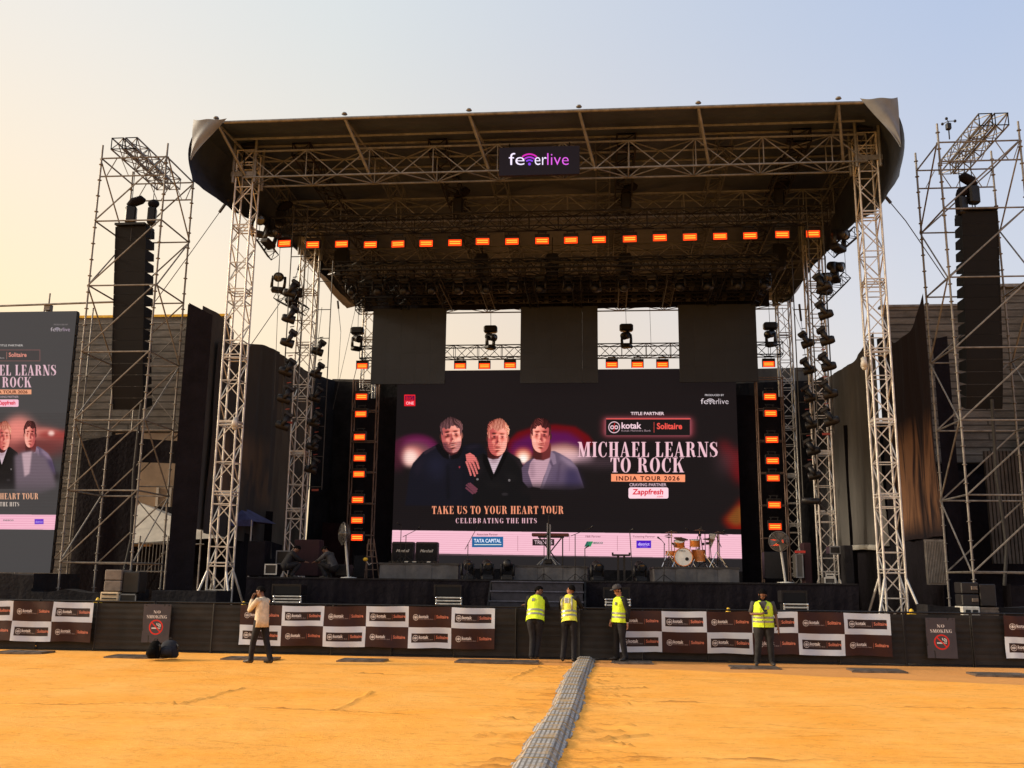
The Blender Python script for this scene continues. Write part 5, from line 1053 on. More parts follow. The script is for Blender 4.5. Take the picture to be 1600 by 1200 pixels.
def patch(name,base,alt,scale,lo,hi,zlo=None,zhi=None,stretch=(1,1,.3)):
    def fn(t,N,L,b):
        c=N.new('ShaderNodeTexCoord'); mp=N.new('ShaderNodeMapping'); mp.inputs['Scale'].default_value=stretch; L.new(c.outputs['Object'],mp.inputs[0]); n=N.new('ShaderNodeTexNoise'); n.inputs['Scale'].default_value=scale; n.inputs['Detail'].default_value=5; n.inputs['Distortion'].default_value=.8; L.new(mp.outputs[0],n.inputs[0])
        r=N.new('ShaderNodeValToRGB'); e=r.color_ramp.elements; e[0].position=lo; e[0].color=(*base,1); e[1].position=hi; e[1].color=(*alt,1); L.new(n.outputs[0],r.inputs[0]); col=r.outputs[0]
        if zlo is not None:
            s=N.new('ShaderNodeSeparateXYZ'); L.new(c.outputs['Object'],s.inputs[0]); a=N.new('ShaderNodeMapRange'); a.inputs[1].default_value=zlo; a.inputs[2].default_value=zlo+.6; L.new(s.outputs[2],a.inputs[0]); a2=N.new('ShaderNodeMapRange'); a2.inputs[1].default_value=zhi; a2.inputs[2].default_value=zhi+.8; a2.inputs[3].default_value=1; a2.inputs[4].default_value=0; L.new(s.outputs[2],a2.inputs[0])
            q=N.new('ShaderNodeMath'); q.operation='MULTIPLY'; L.new(a.outputs[0],q.inputs[0]); L.new(a2.outputs[0],q.inputs[1]); m=N.new('ShaderNodeMix'); m.data_type='RGBA'; L.new(q.outputs[0],m.inputs[0]); m.inputs[6].default_value=(*base,1); L.new(col,m.inputs[7]); col=m.outputs[2]
        L.new(col,b.inputs['Base Color']); b.inputs['Roughness'].default_value=.95; b.inputs['Specular IOR Level'].default_value=.1
        n2=N.new('ShaderNodeTexNoise'); n2.inputs['Scale'].default_value=3; n2.inputs['Detail'].default_value=5; L.new(mp.outputs[0],n2.inputs[0]); bm=N.new('ShaderNodeBump'); bm.inputs['Strength'].default_value=.5; bm.inputs['Distance'].default_value=.08; L.new(n2.outputs[0],bm.inputs['Height']); L.new(bm.outputs[0],b.inputs['Normal'])
    return noisemat(name,fn)
M['brown']=patch('shine_through_cloth',(.018,.013,.015),(.15,.078,.045),1.3,.40,.56,.1,3.1,(1.6,1.6,.25))  # brown patches paint the light shining through the dark cloth
M['mesh2']=patch('shine_through_mesh',(.060,.056,.053),(.13,.092,.065),.9,.42,.62,1.0,3.2,(1,1,.5))  # brown area paints the light coming through the translucent mesh
M['tan']=patch('tan_mesh',(.065,.055,.045),(.12,.10,.078),.8,.35,.65)
M['greymesh']=patch('grey_mesh',(.075,.072,.069),(.11,.105,.10),.8,.35,.65)
zz=lambda x,y,Y: at(x,y,Y)[2]
wall('side_curtain',[(-12.95,28.7,zz(296,475,28.7),0),(-12.2,28.9,zz(335,492,28.9),0)],.03,M['cloth'],'tall black curtain edge beside the left scaffold tower','curtain')
wall('side_curtain',[(-13.05,29.0,10.5,0),(-13.0,30.2,10.55,0)],.05,M['cloth'],'narrow black curtain strip behind the left curtain edge','curtain')
wall('mesh_wall',[(-13.1,30.2,10.75,3.4),(-13.1,31.6,10.85,3.4),(-13.1,33.0,10.55,3.4)],.08,M['greymesh'],'pale grey mesh wall panel behind the front left roof tower','mesh wall','mesh walls round the stage')
wall('mesh_wall',[(-12.9,31.2,9.75,3.3),(-12.85,35.5,10.7,3.1),(-12.9,37.6,10.9,0)],.16,M['mesh2'],'dark mesh wall panel behind the left pipe ladders','mesh wall','mesh walls round the stage')
wall('mesh_wall',[(-13.0,37.6,10.9,2.6),(-13,42.8,11.0,2.8)],.14,M['tan'],'tan mesh wall panel behind the middle left roof tower','mesh wall','mesh walls round the stage')
wall('mesh_wall',[(-13.0,42.8,11.1,0),(-12.6,45,11.2,0),(-7.5,45,11.0,0)],.16,M['cloth2'],'dark mesh back wall left of the screen','mesh wall','mesh walls round the stage')
wall('mesh_wall',[(-7.6,45.4,11.3,5),(-12.9,45.4,11.4,5)],.05,M['greymesh'],'pale mesh strip showing above the dark back wall on the left','mesh wall','mesh walls round the stage')
wall('mesh_wall',[(4.6,45,10.9,0),(10,45,11.1,0),(10.05,43,11.0,0)],.16,M['cloth2'],'dark mesh back wall right of the screen','mesh wall','mesh walls round the stage')
wall('mesh_wall',[(5.0,45.4,11.7,5),(9.9,45.4,11.8,5)],.05,M['greymesh'],'pale mesh strip showing above the dark back wall on the right','mesh wall','mesh walls round the stage')
wall('mesh_wall',[(10.1,44.2,10.9,3.4),(10.05,38.5,10.5,3.3),(10.0,35.2,10.9,3.2)],.14,M['greymesh'],'grey mesh wall panel with a pale hem behind the right pipe ladders','mesh wall','mesh walls round the stage')
mb=MB(); mb.loft([(9.93,36.3,3.18),(9.95,38.4,3.27),(9.9,41,3.3)],[(.10,.02)]*3,(0,0,1),8); single(mb,'white_hem',M['white'],(9.93,36.3,3.2),'white rolled hem below the grey mesh wall on the right','hem')
wall('side_curtain',[(10.0,35.0,10.55,0),(10,33.8,10.35,0)],.05,M['cloth'],'black curtain strip beside the grey mesh wall on the right','curtain')
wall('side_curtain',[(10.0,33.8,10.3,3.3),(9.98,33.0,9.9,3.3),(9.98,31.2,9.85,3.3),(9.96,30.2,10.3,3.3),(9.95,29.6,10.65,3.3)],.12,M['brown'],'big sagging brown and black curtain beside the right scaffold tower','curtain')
wall('side_curtain',[(10.05,34.5,3.6,0),(10.05,30.0,3.6,0)],.1,M['cloth'],'black curtain below the big brown curtain on the right','curtain')
# backdrop under the roof behind the screen, ground level
wall('back_curtain',[(-9.8,38.5,9.1,0),(-7.7,38.4,9.2,0)],.12,M['cloth'],'black curtain between the left lamp ladder and the screen','curtain')
wall('back_curtain',[(5.2,38.4,9.2,0),(7.3,38.5,9.1,0)],.12,M['cloth'],'black curtain between the screen and the right lamp ladder','curtain')
wall('back_curtain',[(-12.7,44.2,4.4,0),(-9,43.5,4.2,0)],.12,M['maroon'],'low dark maroon curtain at the back left of the stage','curtain')
# weathered site wall behind the left scaffold
def fn(t,N,L,b):
    c=N.new('ShaderNodeTexCoord'); s=N.new('ShaderNodeTexBrick'); mp=N.new('ShaderNodeMapping'); mp.inputs['Rotation'].default_value=(RAD(90),0,0); L.new(c.outputs['Object'],mp.inputs[0]); L.new(mp.outputs[0],s.inputs[0]); s.inputs['Scale'].default_value=1
    s.inputs['Color1'].default_value=(.15,.14,.13,1); s.inputs['Color2'].default_value=(.19,.18,.165,1); s.inputs['Mortar'].default_value=(.055,.05,.045,1); s.inputs['Brick Width'].default_value=30; s.inputs['Row Height'].default_value=.27; s.inputs['Mortar Size'].default_value=.03
    n=N.new('ShaderNodeTexNoise'); n.inputs['Scale'].default_value=1.4; n.inputs['Detail'].default_value=9; n.inputs['Roughness'].default_value=.75; m2=N.new('ShaderNodeMapping'); m2.inputs['Scale'].default_value=(.5,1,2); L.new(c.outputs['Object'],m2.inputs[0]); L.new(m2.outputs[0],n.inputs[0])
    r=N.new('ShaderNodeValToRGB'); r.color_ramp.elements[0].position=.35; r.color_ramp.elements[0].color=(.35,.34,.32,1); r.color_ramp.elements[1].position=.65; L.new(n.outputs[0],r.inputs[0])
    m=N.new('ShaderNodeMix'); m.data_type='RGBA'; m.blend_type='MULTIPLY'; m.inputs[0].default_value=1; L.new(s.outputs[0],m.inputs[6]); L.new(r.outputs[0],m.inputs[7]); L.new(m.outputs[2],b.inputs['Base Color']); b.inputs['Roughness'].default_value=.9
    bm=N.new('ShaderNodeBump'); bm.inputs['Strength'].default_value=.6; bm.inputs['Distance'].default_value=.05; L.new(r.outputs[0],bm.inputs['Height']); L.new(bm.outputs[0],b.inputs['Normal'])
M['sitewall']=noisemat('weathered_boards',fn)
YW=33.5
t=empty('boarded_wall',(-17,YW,0),'weathered grey boarded wall with a yellow top edge behind the left scaffold','wall')
zt1=zz(130,497,YW); zt2=zz(300,495,YW)
a0=at(0,0,YW)
def wbox(mb,px0,px1,py0,py1,Y,d=.25):
    p=at(px0,(py0+py1)/2,Y);q=at(px1,(py0+py1)/2,Y); mb.box(p[0],q[0],Y,Y+d,at(px0,py1,Y)[2],at(px0,py0,Y)[2]); return mb
mb=MB(); mb.box(-25,-13.6,YW,YW+.3,7.0,zt1); mb.box(-25,-17.6,YW,YW+.3,0,7.0); mb.build('boards',M['sitewall'],t)
mb=MB(); mb.box(-25,-13.55,YW-.04,YW+.34,zt1,zt1+.09); mb.build('yellow_edge',M['yellow'],t)
mb=MB()
for x in np.arange(-20.5,-13.6,1.9): mb.tube((x,YW-.3,0),(x,YW-.3,zt1+.3),.03,5)
for z in np.arange(1,zt1,2.0): mb.tube((-21,YW-.3,z),(-13.7,YW-.3,z),.025,5)
for k,z in enumerate(np.arange(1,zt1-2,2.0)): mb.tube((-20.5+1.9*(k%3),YW-.35,z),(-18.6+1.9*(k%3),YW-.35,z+2),.02,5); mb.tube((-16.7,YW-.35,z+2*(k%2)),(-14.8,YW-.35,z+2*((k+1)%2)),.02,5)
mb.build('scaffold_frame',M['scaf'],t)
wall('back_curtain',[(-18.4,33.0,6.6,0),(-16.2,33.0,7.0,0)],.08,M['cloth'],'black cloth behind the left half of the left scaffold tower','curtain')
wall('back_curtain',[(-16.25,33.1,6.7,5.85),(-13.2,33.1,6.5,5.75)],.05,M['cloth'],'black cloth band above the beige opening behind the left scaffold','curtain')
YY=38.0
t=empty('site_shed',(-17,YY+1,0),'beige site shed seen through the opening behind the left scaffold','shed')
mb=MB(); mb.box(-21.5,-14,YY+1,YY+6,0,8.2); mb.build('wall',mat('beige_plaster',(.30,.22,.15),.85,0,.15,1.2,.3),t)
mb=MB(); mb.box(-21.7,-13.8,YY+.8,YY+6.2,8.2,8.35); mb.build('roof',M['scaf'],t)
mb=MB()
for i in range(7): mb.box(-18.3+i*.55,-18.2+i*.55,YY+.95,YY+1,4.6,5.5)
mb.build('vent_slats',M['canvas'],t)
t=empty('marquee_tent',(-17,36,0),'sloping white marquee tent behind the left scaffold tower','tent')
p=[at(160,868,36),at(232,800,36),at(262,820,36),at(262,880,36),at(200,900,36)]
mb=MB(); q=[(a[0],36,a[2]) for a in p]; q2=[(a[0],39,a[2]+.5) for a in p]
apx=at(228,795,37.5)
mb.add([(-18.6,35.2,3.0),(-14.0,35.2,3.3),(-14.0,38.5,3.4),(-18.6,38.5,3.0),(apx[0],37,apx[2]+.2)],[(0,1,4),(1,2,4),(2,3,4),(3,0,4)]); mb.build('canopy',M['canvas'],t)
for x,y in ((-18.5,35.3),(-14.1,35.3)): mb=MB(); mb.tube((x,y,0),(x,y,3.2),.04,6); mb.build('pole',M['white'],t)
mb=MB(); mb.box(-16.0,-14.0,36.2,36.3,0,2.0); mb.box(-18.6,-16.6,36.4,36.5,0,3.0); mb.build('side_sheet',M['cloth'],t)
# metal railing behind left tower
t=empty('steel_railing',(-14.6,31.5,0),'grey steel picket railing standing behind the left scaffold','railing')
a=at(218,850,31.5);b=at(262,850,31.5)
mb=MB(); 
for i in range(9): x=a[0]+(b[0]-a[0])*i/8; mb.tube((x,31.5,at(x*0+240,895,31.5)[2]),(x,31.5,at(240,848,31.5)[2]),.014,4)
mb.tube((a[0]-.05,31.5,at(240,848,31.5)[2]),(b[0]+.05,31.5,at(240,848,31.5)[2]),.02,5); mb.tube((a[0]-.05,31.5,at(240,893,31.5)[2]),(b[0]+.05,31.5,at(240,893,31.5)[2]),.02,5); mb.tube((a[0],31.5,0),(a[0],31.5,3.2),.03,5); mb.tube((b[0],31.5,0),(b[0],31.5,3.2),.03,5); mb.build('pickets',M['scaf'],t)
# right background
t=empty('boarded_wall',(14,36,0),'weathered grey boarded wall behind the right scaffold tower','wall')
mb=MB(); z1=at(1530,478,36)[2]; z2=at(1570,448,36)[2]; mb.box(10.6,14.2,36,36.3,6.2,z1); mb.box(14.2,20,36.1,36.4,4.5,z2); mb.build('boards',M['sitewall'],t)
mb=MB(); mb.box(10.5,14.2,35.95,36.34,z1,z1+.08); mb.box(14.2,20,36.0,36.45,z2,z2+.12); mb.build('top_edge',M['scaf'],t)
wall('back_curtain',[(at(1462,600,34)[0],34,at(1460,530,34)[2],0),(at(1486,600,34)[0],34,at(1480,525,34)[2],0)],.08,M['cloth'],'dark blue-black cloth strip behind the left leg of the right scaffold','curtain')
wall('back_curtain',[(11.0,35,6.1,0),(14.6,35,5.4,0),(16.4,34.8,at(1600,455,34.8)[2]-.1,0),(20,34.8,13,0)],.08,M['cloth'],'large black cloth behind the right scaffold tower','curtain')
t=empty('site_container',(13.4,33.5,0),'light grey corrugated panel standing behind the right scaffold','panel')
p=at(1560,790,33.5); mb=MB()
for i in range(14): mb.box(p[0]-.3+i*.12,p[0]-.22+i*.12,33.5,33.56,2.6,6.3)
mb.box(p[0]-.32,p[0]+1.5,33.56,33.6,2.6,6.3); mb.build('corrugated_sheet',M['meshcloth'],t)
p=at(1463,889,29.8); mb=MB()
for i in range(12): mb.box(p[0]-.27+i*.045,p[0]-.245+i*.045,29.76,29.8,1.95,3.15)
mb.box(p[0]-.29,p[0]+.29,29.8,29.83,1.9,3.2); single(mb,'corrugated_panel',M['scaf'],(p[0],29.8,1.9),'small pale corrugated sheet beside the right scaffold leg','panel')
wall('back_curtain',[(-17.5,37.2,4.6,0),(-12.6,37.0,4.4,0)],.08,M['cloth'],'black curtain behind the dark blue canopy','curtain')
wall('back_curtain',[(-12.9,33.0,3.6,0),(-13.0,42.5,3.0,0)],.08,M['cloth'],'black curtain below the mesh walls at the left wing','curtain')
wall('back_curtain',[(10.2,45,4.6,0),(10.15,34.2,4.4,0)],.08,M['cloth'],'black curtain below the grey mesh wall on the right','curtain')
wall('back_curtain',[(9.9,40,8.2,0),(23,40,9.0,0)],.08,M['cloth'],'long black backdrop far behind the right scaffold','curtain')
# blue canopy behind the left
t=empty('blue_canopy',(-12,38,0),'dark blue pop-up canopy with a white front edge behind the left roof tower','canopy')
a=at(315,800,33.5);b=at(396,806,33.5); zc=at(340,812,33.5)[2]; mb=MB()
mb.add([(a[0],33.5,zc),(b[0],33.5,zc-.05),(b[0],36,zc),(a[0],36,zc),((a[0]+b[0])/2-.3,34.7,zc+.75)],[(0,1,4),(1,2,4),(2,3,4),(3,0,4)]); mb.box(a[0],b[0],33.48,33.5,zc-.22,zc); mb.build('canopy_cloth',M['blue'],t)
mb=MB(); mb.box(a[0]+.05,a[0]+.75,33.44,33.47,zc-.1,zc+.35); mb.build('white_flap',M['canvas'],t)
for x in (b[0]-.05,a[0]+.05): mb=MB(); mb.tube((x,33.5,1.0),(x,33.5,zc),.03,6); mb.build('pole',M['white'],t)
# ------------------------------------------------------------------ stage equipment
DZ=1.88
def amp(x0,x1,y,z,h,lb):
    t=empty('guitar_amplifier',((x0+x1)/2,y,z),lb,'amplifier','guitar amplifiers'); mb=MB(); mb.bev(x0,x1,y,y+.36,z,z+h,.03); mb.build('cabinet',M['blk'],t)
    mb=MB(); mb.box(x0+.04,x1-.04,y-.012,y-.002,z+.05,z+h-.06); mb.build('grille',M['cloth2'],t)
    tx=bpy.data.curves.new('w','FONT'); tx.body='Marshall'; tx.size=.12; tx.shear=.35; tx.offset=.003; tx.extrude=.003; tx.align_x='CENTER'; o=bpy.data.objects.new('w',tx); S.collection.objects.link(o); bpy.context.view_layer.update()
    me=bpy.data.meshes.new_from_object(o.evaluated_get(bpy.context.evaluated_depsgraph_get())); bpy.data.objects.remove(o); me.materials.clear(); me.materials.append(M['white']); q=bpy.data.objects.new('logo',me); S.collection.objects.link(q); q.parent=t; q.rotation_euler=(RAD(90),0,0); q.location=(0,-.02,h*.52)
    mb=MB(); mb.box(x0,x0+.04,y-.01,y+.01,z,z+.04); 
    for x in (x0+.05,x1-.05): mb.tube((x,y+.05,z-.0),(x,y+.05,z+.02),.03,6)
    mb.build('corner',M['chrome'],t)
rz=DZ+.5
amp(-6.52,-5.82,30.6,rz,.66,'black guitar amplifier on the left riser, the left one of the pair'); amp(-5.76,-5.06,30.6,rz,.66,'black guitar amplifier on the left riser, the right one of the pair')
t=empty('effects_pedals',(-5.5,30.2,rz),'effects pedals and cables lying in front of the guitar amplifiers','pedals')
mb=MB()
for i in range(12): x=-6.5+i*.13; mb.bev(x,x+.09,30.12,30.26,rz,rz+.05,.01); mb.tube((x+.04,30.15,rz+.04),(x+.16,30.13,rz+.06),.012,4)
mb.build('pedal',M['blkmetal'],t); mb=MB(); 
for x in (-6.0,-5.75,-5.3): mb.box(x,x+.12,30.10,30.12,rz+.02,rz+.05)
mb.build('trim',M['white'],t)
def micstand(x,y,z,h,lb,boom=None,lean=0):
    t=empty('microphone_stand',(x,y,z),lb,'microphone stand','microphone stands'); mb=MB(); mb.tube((x,y,z+.02),(x+lean,y,z+h),.012,6)
    for a in (.4,2.5,4.6): mb.tube((x,y,z+.22),(x+.3*math.cos(a),y+.3*math.sin(a),z+.01),.010,5)
    top=(x+lean,y,z+h)
    if boom: mb.tube((x+lean-boom[0]*.3,y,z+h-boom[1]*.3),(x+lean+boom[0],y,z+h+boom[1]),.009,5); top=(x+lean+boom[0],y,z+h+boom[1])
    mb.build('stand',M['blkmetal'],t); d=.06 if not boom or boom[0]>0 else -.06
    mb=MB(); mb.loft([top,(top[0]+d,top[1]-.06,top[2]+.04),(top[0]+d*1.8,top[1]-.12,top[2]+.07)],[.012,.018,.028],(1,0,0),8); mb.build('microphone',M['blk'],t)
def pxstand(x0,y0,Y,z,hpx,lb,boom=None,lean=0):
    p=at(x0,y0,Y); micstand(p[0],Y,z,hpx,lb,boom,lean)
micstand(at(739,870,30)[0],28.8,DZ,1.05,'microphone stand with a raised boom left of the stage stairs',(.3,.55),0)
micstand(at(628,850,30.5)[0],30.3,rz,1.15,'microphone stand in front of the left amplifier',(.0,.01),.0)
micstand(at(637,850,30.5)[0],30.2,rz,.85,'short microphone stand between the two guitar amplifiers',(.35,.18),0)
micstand(at(899,900,29)[0],28.8,DZ,1.35,'boom microphone stand just right of the keyboard',(.42,.17),0)
micstand(at(849,900,29)[0],29.3,DZ,1.3,'plain microphone stand behind the left part of the keyboard')
micstand(at(914,890,29)[0],29.0,DZ,.95,'short microphone stand between the keyboard and the small table')
micstand(at(988,880,29)[0],28.8,DZ,1.45,'tall microphone stand right of the small folding table',None,-.07)
micstand(at(1037,905,28.8)[0],28.7,DZ,1.1,'black tripod microphone stand in front of the drum riser',(-.08,.10),.03)
micstand(at(1128,900,30)[0],30.4,DZ+.46,1.0,'tall boom stand at the right end of the drum riser',(-.9,.1),0)
micstand(at(1110,900,30)[0],31.2,DZ+.46,1.05,'boom microphone stand reaching over the right cymbals',(.5,.03),0)
# centre keyboard and the winch stand
t=empty('stage_keyboard',(-1.1,31,DZ),'long dark red keyboard on a stand at the centre of the stage','keyboard'); a=at(831,835,31);b=at(889,836,31)
mb=MB(); mb.bev(a[0],b[0],30.9,31.2,a[2]-.06,a[2]+.04,.02); mb.build('keyboard_body',mat('dark_red_lacquer',(.10,.022,.018),.4,0,.2,5),t); mb=MB(); mb.box(a[0]+.2,b[0]-.15,30.88,30.93,a[2]-.11,a[2]-.06); mb.build('keys',M['blk'],t)
mb=MB(); 
for s in (-1,1): mb.tube(((a[0]+b[0])/2-.35*s,31.05,DZ+.46),((a[0]+b[0])/2+.35*s,31.05,a[2]-.1),.02,6)
mb.tube((b[0]-.2,31.05,DZ+.46),(b[0]-.2,31.05,a[2]),.02,5); mb.build('stand',M['blkmetal'],t)
p=at(857,880,30.3); t=empty('winch_stand',(p[0],30.4,DZ+.46),'silver and black tripod winch stand at the centre of the stage','winch stand'); x=p[0]; z=DZ+.46
mb=MB(); mb.box(x-.06,x-.02,30.35,30.45,z+.15,z+1.30); mb.box(x+.02,x+.06,30.35,30.45,z+.15,z+1.26); mb.build('mast',M['alu'],t); mb=MB(); mb.tube((x,30.42,z+.1),(x,30.42,z+1.55),.02,6); mb.tube((x-.07,30.4,z+1.6),(x+.09,30.4,z+1.58),.02,5); mb.bev(x-.12,x+.12,30.3,30.5,z+.04,z+.2,.03); mb.build('column',M['blkmetal'],t)
for s in (-1,1):
    for d in (-.25,.1):
        mb=MB(); mb.tube((x+s*.06,30.4,z+.28),(x+s*(.36 if d>0 else .25),30.4+d,z+.02),.02,5); mb.build('leg',M['alu'],t)
# folding table with laptop stand
a=at(957,867,29.4);b=at(984,867,29.4); t=empty('folding_table',((a[0]+b[0])/2,29.4,DZ),'narrow black stand with a tray at the right of the stage centre','table'); mb=MB(); mb.box(a[0],b[0],29.3,29.6,a[2]-.03,a[2]+.02); mb.box(a[0]-.02,a[0]+.03,29.28,29.6,a[2]-.02,a[2]+.07); mb.box(b[0]-.03,b[0]+.02,29.28,29.6,a[2]-.02,a[2]+.07); mb.build('tray',M['blkmetal'],t)
c=(a[0]+b[0])/2
for s in (-.09,.09): mb=MB(); mb.box(c+s-.03,c+s+.03,29.4,29.46,DZ,a[2]-.03); mb.box(c+s-.05,c+s+.05,29.25,29.6,DZ,DZ+.03); mb.build('leg',M['blkmetal'],t)
# floor moving lights
for k,q in enumerate((729,760,792,933,1001)):
    p=at(q,895,29.6); mover(p[0],29.8,DZ+.14,'black moving light standing on the stage floor, %s of five from the left'%ORD[k],'moving lights on the stage floor',(0,0,RAD(180 if k==2 else 15)),.92)
# ------------------------------------------------------------------ drum kit
y=30.9; dz=DZ+.46; c=at(1068,868,30.7); dk=empty('drum_kit',(c[0],y,dz),'amber drum kit with a white bass drum head on the right riser','drum kit')
cx,cz=c[0],dz+.31
mb=MB(); mb.lathe((cx,30.7,cz),(0,1,0),[(.275,-.0),(.285,.02),(.285,.4),(.275,.42)],32); bd=mb.build('bass_drum',M['shell'],dk)
mb=MB(); mb.lathe((cx,30.695,cz),(0,-1,0),[(.262,0),(.0,.012)],32); mb.build('drum_head',M['dhead'],bd); mb=MB(); mb.torus((cx,30.69,cz),(0,1,0),.275,.014,32); mb.build('hoop',M['shell'],bd)
mb=MB(); mb.lathe((cx+.10,30.68,cz-.06),(0,-1,0),[(.055,0),(.0,.004)],18); mb.build('port_hole',M['blk'],bd)
tx=bpy.data.curves.new('w','FONT'); tx.body='YAMAHA'; tx.size=.05; tx.offset=.001; tx.align_x='CENTER'; tx.extrude=.001; o=bpy.data.objects.new('w',tx); S.collection.objects.link(o); bpy.context.view_layer.update(); me=bpy.data.meshes.new_from_object(o.evaluated_get(bpy.context.evaluated_depsgraph_get())); bpy.data.objects.remove(o); me.materials.clear(); me.materials.append(M['blk']); q=bpy.data.objects.new('lettering',me); S.collection.objects.link(q); q.parent=dk; q.rotation_euler=(RAD(90),0,0); q.location=(cx-.04-c[0],30.66-y,cz+.17-dz)
for s in (-1,1):
    mb=MB(); mb.tube((cx+s*.22,30.78,cz-.05),(cx+s*.36,30.68,dz),.014,5); mb.build('spur',M['chrome'],bd)
    mb=MB()
    for a in np.linspace(0,2*math.pi,9)[:-1]: mb.tube((cx+.29*math.cos(a),30.70,cz+.29*math.sin(a)),(cx+.29*math.cos(a),30.80,cz+.29*math.sin(a)),.012,4)
    if s>0: mb.build('lug',M['chrome'],bd)
def tom(x,y_,z,r,h,tx_=0,nm='tom_drum'):
    R=Matrix.Rotation(tx_,3,'X'); ax=R@Vector((0,0,1)); mb=MB(); mb.lathe((x,y_,z),ax,[(r,0),(r*1.01,h*.5),(r,h)],22); o=mb.build(nm,M['shell'],dk); mb=MB(); mb.lathe(Vector((x,y_,z))+ax*h,ax,[(r,0),(0,.006)],22); mb.build('drum_head',M['dhead'],o); mb=MB(); mb.torus(Vector((x,y_,z))+ax*h,ax,r+.008,.009,22); mb.torus((x,y_,z),ax,r+.008,.009,22); mb.build('rim',M['chrome'],o)
tom(cx-.10,31.0,cz+.33,.16,.17,.35); tom(cx+.37,30.9,cz+.33,.155,.20,.15); tom(cx+.5,31.2,dz+.18,.21,.36); tom(cx-.33,31.3,dz+.36,.18,.14,0,'snare_drum')
def cymbal(x,y_,z,r,tl,bx,by,h=None,pair=0):
    R=Matrix.Rotation(tl[0],3,'X')@Matrix.Rotation(tl[1],3,'Y'); ax=R@Vector((0,0,1)); mb=MB(); mb.lathe((x,y_,z),ax,[(r,0),(r*.6,.02),(r*.2,.035),(r*.14,.05),(0,.055)],26)
    if pair: mb.lathe((x,y_,z-.03),-ax,[(r,0),(r*.6,.02),(r*.2,.035),(0,.05)],26)
    mb.build('cymbal',M['brass'],dk); mb=MB(); mb.tube((x,y_,z-.02),(bx,by,dz+.25),.012,6); mb.tube((x,y_,z),(x,y_,z+.06),.008,4)
    for a in (.3,2.4,4.5): mb.tube((bx,by,dz+.35),(bx+.26*math.cos(a),by+.26*math.sin(a),dz+.01),.010,5)
    mb.build('cymbal_stand',M['chrome'],dk)
def cy(px_,py_,Y,r,tl,bx=None,pair=0):
    p=at(px_,py_,Y); cymbal(p[0],Y,p[2],r,tl,p[0] if bx is None else bx,Y+.1,pair=pair)
cy(1064,842,31.1,.23,(.25,.12)); cy(1049,832,31.3,.19,(.1,-.05),pair=0); cy(1045,837,31.4,.15,(.05,0),pair=1); cy(1093,829,31.2,.18,(.15,.02)); cy(1108,843,31.3,.2,(.2,.05)); cy(1122,833,31.5,.2,(.1,-.05)); cy(1054,851,30.85,.10,(.6,.5))
mb=MB()
for (a,b) in (((1089,880),(1096,822)),((1101,880),(1095,840)),((1112,880),(1108,835)),((1075,880),(1080,845)),((1086,870),(1090,838)),((1121,885),(1121,832)),((1118,835),(1127,855))):
    p=at(*a,31.2);q=at(*b,31.2); p[2]=max(p[2],dz); mb.tube(p,q,.013,5)
for x,yy in ((1093,836),(1098,850),(1091,859),(1105,849),(1086,847)): p=at(x,yy,31.15); mb.bev(p[0]-.04,p[0]+.05,31.1,31.2,p[2]-.04,p[2]+.04,.01)
mb.build('hardware',M['blkmetal'],dk)
mb=MB()
for x0,x1 in ((1090,1080),(1098,1115),(1120,1108),(1120,1136),(1044,1034),(1044,1056)):
    a=at(x0,862,31.1);b=at(x1,885,31.1); mb.tube((a[0],31.1,a[2]),(b[0],31.0,dz+.01),.013,5)
mb.build('stand_leg',M['chrome'],dk)
p=at(1112,846,31.3); mb=MB(); mb.add([(p[0]-.03,31.3,p[2]-.22),(p[0]+.16,31.3,p[2]+.22),(p[0]-.06,31.32,p[2]+.24),(p[0]-.03,31.35,p[2]-.2),(p[0]+.16,31.35,p[2]+.24),(p[0]-.06,31.36,p[2]+.26)],[(0,1,2),(5,4,3),(0,3,4,1),(1,4,5,2),(2,5,3,0)]); mb.build('wind_shield',M['canvas'],dk)
mb=MB(); mb.lathe((cx+.1,31.9,dz+.5),(0,0,1),[(0,0),(.17,.0),(.18,.04),(.16,.08),(0,.08)],16); mb.tube((cx+.1,31.9,dz),(cx+.1,31.9,dz+.5),.025,6); mb.build('stool',M['blk'],dk)
# ------------------------------------------------------------------ subs / monitors on white cases in the pit
def pitspeaker(px0,px1,ptop,pbot,Y,lb):
    a=at(px0,ptop,Y);b=at(px1,pbot,Y); x0,x1=a[0],b[0]; zt_,zb=a[2],b[2]; zm=zb+(zt_-zb)*.42
    t=empty('pit_speaker',((x0+x1)/2,Y,0),lb,'loudspeaker','loudspeakers in front of the stage')
    mb=MB(); mb.bev(x0-.02,x1-.02,Y,Y+.6,zm+.01,zt_,.02); mb.build('speaker_box',M['blk'],t)
    mb=MB(); mb.box(x0-.03,x0-.0,Y-.02,Y,zm,zt_+.01); mb.box(x1-.04,x1-.01,Y-.02,Y,zm,zt_+.01); mb.box(x0-.0,x1-.04,Y-.02,Y,zt_-.02,zt_+.01); mb.build('speaker_rim',M['blkmetal'],t)
    mb=MB(); mb.box(x0+.02,x1-.05,Y-.012,Y-.002,zm+.03,zt_-.05); mb.build('grille',M['array'],t)
    mb=MB(); mb.box(x0+.03,x1,Y+.02,Y+.55,0.02,zm-.02); cs=mb.build('case',M['blk'],t)
    mb=MB(); h=(zm-zb); 
    for k in range(3): z=zb+h*(.06+k*.37); mb.bev(x0+.02,x1+.01,Y-.02,Y+.03,z,z+h*.17,.008)
    for x in (x0+.02,x1-.03): mb.box(x,x+.04,Y-.01,Y+.02,zb,zm)
    mb.build('white_slat',M['white'],cs); mb=MB()
    for x in (x0+.04,x1-.01):
        for z in (zb+.03,zm-.03): mb.ell((x,Y-.02,z),(.03,.02,.03),8,5)
    mb.build('ball_corner',M['chrome'],cs)
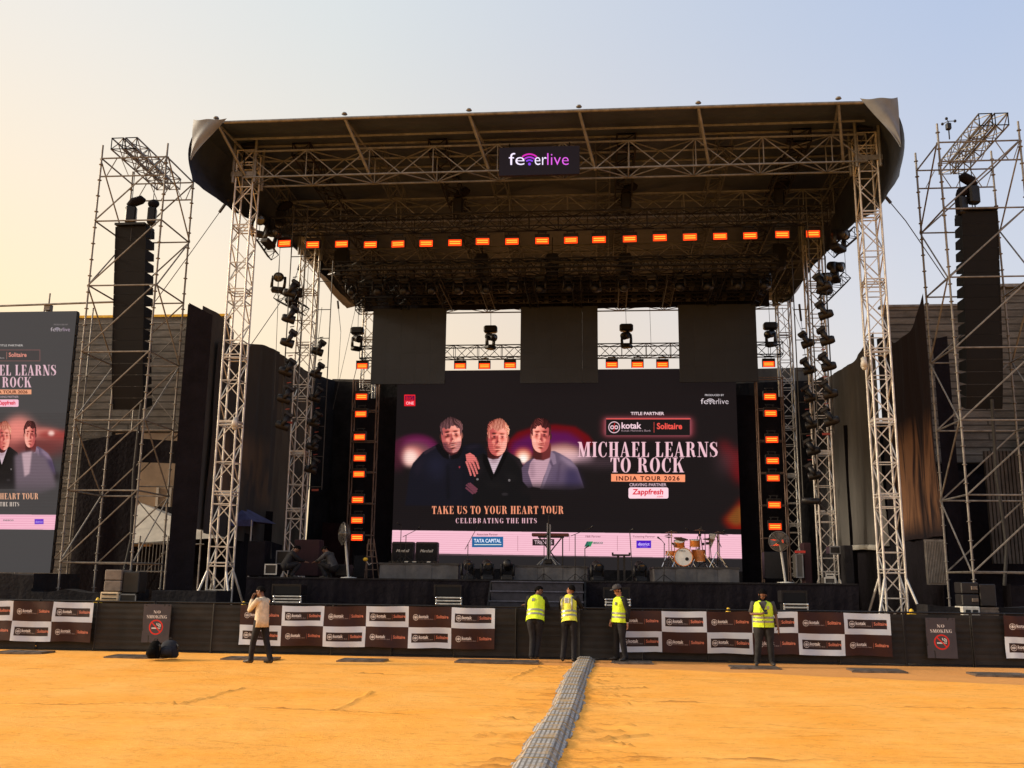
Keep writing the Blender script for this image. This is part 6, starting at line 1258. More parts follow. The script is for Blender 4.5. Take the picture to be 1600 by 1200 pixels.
pitspeaker(427,470,913,943,26.8,'black speaker on a white slatted case behind the man in the cream sweater')
pitspeaker(680,721,914,946,26.8,'black speaker on a white slatted case left of the stage stairs')
pitspeaker(944,985,918,948,26.8,'black speaker on a white slatted case partly hidden behind the guard in the grey cap')
pitspeaker(1222,1263,923,957,26.8,'black speaker on a white slatted case behind the guard holding a phone')
# stacked speakers beside the scaffolds
p0=at(177,890,26.6);p1=at(199,925,26.6);t=empty('front_fill_speaker',(p0[0]+.3,26.2,1.3),'two tan faced speakers stacked on a pale wooden case below the left scaffold','loudspeaker')
x0,x1=p0[0],p1[0]; zt_=p0[2]; zb=at(180,924,26.6)[2]; zc=at(180,940,26.6)[2]
for k in range(2):
    mb=MB(); z=zb+(zt_-zb)*k/2; mb.bev(x0,x1+.02,26.15,26.7,z+.01,z+(zt_-zb)/2-.005,.02); mb.build('speaker_box',mat('tan_speaker_%d'%k,(.16,.125,.10),.7,0,.2,6),t)
mb=MB(); mb.bev(x0-.05,x1-.0,26.1,26.7,zc,zb-.01,.02); mb.build('wooden_case',M['wood'],t)
mb=MB(); 
for z in (zc+.03,zc+(zb-zc)*.5): mb.box(x0-.0,x1-.06,26.085,26.1,z+.05,z+.08)
mb.build('case_slot',M['blk'],t)
mb=MB(); mb.bev(x1+.04,x1+.5,26.2,26.7,zb-.03,zt_-.05,.02); single(mb,'black_speaker',M['blk'],(x1+.3,26.2,zb),'black speaker beside the tan faced pair below the left scaffold','loudspeaker')
t=empty('flight_case',(x1+.3,26.2,zc),'grey rimmed black flight case below the left scaffold','flight case'); mb=MB(); mb.bev(x1+.02,x1+.48,26.15,26.7,zc,zb-.05,.02); mb.build('case_body',M['blk'],t); mb=MB(); 
for z in (zc,zb-.09): mb.box(x1+.01,x1+.49,26.13,26.15,z,z+.035)
for x in (x1+.01,x1+.46): mb.box(x,x+.03,26.13,26.15,zc,zb-.06)
mb.build('rim',M['alu'],t)
p0=at(1488,909,26.8);p1=at(1517,941,26.8);t=empty('front_fill_speaker',(p0[0]+.3,26.3,1.2),'two black speakers stacked on a pale case below the right scaffold','loudspeaker')
x0,x1=p0[0],p1[0];zt_=p0[2];zb=at(1500,946,26.8)[2];zc=at(1500,962,26.8)[2]
for k in range(2):
    z=zb+(zt_-zb)*k/2; mb=MB(); mb.bev(x0,x1,26.2,26.7,z+.01,z+(zt_-zb)/2-.01,.02); o=mb.build('speaker_box',M['blk'],t); mb=MB(); mb.bev(x0+.24,x0+.40,26.18,26.2,z+.1,z+.2,.01); mb.build('horn',M['plate'],o)
mb=MB(); mb.bev(x0-.03,x1-.02,26.15,26.7,zc,zb-.01,.02); o=mb.build('case',M['white'],t); mb=MB(); mb.box(x0+.05,x0+.17,26.135,26.15,zc+.08,zb-.09); mb.box(x1-.2,x1-.08,26.135,26.15,zc+.08,zb-.09); mb.build('handle',M['blk'],o)
mb=MB(); mb.bev(x1+.02,x1+.42,26.2,26.7,zb,zt_-.05,.02); single(mb,'black_speaker',M['blk'],(x1+.2,26.2,zb),'black speaker beside the stacked pair below the right scaffold','loudspeaker')
mb=MB(); 
for z in (zc,zb-.06,(zc+zb)/2-.02): mb.box(x1,x1+.45,26.18,26.2,z,z+.03)
mb.box(x1,x1+.44,26.2,26.7,zc,zb-.03); single(mb,'flight_case',M['plate'],(x1+.2,26.2,zc),'dark flight case with grey rims below the right scaffold','flight case')
# beacon lamps / small orange bits on the barricade line
for q,lb in (((381,943),'small orange light near the barricade by the front left tower'),((1138,953),'orange leaf-like scrap on the barricade ledge right of the sponsor banner'),((1424,955),'small orange light beside the foot of the front right tower'),((153,937),'yellow cone tip in front of the left scaffold')):
    p=at(*q,25.4); mb=MB(); mb.lathe((p[0],25.4,p[2]-.06),(0,0,1),[(.07,0),(.055,.06),(.03,.11),(0,.12)],10); mb.box(p[0]-.09,p[0]+.09,25.32,25.48,p[2]-.09,p[2]-.06); mb.tube((p[0],25.4,0),(p[0],25.4,p[2]-.09),.015,5); single(mb,'marker_lamp',M['yellow'],(p[0],25.4,0),lb,'marker lamp')
# ------------------------------------------------------------------ fans
def fan(hx,hz,Y,r,axis,base,lb):
    t=empty('stage_fan',(hx,Y,DZ),lb,'fan','drum fans on poles'); ax=np.array(axis,float); ax/=np.linalg.norm(ax); c=np.array((hx,Y,hz))
    mb=MB()
    for k,rr_ in enumerate(np.linspace(.12,1,8)): mb.torus(c+ax*.10*(1-rr_**3),ax,r*rr_,.006,26,4); mb.torus(c-ax*.16*(1-rr_**4)-ax*.05,ax,r*rr_,.006,26,4)
    mb.torus(c-ax*.02,ax,r*1.02,.016,28,5); h=np.array([0,0,1.]);u=np.cross(ax,h);u/=np.linalg.norm(u);v=np.cross(ax,u)
    for k in range(14): a=2*math.pi*k/14; d=u*math.cos(a)+v*math.sin(a); mb.tube(c+ax*.1,c+d*r,.004,4); mb.tube(c-ax*.2,c+d*r-ax*.05,.004,4)
    mb.build('cage',M['fanmetal'],t)
    mb=MB(); mb.lathe(c-ax*.2,ax,[(0,0),(.07,.01),(.09,.1),(.06,.24),(.05,.28),(0,.29)],14); mb.build('motor',M['fanmetal'],t)
    for k in range(3):
        a=k*2.094+.3; d=u*math.cos(a)+v*math.sin(a); e=-u*math.sin(a)+v*math.cos(a); mb=MB(); P=[c+d*.06+e*.03+ax*.02,c+d*.06-e*.03-ax*.02,c+d*r*.85-e*.13-ax*.035,c+d*r*.9+e*.08+ax*.03]; P2=[p+ax*.006 for p in P]; mb.add(P+P2,[(0,1,2,3),(7,6,5,4),(0,4,5,1),(1,5,6,2),(2,6,7,3),(3,7,4,0)]); mb.build('blade',M['fanmetal'],t)
    mb=MB(); mb.tube((hx+base,Y+.1,DZ),(hx+base*.3,Y+.1,hz-.1),.035,8); mb.tube((hx+base*.3,Y+.1,hz-.1),c-ax*.12,.03,6); mb.lathe((hx+base,Y+.1,DZ),(0,0,1),[(.25,0),(.24,.04),(.05,.06)],18); mb.build('pole',M['white'],t)
p=at(531,833,29); fan(p[0],p[2],29.3,.33,(-.86,-.45,0),.22,'silver drum fan on a white pole at the left of the stage')
p=at(1220,845,29); fan(p[0],p[2],29.3,.28,(-.15,-1,.05),.16,'silver drum fan on a white pole in front of the right lamp ladder')
# ------------------------------------------------------------------ other gear at the wings
def case(px0,px1,py0,py1,Y,nm,lb,cat,m1,m2=None,d=.5):
    a=at(px0,py0,Y);b=at(px1,py1,Y); z0=max(DZ,b[2]); t=empty(nm,((a[0]+b[0])/2,Y,z0),lb,cat); mb=MB(); mb.bev(a[0],b[0],Y,Y+d,z0,a[2],.02); o=mb.build('case_body',M[m1],t)
    if m2:
        mb=MB(); e=.035
        for z in (z0,a[2]-e): mb.box(a[0]-.005,b[0]+.005,Y-.012,Y-.001,z,z+e)
        for x in (a[0]-.005,b[0]+.005-e): mb.box(x,x+e,Y-.012,Y-.001,z0+e,a[2]-e)
        mb.build('rim',M[m2],t)
    return t
case(414,432,881,898,29,'flight_case','black flight case with pale rims at the left front corner of the stage','flight case','blk','white')
case(388,412,845,900,29.6,'equipment_cover','tall black covered rack at the far left of the stage','rack','cloth')
case(460,497,843,900,30.4,'covered_rack','dark maroon draped rack beside the crouching person','rack','maroon')
case(525,545,882,900,30.0,'flight_case','low black case below the left drum fan','flight case','blkmetal')
case(432,452,860,882,30.2,'control_rack','open black control rack with cables on the left of the stage','rack','blkmetal','alu')
case(1288,1306,902,913,29,'flight_case','pale flight case with metal rims at the right of the stage','flight case','meshcloth','white')
case(1290,1304,896,902,29.1,'small_case','small white box on top of the pale flight case on the right','box','blk','white',.3)
case(1296,1314,853,866,30,'monitor_desk','black mixing desk with pale legs at the right wing','mixing desk','blkmetal','alu')
case(1318,1336,852,915,29.6,'equipment_cover','dark draped rack at the far right end of the stage','rack','cloth2')
case(1243,1256,865,903,30.0,'road_case','grey standing case with a red lid edge at the right wing','flight case','greymesh','alu')
case(1255,1270,848,912,30.1,'red_board','leaning dark red board at the right wing','board','maroon')
case(1194,1232,862,905,31.5,'speaker_stack','black speaker stack below the right lamp ladder','loudspeaker','blk')
case(553,578,868,903,32,'speaker_stack','black box behind the folding ladder below the left lamp ladder','box','cloth2')
a=at(1243,863,30);mb=MB();mb.box(a[0]-.02,a[0]+.28,29.95,30.0,a[2]-.02,a[2]+.05);single(mb,'red_strap',M['red'],(a[0],29.95,a[2]),'red strap on top of the grey standing case','strap')
# folding ladder
t=empty('folding_ladder',(at(578,870,31)[0],31,DZ),'orange and black folding ladder behind the left riser','ladder'); mb=MB()
for (a,b) in (((576,842),(569,898)),((584,842),(592,898)),((578,842),(583,898)),((574,850),(572,898))): mb.tube((at(*a,31)[0],31,at(*a,31)[2]),(at(*b,31)[0],31+.1,DZ),.02,5)
for k in range(5): z=at(578,850+k*10,31)[2]; mb.tube((at(575,860,31)[0]-.02*k,31,z),(at(586,860,31)[0]+.02*k,31,z),.014,5)
mb.build('ladder_frame',M['orangescaf'],t)
t=empty('work_light',(at(573,874,30.6)[0],30.6,DZ),'small yellow work helmet hanging near the folding ladder','helmet'); p=at(571,874,30.6); mb=MB(); mb.ell((p[0],30.6,p[2]),(.08,.09,.06),12,8); mb.build('shell',M['yellow'],t); mb=MB(); mb.path([(p[0]+.04,30.6,p[2]-.06),(p[0]+.12,30.6,p[2]-.17),(p[0]+.2,30.6,p[2]-.12)],.01,4); mb.build('strap',M['canvas'],t)
# small cameras and beacons on towers
for (q,lb,Y) in (((367,660),'white security camera on the front left roof tower',27.4),((1350,566),'white security camera on the front right roof tower',27.4)):
    p=at(*q,Y); mb=MB(); mb.loft([(p[0],Y,p[2]+.14),(p[0],Y,p[2]),(p[0],Y,p[2]-.14)],[.05,.09,.1],(1,0,0),10); mb.ell((p[0],Y,p[2]-.15),(.08,.08,.08),10,6); mb.box(p[0]-.03,p[0]+.03,Y,Y+.2,p[2]+.1,p[2]+.16); single(mb,'security_camera',M['white'],(p[0],Y,p[2]),lb,'camera','cameras on the towers')
p=at(1270,783,29.5); mb=MB(); mb.loft([(p[0]-.32,29.5,p[2]+.03),(p[0]-.1,29.5,p[2]),(p[0]+.1,29.5,p[2]),(p[0]+.22,29.5,p[2]+.02)],[(.06,.08),(.12,.1),(.13,.1),(.06,.06)],(0,1,0),10); mb.box(p[0]-.08,p[0]+.1,29.35,29.38,p[2]+.06,p[2]+.085); mb.tube((p[0]+.1,29.5,p[2]),(p[0]+.4,29.5,p[2]-.3),.03,5); single(mb,'spot_lamp',M['blk'],(p[0],29.5,p[2]),'black spot lamp clamped beside the middle right tower','stage lamp')
# cables on stage front and slack guy lines in the wings
for k,(a,b,Y) in enumerate((((503,480),(478,700),33),((556,480),(520,640),38),((1222,480),(1256,700),34),((1290,400),(1296,700),31),((437,400),(428,640),31),((1015,475),(1018,560),38.5),((1238,480),(1300,640),36))):
    p=at(*a,Y);q=at(*b,Y); mb=MB(); mb.tube(p,q,.010,4); single(mb,'thin_cable',M['rope'],q,'thin dark cable hanging in the wing, %s of seven counted'%ORD[k],'cable','thin hanging cables')
# stage power cables lying on deck
mb=MB(); pts=[(-9.8+i*.18,28.3+.12*math.sin(i*.9),DZ+.015) for i in range(12)]; mb.path(pts,.015,5); single(mb,'floor_cable',M['rubber'],pts[0],'black cable coiled along the left front edge of the stage','cable')
# backpacks
def backpack(px_,py0,py1,w_,m,lb):
    g=gnd(px_,py1,.045); x,y=g[0],g[1]; h=at(px_,py0,y)[2]-.05; t=empty('backpack',(x,y,.05),lb,'backpack','backpacks under the no smoking sign'); mb=MB()
    mb.loft([(x,y,.05),(x,y,.05+h*.12),(x-.01,y+.02,.05+h*.45),(x,y+.04,.05+h*.78),(x,y+.06,.05+h*.95),(x,y+.06,.05+h)],[(w_*.42,.11),(w_*.5,.15),(w_*.5,.15),(w_*.42,.12),(w_*.26,.07),(w_*.05,.02)],(1,0,0),18,jit=.06); mb.build('bag',M[m],t)
    mb=MB(); mb.loft([(x,y-.12,.10),(x,y-.19,.12+h*.1),(x,y-.17,.1+h*.38),(x,y-.1,.1+h*.45)],[(w_*.30,.02),(w_*.36,.06),(w_*.34,.05),(w_*.2,.02)],(1,0,0),12); mb.build('pocket',M[m],t)
    mb=MB(); mb.path([(x-.06,y+.06,.05+h*.93),(x-.03,y+.03,.05+h*1.1),(x+.03,y+.03,.05+h*1.1),(x+.06,y+.06,.05+h*.93)],.012,5); mb.path([(x+w_*.4,y,.2),(x+w_*.52,y-.05,.2+h*.3),(x+w_*.35,y,.05+h*.8)],.018,5); mb.build('strap',M['rubber'],t)
backpack(240,1001,1029,.30,'hair','black shaggy backpack leaning below the no smoking sign'); backpack(263,1000,1028,.46,'navy','dark navy backpack beside the black one below the no smoking sign')
# ------------------------------------------------------------------ people
def person(loc,rz_,label,J,skin,fit,group=None):
    """J: joints in the person's own frame, x to the person's right, y forward, z up; fit: outfit settings"""
    t=bpy.data.objects.new('person',None); S.collection.objects.link(t); tag(t,label,'person',group)
    A=lambda k: np.array(J[k],float)
    V_=[];E_=[];R_=[]
    def v(p,r,par=None):
        V_.append(tuple(map(float,p)));R_.append(r if isinstance(r,tuple) else (r,r))
        if par is not None: E_.append((par,len(V_)-1))
        return len(V_)-1
    g=fit.get('girth',1)
    pv=v(A('pel'),(.115*g,.085*g)); sp=v((A('pel')+A('chest'))/2,(.105*g,.08*g),pv); ch=v(A('chest'),(.12*g,.085*g),sp); nb_=v(A('neck'),(.062,.06),ch)
    hd=A('head'); f=A('look')/np.linalg.norm(A('look')); up=(hd-A('neck')); up/=np.linalg.norm(up); f=f-up*(f@up)*.6; f/=np.linalg.norm(f); rt=np.cross(f,up)
    n2=v(A('neck')+up*.06,(.052,.054),nb_); j=v(hd-up*.055+f*.015,(.068,.075),n2); m_=v(hd+up*.02,(.078,.09),j); c_=v(hd+up*.085-f*.005,(.06,.07),m_)
    v(hd-up*.015+f*.105,(.014,.016),m_) ; v(hd-up*.085+f*.07,(.03,.025),j)
    def hand(wi,d,palmn,par,curl=.5):
        d=d/np.linalg.norm(d); palmn=palmn-d*(palmn@d); palmn/=np.linalg.norm(palmn); s=np.cross(d,palmn)
        pm=v(wi+d*.045,(.030,.020),par)
        for q,(o,l) in enumerate(((-.030,.075),(-.010,.085),(.010,.08),(.028,.065))):
            b=v(wi+d*.088+s*o,.010,pm); m=v(wi+d*(.088+l*.5)+s*o*1.15+palmn*curl*l*.18,.0088,b); v(wi+d*(.088+l*(1-.35*curl))+s*o*1.2+palmn*curl*l*.6,.0075,m)
        b=v(wi+d*.04-s*.040+palmn*.012,.012,pm); v(wi+d*.075-s*.055+palmn*.03,.009,b)
    for s in ('L','R'):
        sh=v(A('sh'+s)*.93+A('chest')*.07,(.042,.040),ch); ua=v(A('sh'+s)*.4+A('el'+s)*.6,(.048,.046),sh); el_=v(A('el'+s),(.040,.038),ua); fa=v(A('el'+s)*.6+A('wr'+s)*.4,(.040,.037),el_); wr=v(A('wr'+s),(.026,.022),fa)
        hand(A('wr'+s),A('hd'+s),A('pn'+s),wr,J.get('curl'+s,.5))
        hp=v(A('hip'+s),(.088*g,.088*g),pv); th=v((A('hip'+s)+A('kn'+s))/2,(.075*g,.075*g),hp); kn=v(A('kn'+s),(.054,.056),th); cf_=v(A('kn'+s)*.65+A('an'+s)*.35+np.array((0,-.015,0)),(.05,.052),kn); an=v(A('an'+s),(.034,.036),cf_)
        he=v(A('an'+s)+np.array((0,-.02,-.04)),(.032,.03),an); v(A('toe'+s),(.036,.02),he)
    me=bpy.data.meshes.new('body'); me.from_pydata(V_,E_,[]); 
    import bmesh
    bm=bmesh.new(); bm.from_mesh(me); L=bm.verts.layers.skin.verify()
    for i,b in enumerate(bm.verts): b[L].radius=R_[i]; b[L].use_root=(i==0)
    bm.to_mesh(me); bm.free(); o=bpy.data.objects.new('body',me); S.collection.objects.link(o); o.parent=t; me.materials.append(M[skin])
    sk=o.modifiers.new('Skin','SKIN'); sk.use_smooth_shade=True; sb=o.modifiers.new('Sub','SUBSURF'); sb.levels=2; sb.render_levels=2
    B=lambda mb,nm,m,par=t: mb.build(nm,M[m],par)
    # head details
    mb=MB(); 
    for s in (-1,1): mb.ell(hd+rt*s*.036+f*.083+up*.0,(.011,.011,.009),8,6)
    B(mb,'eyes','blk')
    mb=MB(); 
    for s in (-1,1): mb.ell(hd+rt*s*.086-up*.01-f*.008,(.012,.022,.033),8,6)
    mb.tube(hd-rt*.026+f*.088-up*.062,hd+rt*.026+f*.088-up*.062,.006,5); B(mb,'ears',skin)
    mb=MB(); Rm=Matrix((tuple(rt),tuple(f),tuple(up))).transposed()
    n,mm=22,12; P=[]
    for k in range(mm+1):
        ph=math.pi*.62*k/mm
        for i in range(n):
            a=2*math.pi*i/n; yy=math.sin(a); phh=ph*(1-.42*max(0,yy)**.6) ; j=1+.04*(random.random()-.5)
            q=Vector((.094*math.sin(phh)*math.cos(a)*j,.106*math.sin(phh)*yy*j-.016,.112*math.cos(phh)*j+.018)); P.append(tuple(Vector(hd)+Rm@q))
    mb.add(P,[(k*n+i,(k+1)*n+i,(k+1)*n+(i+1)%n,k*n+(i+1)%n) for k in range(mm) for i in range(n)],True); B(mb,'hair','hair')
    if fit.get('beard'):
        mb=MB(); mb.loft([hd-rt*.075-up*.01+f*.03,hd-rt*.05-up*.085+f*.065,hd-up*.11+f*.085,hd+rt*.05-up*.085+f*.065,hd+rt*.075-up*.01+f*.03],[(.012,.02),(.02,.03),(.022,.032),(.02,.03),(.012,.02)],tuple(f),8); B(mb,'beard','hair')
    if fit.get('cap'):
        mb=MB(); P=[]; 
        mb.lathe(hd+up*.045-f*.005,up,[(.108,0),(.112,.03),(.10,.075),(.06,.10),(0,.105)],20); mb.loft([hd+up*.05+f*.07,hd+up*.048+f*.13,hd+up*.035+f*.185],[(.085,.012),(.08,.010),(.045,.006)],tuple(rt),12); B(mb,'cap',fit['cap'])
    # trousers
    mb=MB(); gx=g
    P0=A('pel'); hs=(A('hipR')-A('hipL')); sd=hs/np.linalg.norm(hs)
    mb.loft([P0+np.array((0,0,.10)),P0+np.array((0,0,.0)),(A('hipL')+A('hipR'))/2+np.array((0,0,-.10))],[(.165*gx,.118*gx),(.178*gx,.128*gx),(.15*gx,.115*gx)],sd,18,jit=.03)
    for s in ('L','R'):
        h,k,a=A('hip'+s),A('kn'+s),A('an'+s); w_=fit.get('legw',1)
        mb.loft([h+np.array((0,0,.04)),h*.75+k*.25,h*.5+k*.5,h*.15+k*.85,k*.9+a*.1,k*.6+a*.4,k*.25+a*.75,a+np.array((0,-.005,.01)),a+np.array((0,-.005,-.03))],[(.10*gx,.115*gx),(.098*gx*w_,.105*gx*w_),(.086*gx*w_,.09*gx*w_),(.072*w_,.075*w_),(.070*w_,.073*w_),(.067*w_,.070*w_),(.060*w_,.064*w_),(.060*w_,.064*w_),(.062*w_,.066*w_)],sd,16,jit=.07)
    B(mb,'trousers',fit['trousers'])
    for s in ('L','R'):
        a=A('an'+s);to=A('toe'+s); mb=MB(); d=to-a; d[2]=0; d/=np.linalg.norm(d); b=np.array((a[0],a[1],to[2]))
        mb.loft([b-d*.07+np.array((0,0,.015)),b-d*.055+np.array((0,0,.025)),b+d*.02+np.array((0,0,.03)),b+d*.11+np.array((0,0,.012)),b+d*.17+np.array((0,0,.004)),b+d*.205],[(.02,.02),(.038,.045),(.040,.052),(.046,.034),(.042,.026),(.015,.012)],tuple(np.cross(d,(0,0,1))),12); B(mb,'shoe','shoe')
    # shirt
    up3=np.array((0,0,1.)); ch_=A('chest');nk=A('neck'); shd=(A('shR')-A('shL')); sw=np.linalg.norm(shd)/2; shd/=2*sw
    b0=P0+(ch_-P0)*(-fit.get('hang',.0)/.35)
    mb=MB(); mb.loft([b0,P0,P0*.7+ch_*.3,P0*.3+ch_*.7,ch_,ch_*.6+nk*.4,ch_*.3+nk*.7,ch_*.12+nk*.88,nk+up*.01],[(.192*g,.150*g),(.190*g,.148*g),(.180*g,.136*g),(.178*g,.130*g),(sw*1.0,.128*g),(sw*1.02,.118*g),(sw*.94,.100),(sw*.55,.080),(.064,.064)],shd,20,jit=.035)
    for s in ('L','R'):
        a,b,c=A('sh'+s),A('el'+s),A('wr'+s)
        if fit.get('short'): mb.loft([a-(b-a)*.12,a,a*.5+b*.5,a*.15+b*.85],[(.060,.064),(.070,.074),(.064,.068),(.066,.068)],shd,14,jit=.05)
        else: mb.loft([a-(b-a)*.2+(ch_-a)*.4,a,a*.5+b*.5,b,b*.5+c*.5,b*.08+c*.92],[(.055,.06),(.068,.072),(.060,.064),(.054,.056),(.048,.048),(.038,.038)],(c-b)*0+np.array((.3,.9,.2)) if abs((b-a)@shd)>.12 else shd,14,jit=.06)
    B(mb,'shirt',fit['shirt'])
    if fit.get('vest'):
        vz=fit.get('vz',.0); mb=MB(); lo=P0+(ch_-P0)*(-.22+vz)
        ax_=(ch_-P0)/np.linalg.norm(ch_-P0)
        rr_=[(.205*g,.158*g),(.198*g,.152*g),(.192*g,.150*g),(.190*g,.150*g),(sw*1.10,.150*g),(sw*1.12,.138*g),(sw*1.02,.118*g),(sw*.58,.094*g),(.088,.080)]
        pp=[lo,lo*.75+ch_*.25,lo*.5+ch_*.5,lo*.25+ch_*.75,ch_,ch_*.6+nk*.4,ch_*.27+nk*.73,ch_*.10+nk*.90,nk+up*.002]
        mb.loft(pp,rr_,shd,24,cap=False,jit=.055)
        ve=B(mb,'safety_vest',fit['vest'])
        for fr in (.30,.52):
            c0=lo*(1-fr)+ch_*fr; q=(.196*g+.004,.152*g+.004); mb=MB(); mb.loft([c0-ax_*.022,c0+ax_*.022],[(q[0]+.003,q[1]+.003)]*2,shd,28,cap=False); B(mb,'reflective_band','refl',ve)
        fw=np.cross(up3,shd); fw=fw-ax_*(fw@ax_); fw/=np.linalg.norm(fw)      # forward of the chest
        if fit.get('strips'):
            for s in (-1,1):
                mb=MB(); pts=[]
                for u in np.linspace(0,1,6): base=ch_*(1-u)+(ch_*.3+nk*.7)*u; pts.append(base+shd*s*(.125-.03*u)-fw*(.152*g-.045*u*g)); 
                mb.loft([lo*.42+ch_*.58+shd*s*.125-fw*.150*g]+pts,[(.022,.006)]*7,shd,8); B(mb,'shoulder_strip','refl',ve)
        if fit.get('badge'):
            c0=ch_*.85+nk*.15+shd*fit['badge'][0]; fs=fit['badge'][1]; mb=MB(); n_=fw*fs; q=c0+n_*.150*g; w_,h_=fit['badge'][2],fit['badge'][3]
            P=[q+shd*a*w_+ax_*b*h_+n_*.008 for a,b in ((-1,-1),(1,-1),(1,1),(-1,1))]; P+= [p-n_*.03 for p in P]; mb.add(P,[(0,1,2,3),(0,4,5,1),(1,5,6,2),(2,6,7,3),(3,7,4,0),(7,6,5,4)]); B(mb,'badge','white' if w_>.05 else 'refl',ve)
            if w_>.05: mb=MB(); 
            if w_>.05:
                for k in range(5): e=q+n_*.0095+ax_*(.03-.016*k)*h_/.045+shd*(.01*(k%2)-.005); mb.add([e-shd*w_*.6-ax_*.004,e+shd*w_*.6-ax_*.004,e+shd*w_*.6+ax_*.004,e-shd*w_*.6+ax_*.004],[(0,1,2,3)])
                B(mb,'badge_print','char',ve)
        if fit.get('vneck'):
            mb=MB(); tp=nk+up*.0; P=[ch_*.45+lo*.55*0+ch_*.0+P0*.55]; 
            a=ch_*.85+P0*.15+fw*.160*g; b=ch_*.2+nk*.8-shd*.085+fw*.112*g; c=ch_*.2+nk*.8+shd*.085+fw*.112*g; m1=(a+b)/2+fw*.030; m2=(a+c)/2+fw*.030; mid=(b+c)/2+fw*.030; top=nk+fw*.075+up*.02
            mb.add([a,m1,b,top,c,m2,mid],[(0,5,6),(0,6,1),(1,6,2),(5,4,6),(2,6,3),(6,4,3)],True); B(mb,'shirt_front',fit['shirt'])
            mb=MB(); mb.path([a+fw*.005,m2+fw*.006+shd*.01,c+fw*.006+shd*.01],.010,5); mb.tube(a+fw*.004,lo+fw*.160*g,.006,5); B(mb,'piping','char',ve)
            for s in (-1,1): mb=MB(); c0=lo*.62+ch_*.38+fw*.155*g; mb.tube(c0+shd*s*.03+fw*.002,c0+shd*s*.15-ax_*.09-fw*.05*g,.006,5); B(mb,'pocket_edge','char',ve)
    if fit.get('phone'):
        w_=A('wrR'); d=A('hdR')/np.linalg.norm(A('hdR')); mb=MB(); c0=w_+d*.11+np.array((0,.02,.03)); Rr=Matrix.Rotation(-.7,3,'X'); mb.bev(-.037,.037,-.075,.075,-.005,.005,.003,Rr,c0); B(mb,'phone','blk')
    if fit.get('watch'):
        w_=A('wr'+fit['watch']); d=A('hd'+fit['watch'])/np.linalg.norm(A('hd'+fit['watch'])); mb=MB(); mb.lathe(w_-d*.02,d,[(.030,0),(.032,.012),(.030,.024)],14); B(mb,'watch','canvas')
    t.location=loc; t.rotation_euler=(0,0,rz_); return t
def base():
    return dict(pel=(0,0,.95),chest=(0,.0,1.28),neck=(0,-.005,1.47),head=(0,.03,1.61),look=(0,1,0),shL=(-.185,0,1.41),shR=(.185,0,1.41),elL=(-.235,-.03,1.13),elR=(.235,-.03,1.13),wrL=(-.24,.06,.88),wrR=(.24,.06,.88),hdL=(0,.15,-1),hdR=(0,.15,-1),pnL=(1,0,0),pnR=(-1,0,0),
      hipL=(-.095,0,.92),hipR=(.095,0,.92),knL=(-.105,.03,.50),knR=(.105,.03,.50),anL=(-.11,-.02,.09),anR=(.11,-.02,.09),toeL=(-.13,.12,.03),toeR=(.13,.12,.03))
pl=.045
# man in the cream sweater, strolling to the left, one hand at his face
J=base(); J.update(chest=(0,.0,1.27),neck=(0,.03,1.44),head=(.0,.09,1.575),look=(-.35,1,-.12),shL=(-.17,.0,1.38),shR=(.17,.03,1.38),elR=(.19,.17,1.16),wrR=(.10,.25,1.40),hdR=(-.35,-.25,.9),pnR=(0,-1,.2),elL=(-.20,.20,1.17),wrL=(-.06,.27,1.41),hdL=(.2,-.25,.9),pnL=(0,-1,.2),curlL=.9,curlR=.9,
  hipL=(-.09,0,.90),hipR=(.09,0,.90),knL=(-.10,.12,.50),anL=(-.10,.17,.09),toeL=(-.11,.31,.03),knR=(.10,-.08,.49),anR=(.10,-.23,.085),toeR=(.11,-.09,.03))
g=gnd(405,1036.5)
person((g[0],g[1],0),RAD(66),'man in a cream sweater and dark trousers walking left with his hand at his face',J,'skin1',dict(trousers='dark',shirt='cream',hang=.17,legw=.98))
# guard 1: back to us, leaning on the barricade
J=base(); J.update(pel=(0,-.10,.96),chest=(0,.06,1.30),neck=(.01,.13,1.48),head=(.05,.20,1.60),look=(.9,.6,-.1),shL=(-.19,.09,1.42),shR=(.19,.09,1.42),elL=(-.27,.28,1.22),wrL=(-.30,.50,1.27),hdL=(-.7,.5,-.1),pnL=(0,0,-1),elR=(.27,.24,1.20),wrR=(.20,.48,1.27),hdR=(.2,1,-.1),pnR=(0,0,-1),
  hipL=(-.095,-.12,.93),hipR=(.095,-.12,.93),knL=(-.06,-.10,.50),knR=(.07,-.06,.50),anL=(-.07,-.20,.09),anR=(.03,-.16,.09),toeL=(-.09,-.06,.03),toeR=(.05,-.02,.03))
g=gnd(836,1031,pl)
person((g[0],24.08,pl),RAD(-4),'guard in a bright yellow vest seen from behind, leaning on the barricade',J,'skin1',dict(trousers='dark',shirt='shirt',vest='vest',girth=1.10,hang=.0,badge=(-.06,-1,.035,.035),legw=1.08),'guards in yellow vests')
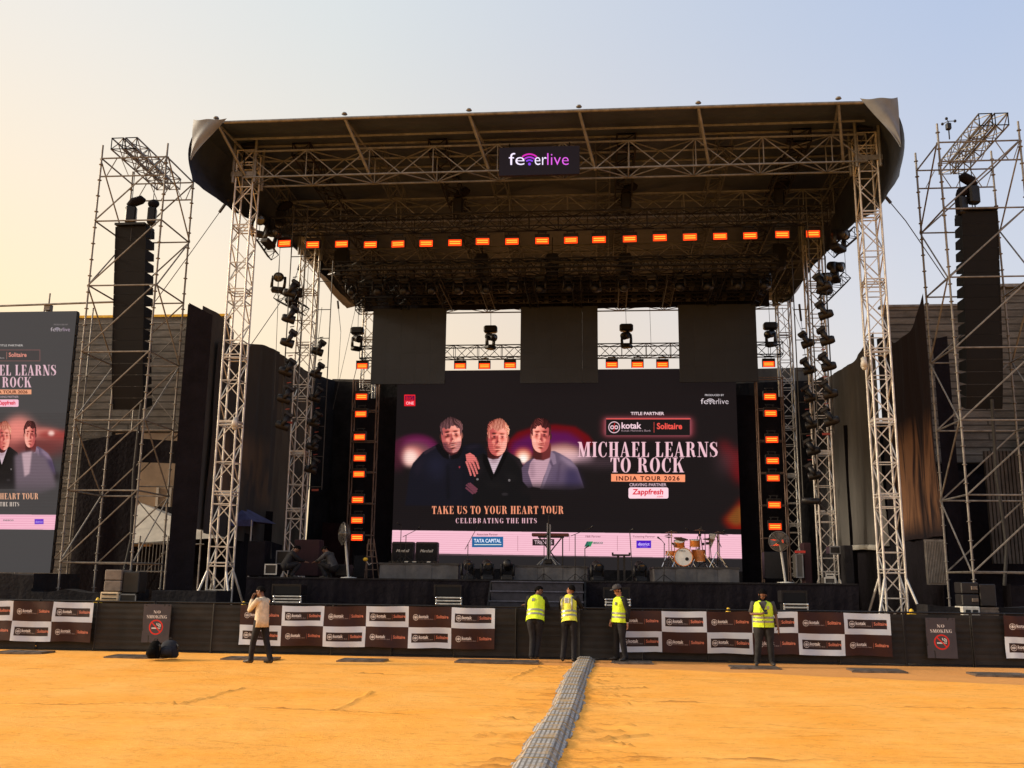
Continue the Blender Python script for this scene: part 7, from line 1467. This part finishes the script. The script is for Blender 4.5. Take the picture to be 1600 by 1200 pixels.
# guard 2: back to us, taller and slim, leaning left
J=base(); J.update(pel=(.02,-.08,.99),chest=(-.01,.05,1.34),neck=(-.01,.13,1.53),head=(.02,.18,1.665),look=(-.8,.7,.1),shL=(-.18,.10,1.46),shR=(.18,.05,1.47),elL=(-.25,.28,1.23),wrL=(-.22,.45,1.27),hdL=(.2,1,0),pnL=(0,0,-1),elR=(.27,.22,1.27),wrR=(.25,.42,1.27),hdR=(-.3,1,0),pnR=(0,0,-1),
  hipL=(-.085,-.08,.96),hipR=(.105,-.08,.96),knL=(-.09,-.08,.52),knR=(.13,-.05,.52),anL=(-.12,-.14,.09),anR=(.14,-.12,.09),toeL=(-.15,.02,.03),toeR=(.17,.02,.03))
person((gnd(888,1036)[0],24.05,0.012),RAD(-8),'tall slim guard in a faded yellow vest seen from behind, head turned left',J,'skin2',dict(trousers='dark',shirt='shirt',vest='vest2',girth=.97,strips=1,badge=(.0,-1,.06,.065),legw=1.05,vz=-.02),'guards in yellow vests')
# guard 3: grey cap, facing left
J=base(); J.update(pel=(0,.02,.96),chest=(0,.0,1.29),neck=(.0,.01,1.49),head=(.0,.06,1.635),look=(-.05,1,.03),shL=(-.185,-.01,1.43),shR=(.185,-.01,1.43),elL=(-.23,-.09,1.15),wrL=(-.20,-.09,.88),hdL=(0,.05,-1),pnL=(0,1,0),elR=(.23,.05,1.14),wrR=(.16,.16,.93),
  hipL=(-.095,0,.93),hipR=(.095,0,.93),knL=(-.11,.0,.50),knR=(.11,.04,.50),anL=(-.12,-.07,.09),anR=(.13,.02,.09),toeL=(-.16,.08,.03),toeR=(.17,.16,.03))
person((gnd(969,1031,pl)[0],24.08,pl),RAD(118),'guard in a grey cap and yellow vest standing facing left, his arm hanging',J,'skin2',dict(trousers='dark',shirt='shirt',vest='vest',girth=1.10,cap='cap',badge=(-.08,1,.03,.035),watch='L',vz=.0,legw=1.05),'guards in yellow vests')
# guard 4: facing us, looking down at the phone
J=base(); J.update(head=(.0,.07,1.585),look=(.18,1,-.62),elR=(.275,-.03,1.14),wrR=(.07,.26,1.16),hdR=(-.9,.25,.12),pnR=(0,.2,1),curlR=.9,shL=(-.205,0,1.39),shR=(.205,0,1.39),neck=(0,0,1.45),chest=(0,0,1.27),elL=(-.29,-.02,1.10),wrL=(-.32,.08,.86),hdL=(-.1,.1,-1),pnL=(.8,-.4,0),
  pel=(0,0,.93),hipL=(-.10,0,.90),hipR=(.10,0,.90),knL=(-.13,.04,.48),knR=(.13,.04,.48),anL=(-.15,.0,.09),anR=(.17,.0,.09),toeL=(-.18,.14,.03),toeR=(.20,.14,.03))
g=gnd(1196,1040,pl)
person((g[0],g[1]+.05,pl),RAD(176),'stocky bearded guard in an open yellow vest facing the camera and looking at his phone',J,'skin1',dict(trousers='char',shirt='greyshirt',vest='vest',girth=1.20,short=1,vneck=1,phone=1,beard=1,legw=1.12,badge=(-.10,1,.026,.035)),'guards in yellow vests')
# crouching stage hands
def crouch(px_,Y,rz_,lb,sh):
    J=base(); J.update(pel=(0,-.12,.34),chest=(0,.02,.62),neck=(0,.12,.78),head=(0,.22,.86),look=(0,1,-.4),shL=(-.18,.06,.73),shR=(.18,.06,.73),elL=(-.23,.26,.55),elR=(.23,.26,.55),wrL=(-.12,.44,.50),wrR=(.12,.44,.50),hdL=(0,1,-.2),hdR=(0,1,-.2),pnL=(0,0,-1),pnR=(0,0,-1),
      hipL=(-.10,-.10,.32),hipR=(.10,-.10,.32),knL=(-.16,.30,.46),knR=(.16,.30,.46),anL=(-.14,.08,.09),anR=(.14,.08,.09),toeL=(-.16,.24,.03),toeR=(.16,.24,.03))
    person((at(px_,890,Y)[0],Y,DZ),rz_,lb,J,'skin1',dict(trousers='dark',shirt=sh,girth=1.0),'stage hands')
crouch(516,29.5,RAD(75),'stage hand in a grey shirt crouching on the left side of the stage','greyshirt'); crouch(451,29.2,RAD(-60),'stage hand in dark clothes crouching beside the flight case on the left','shirt')
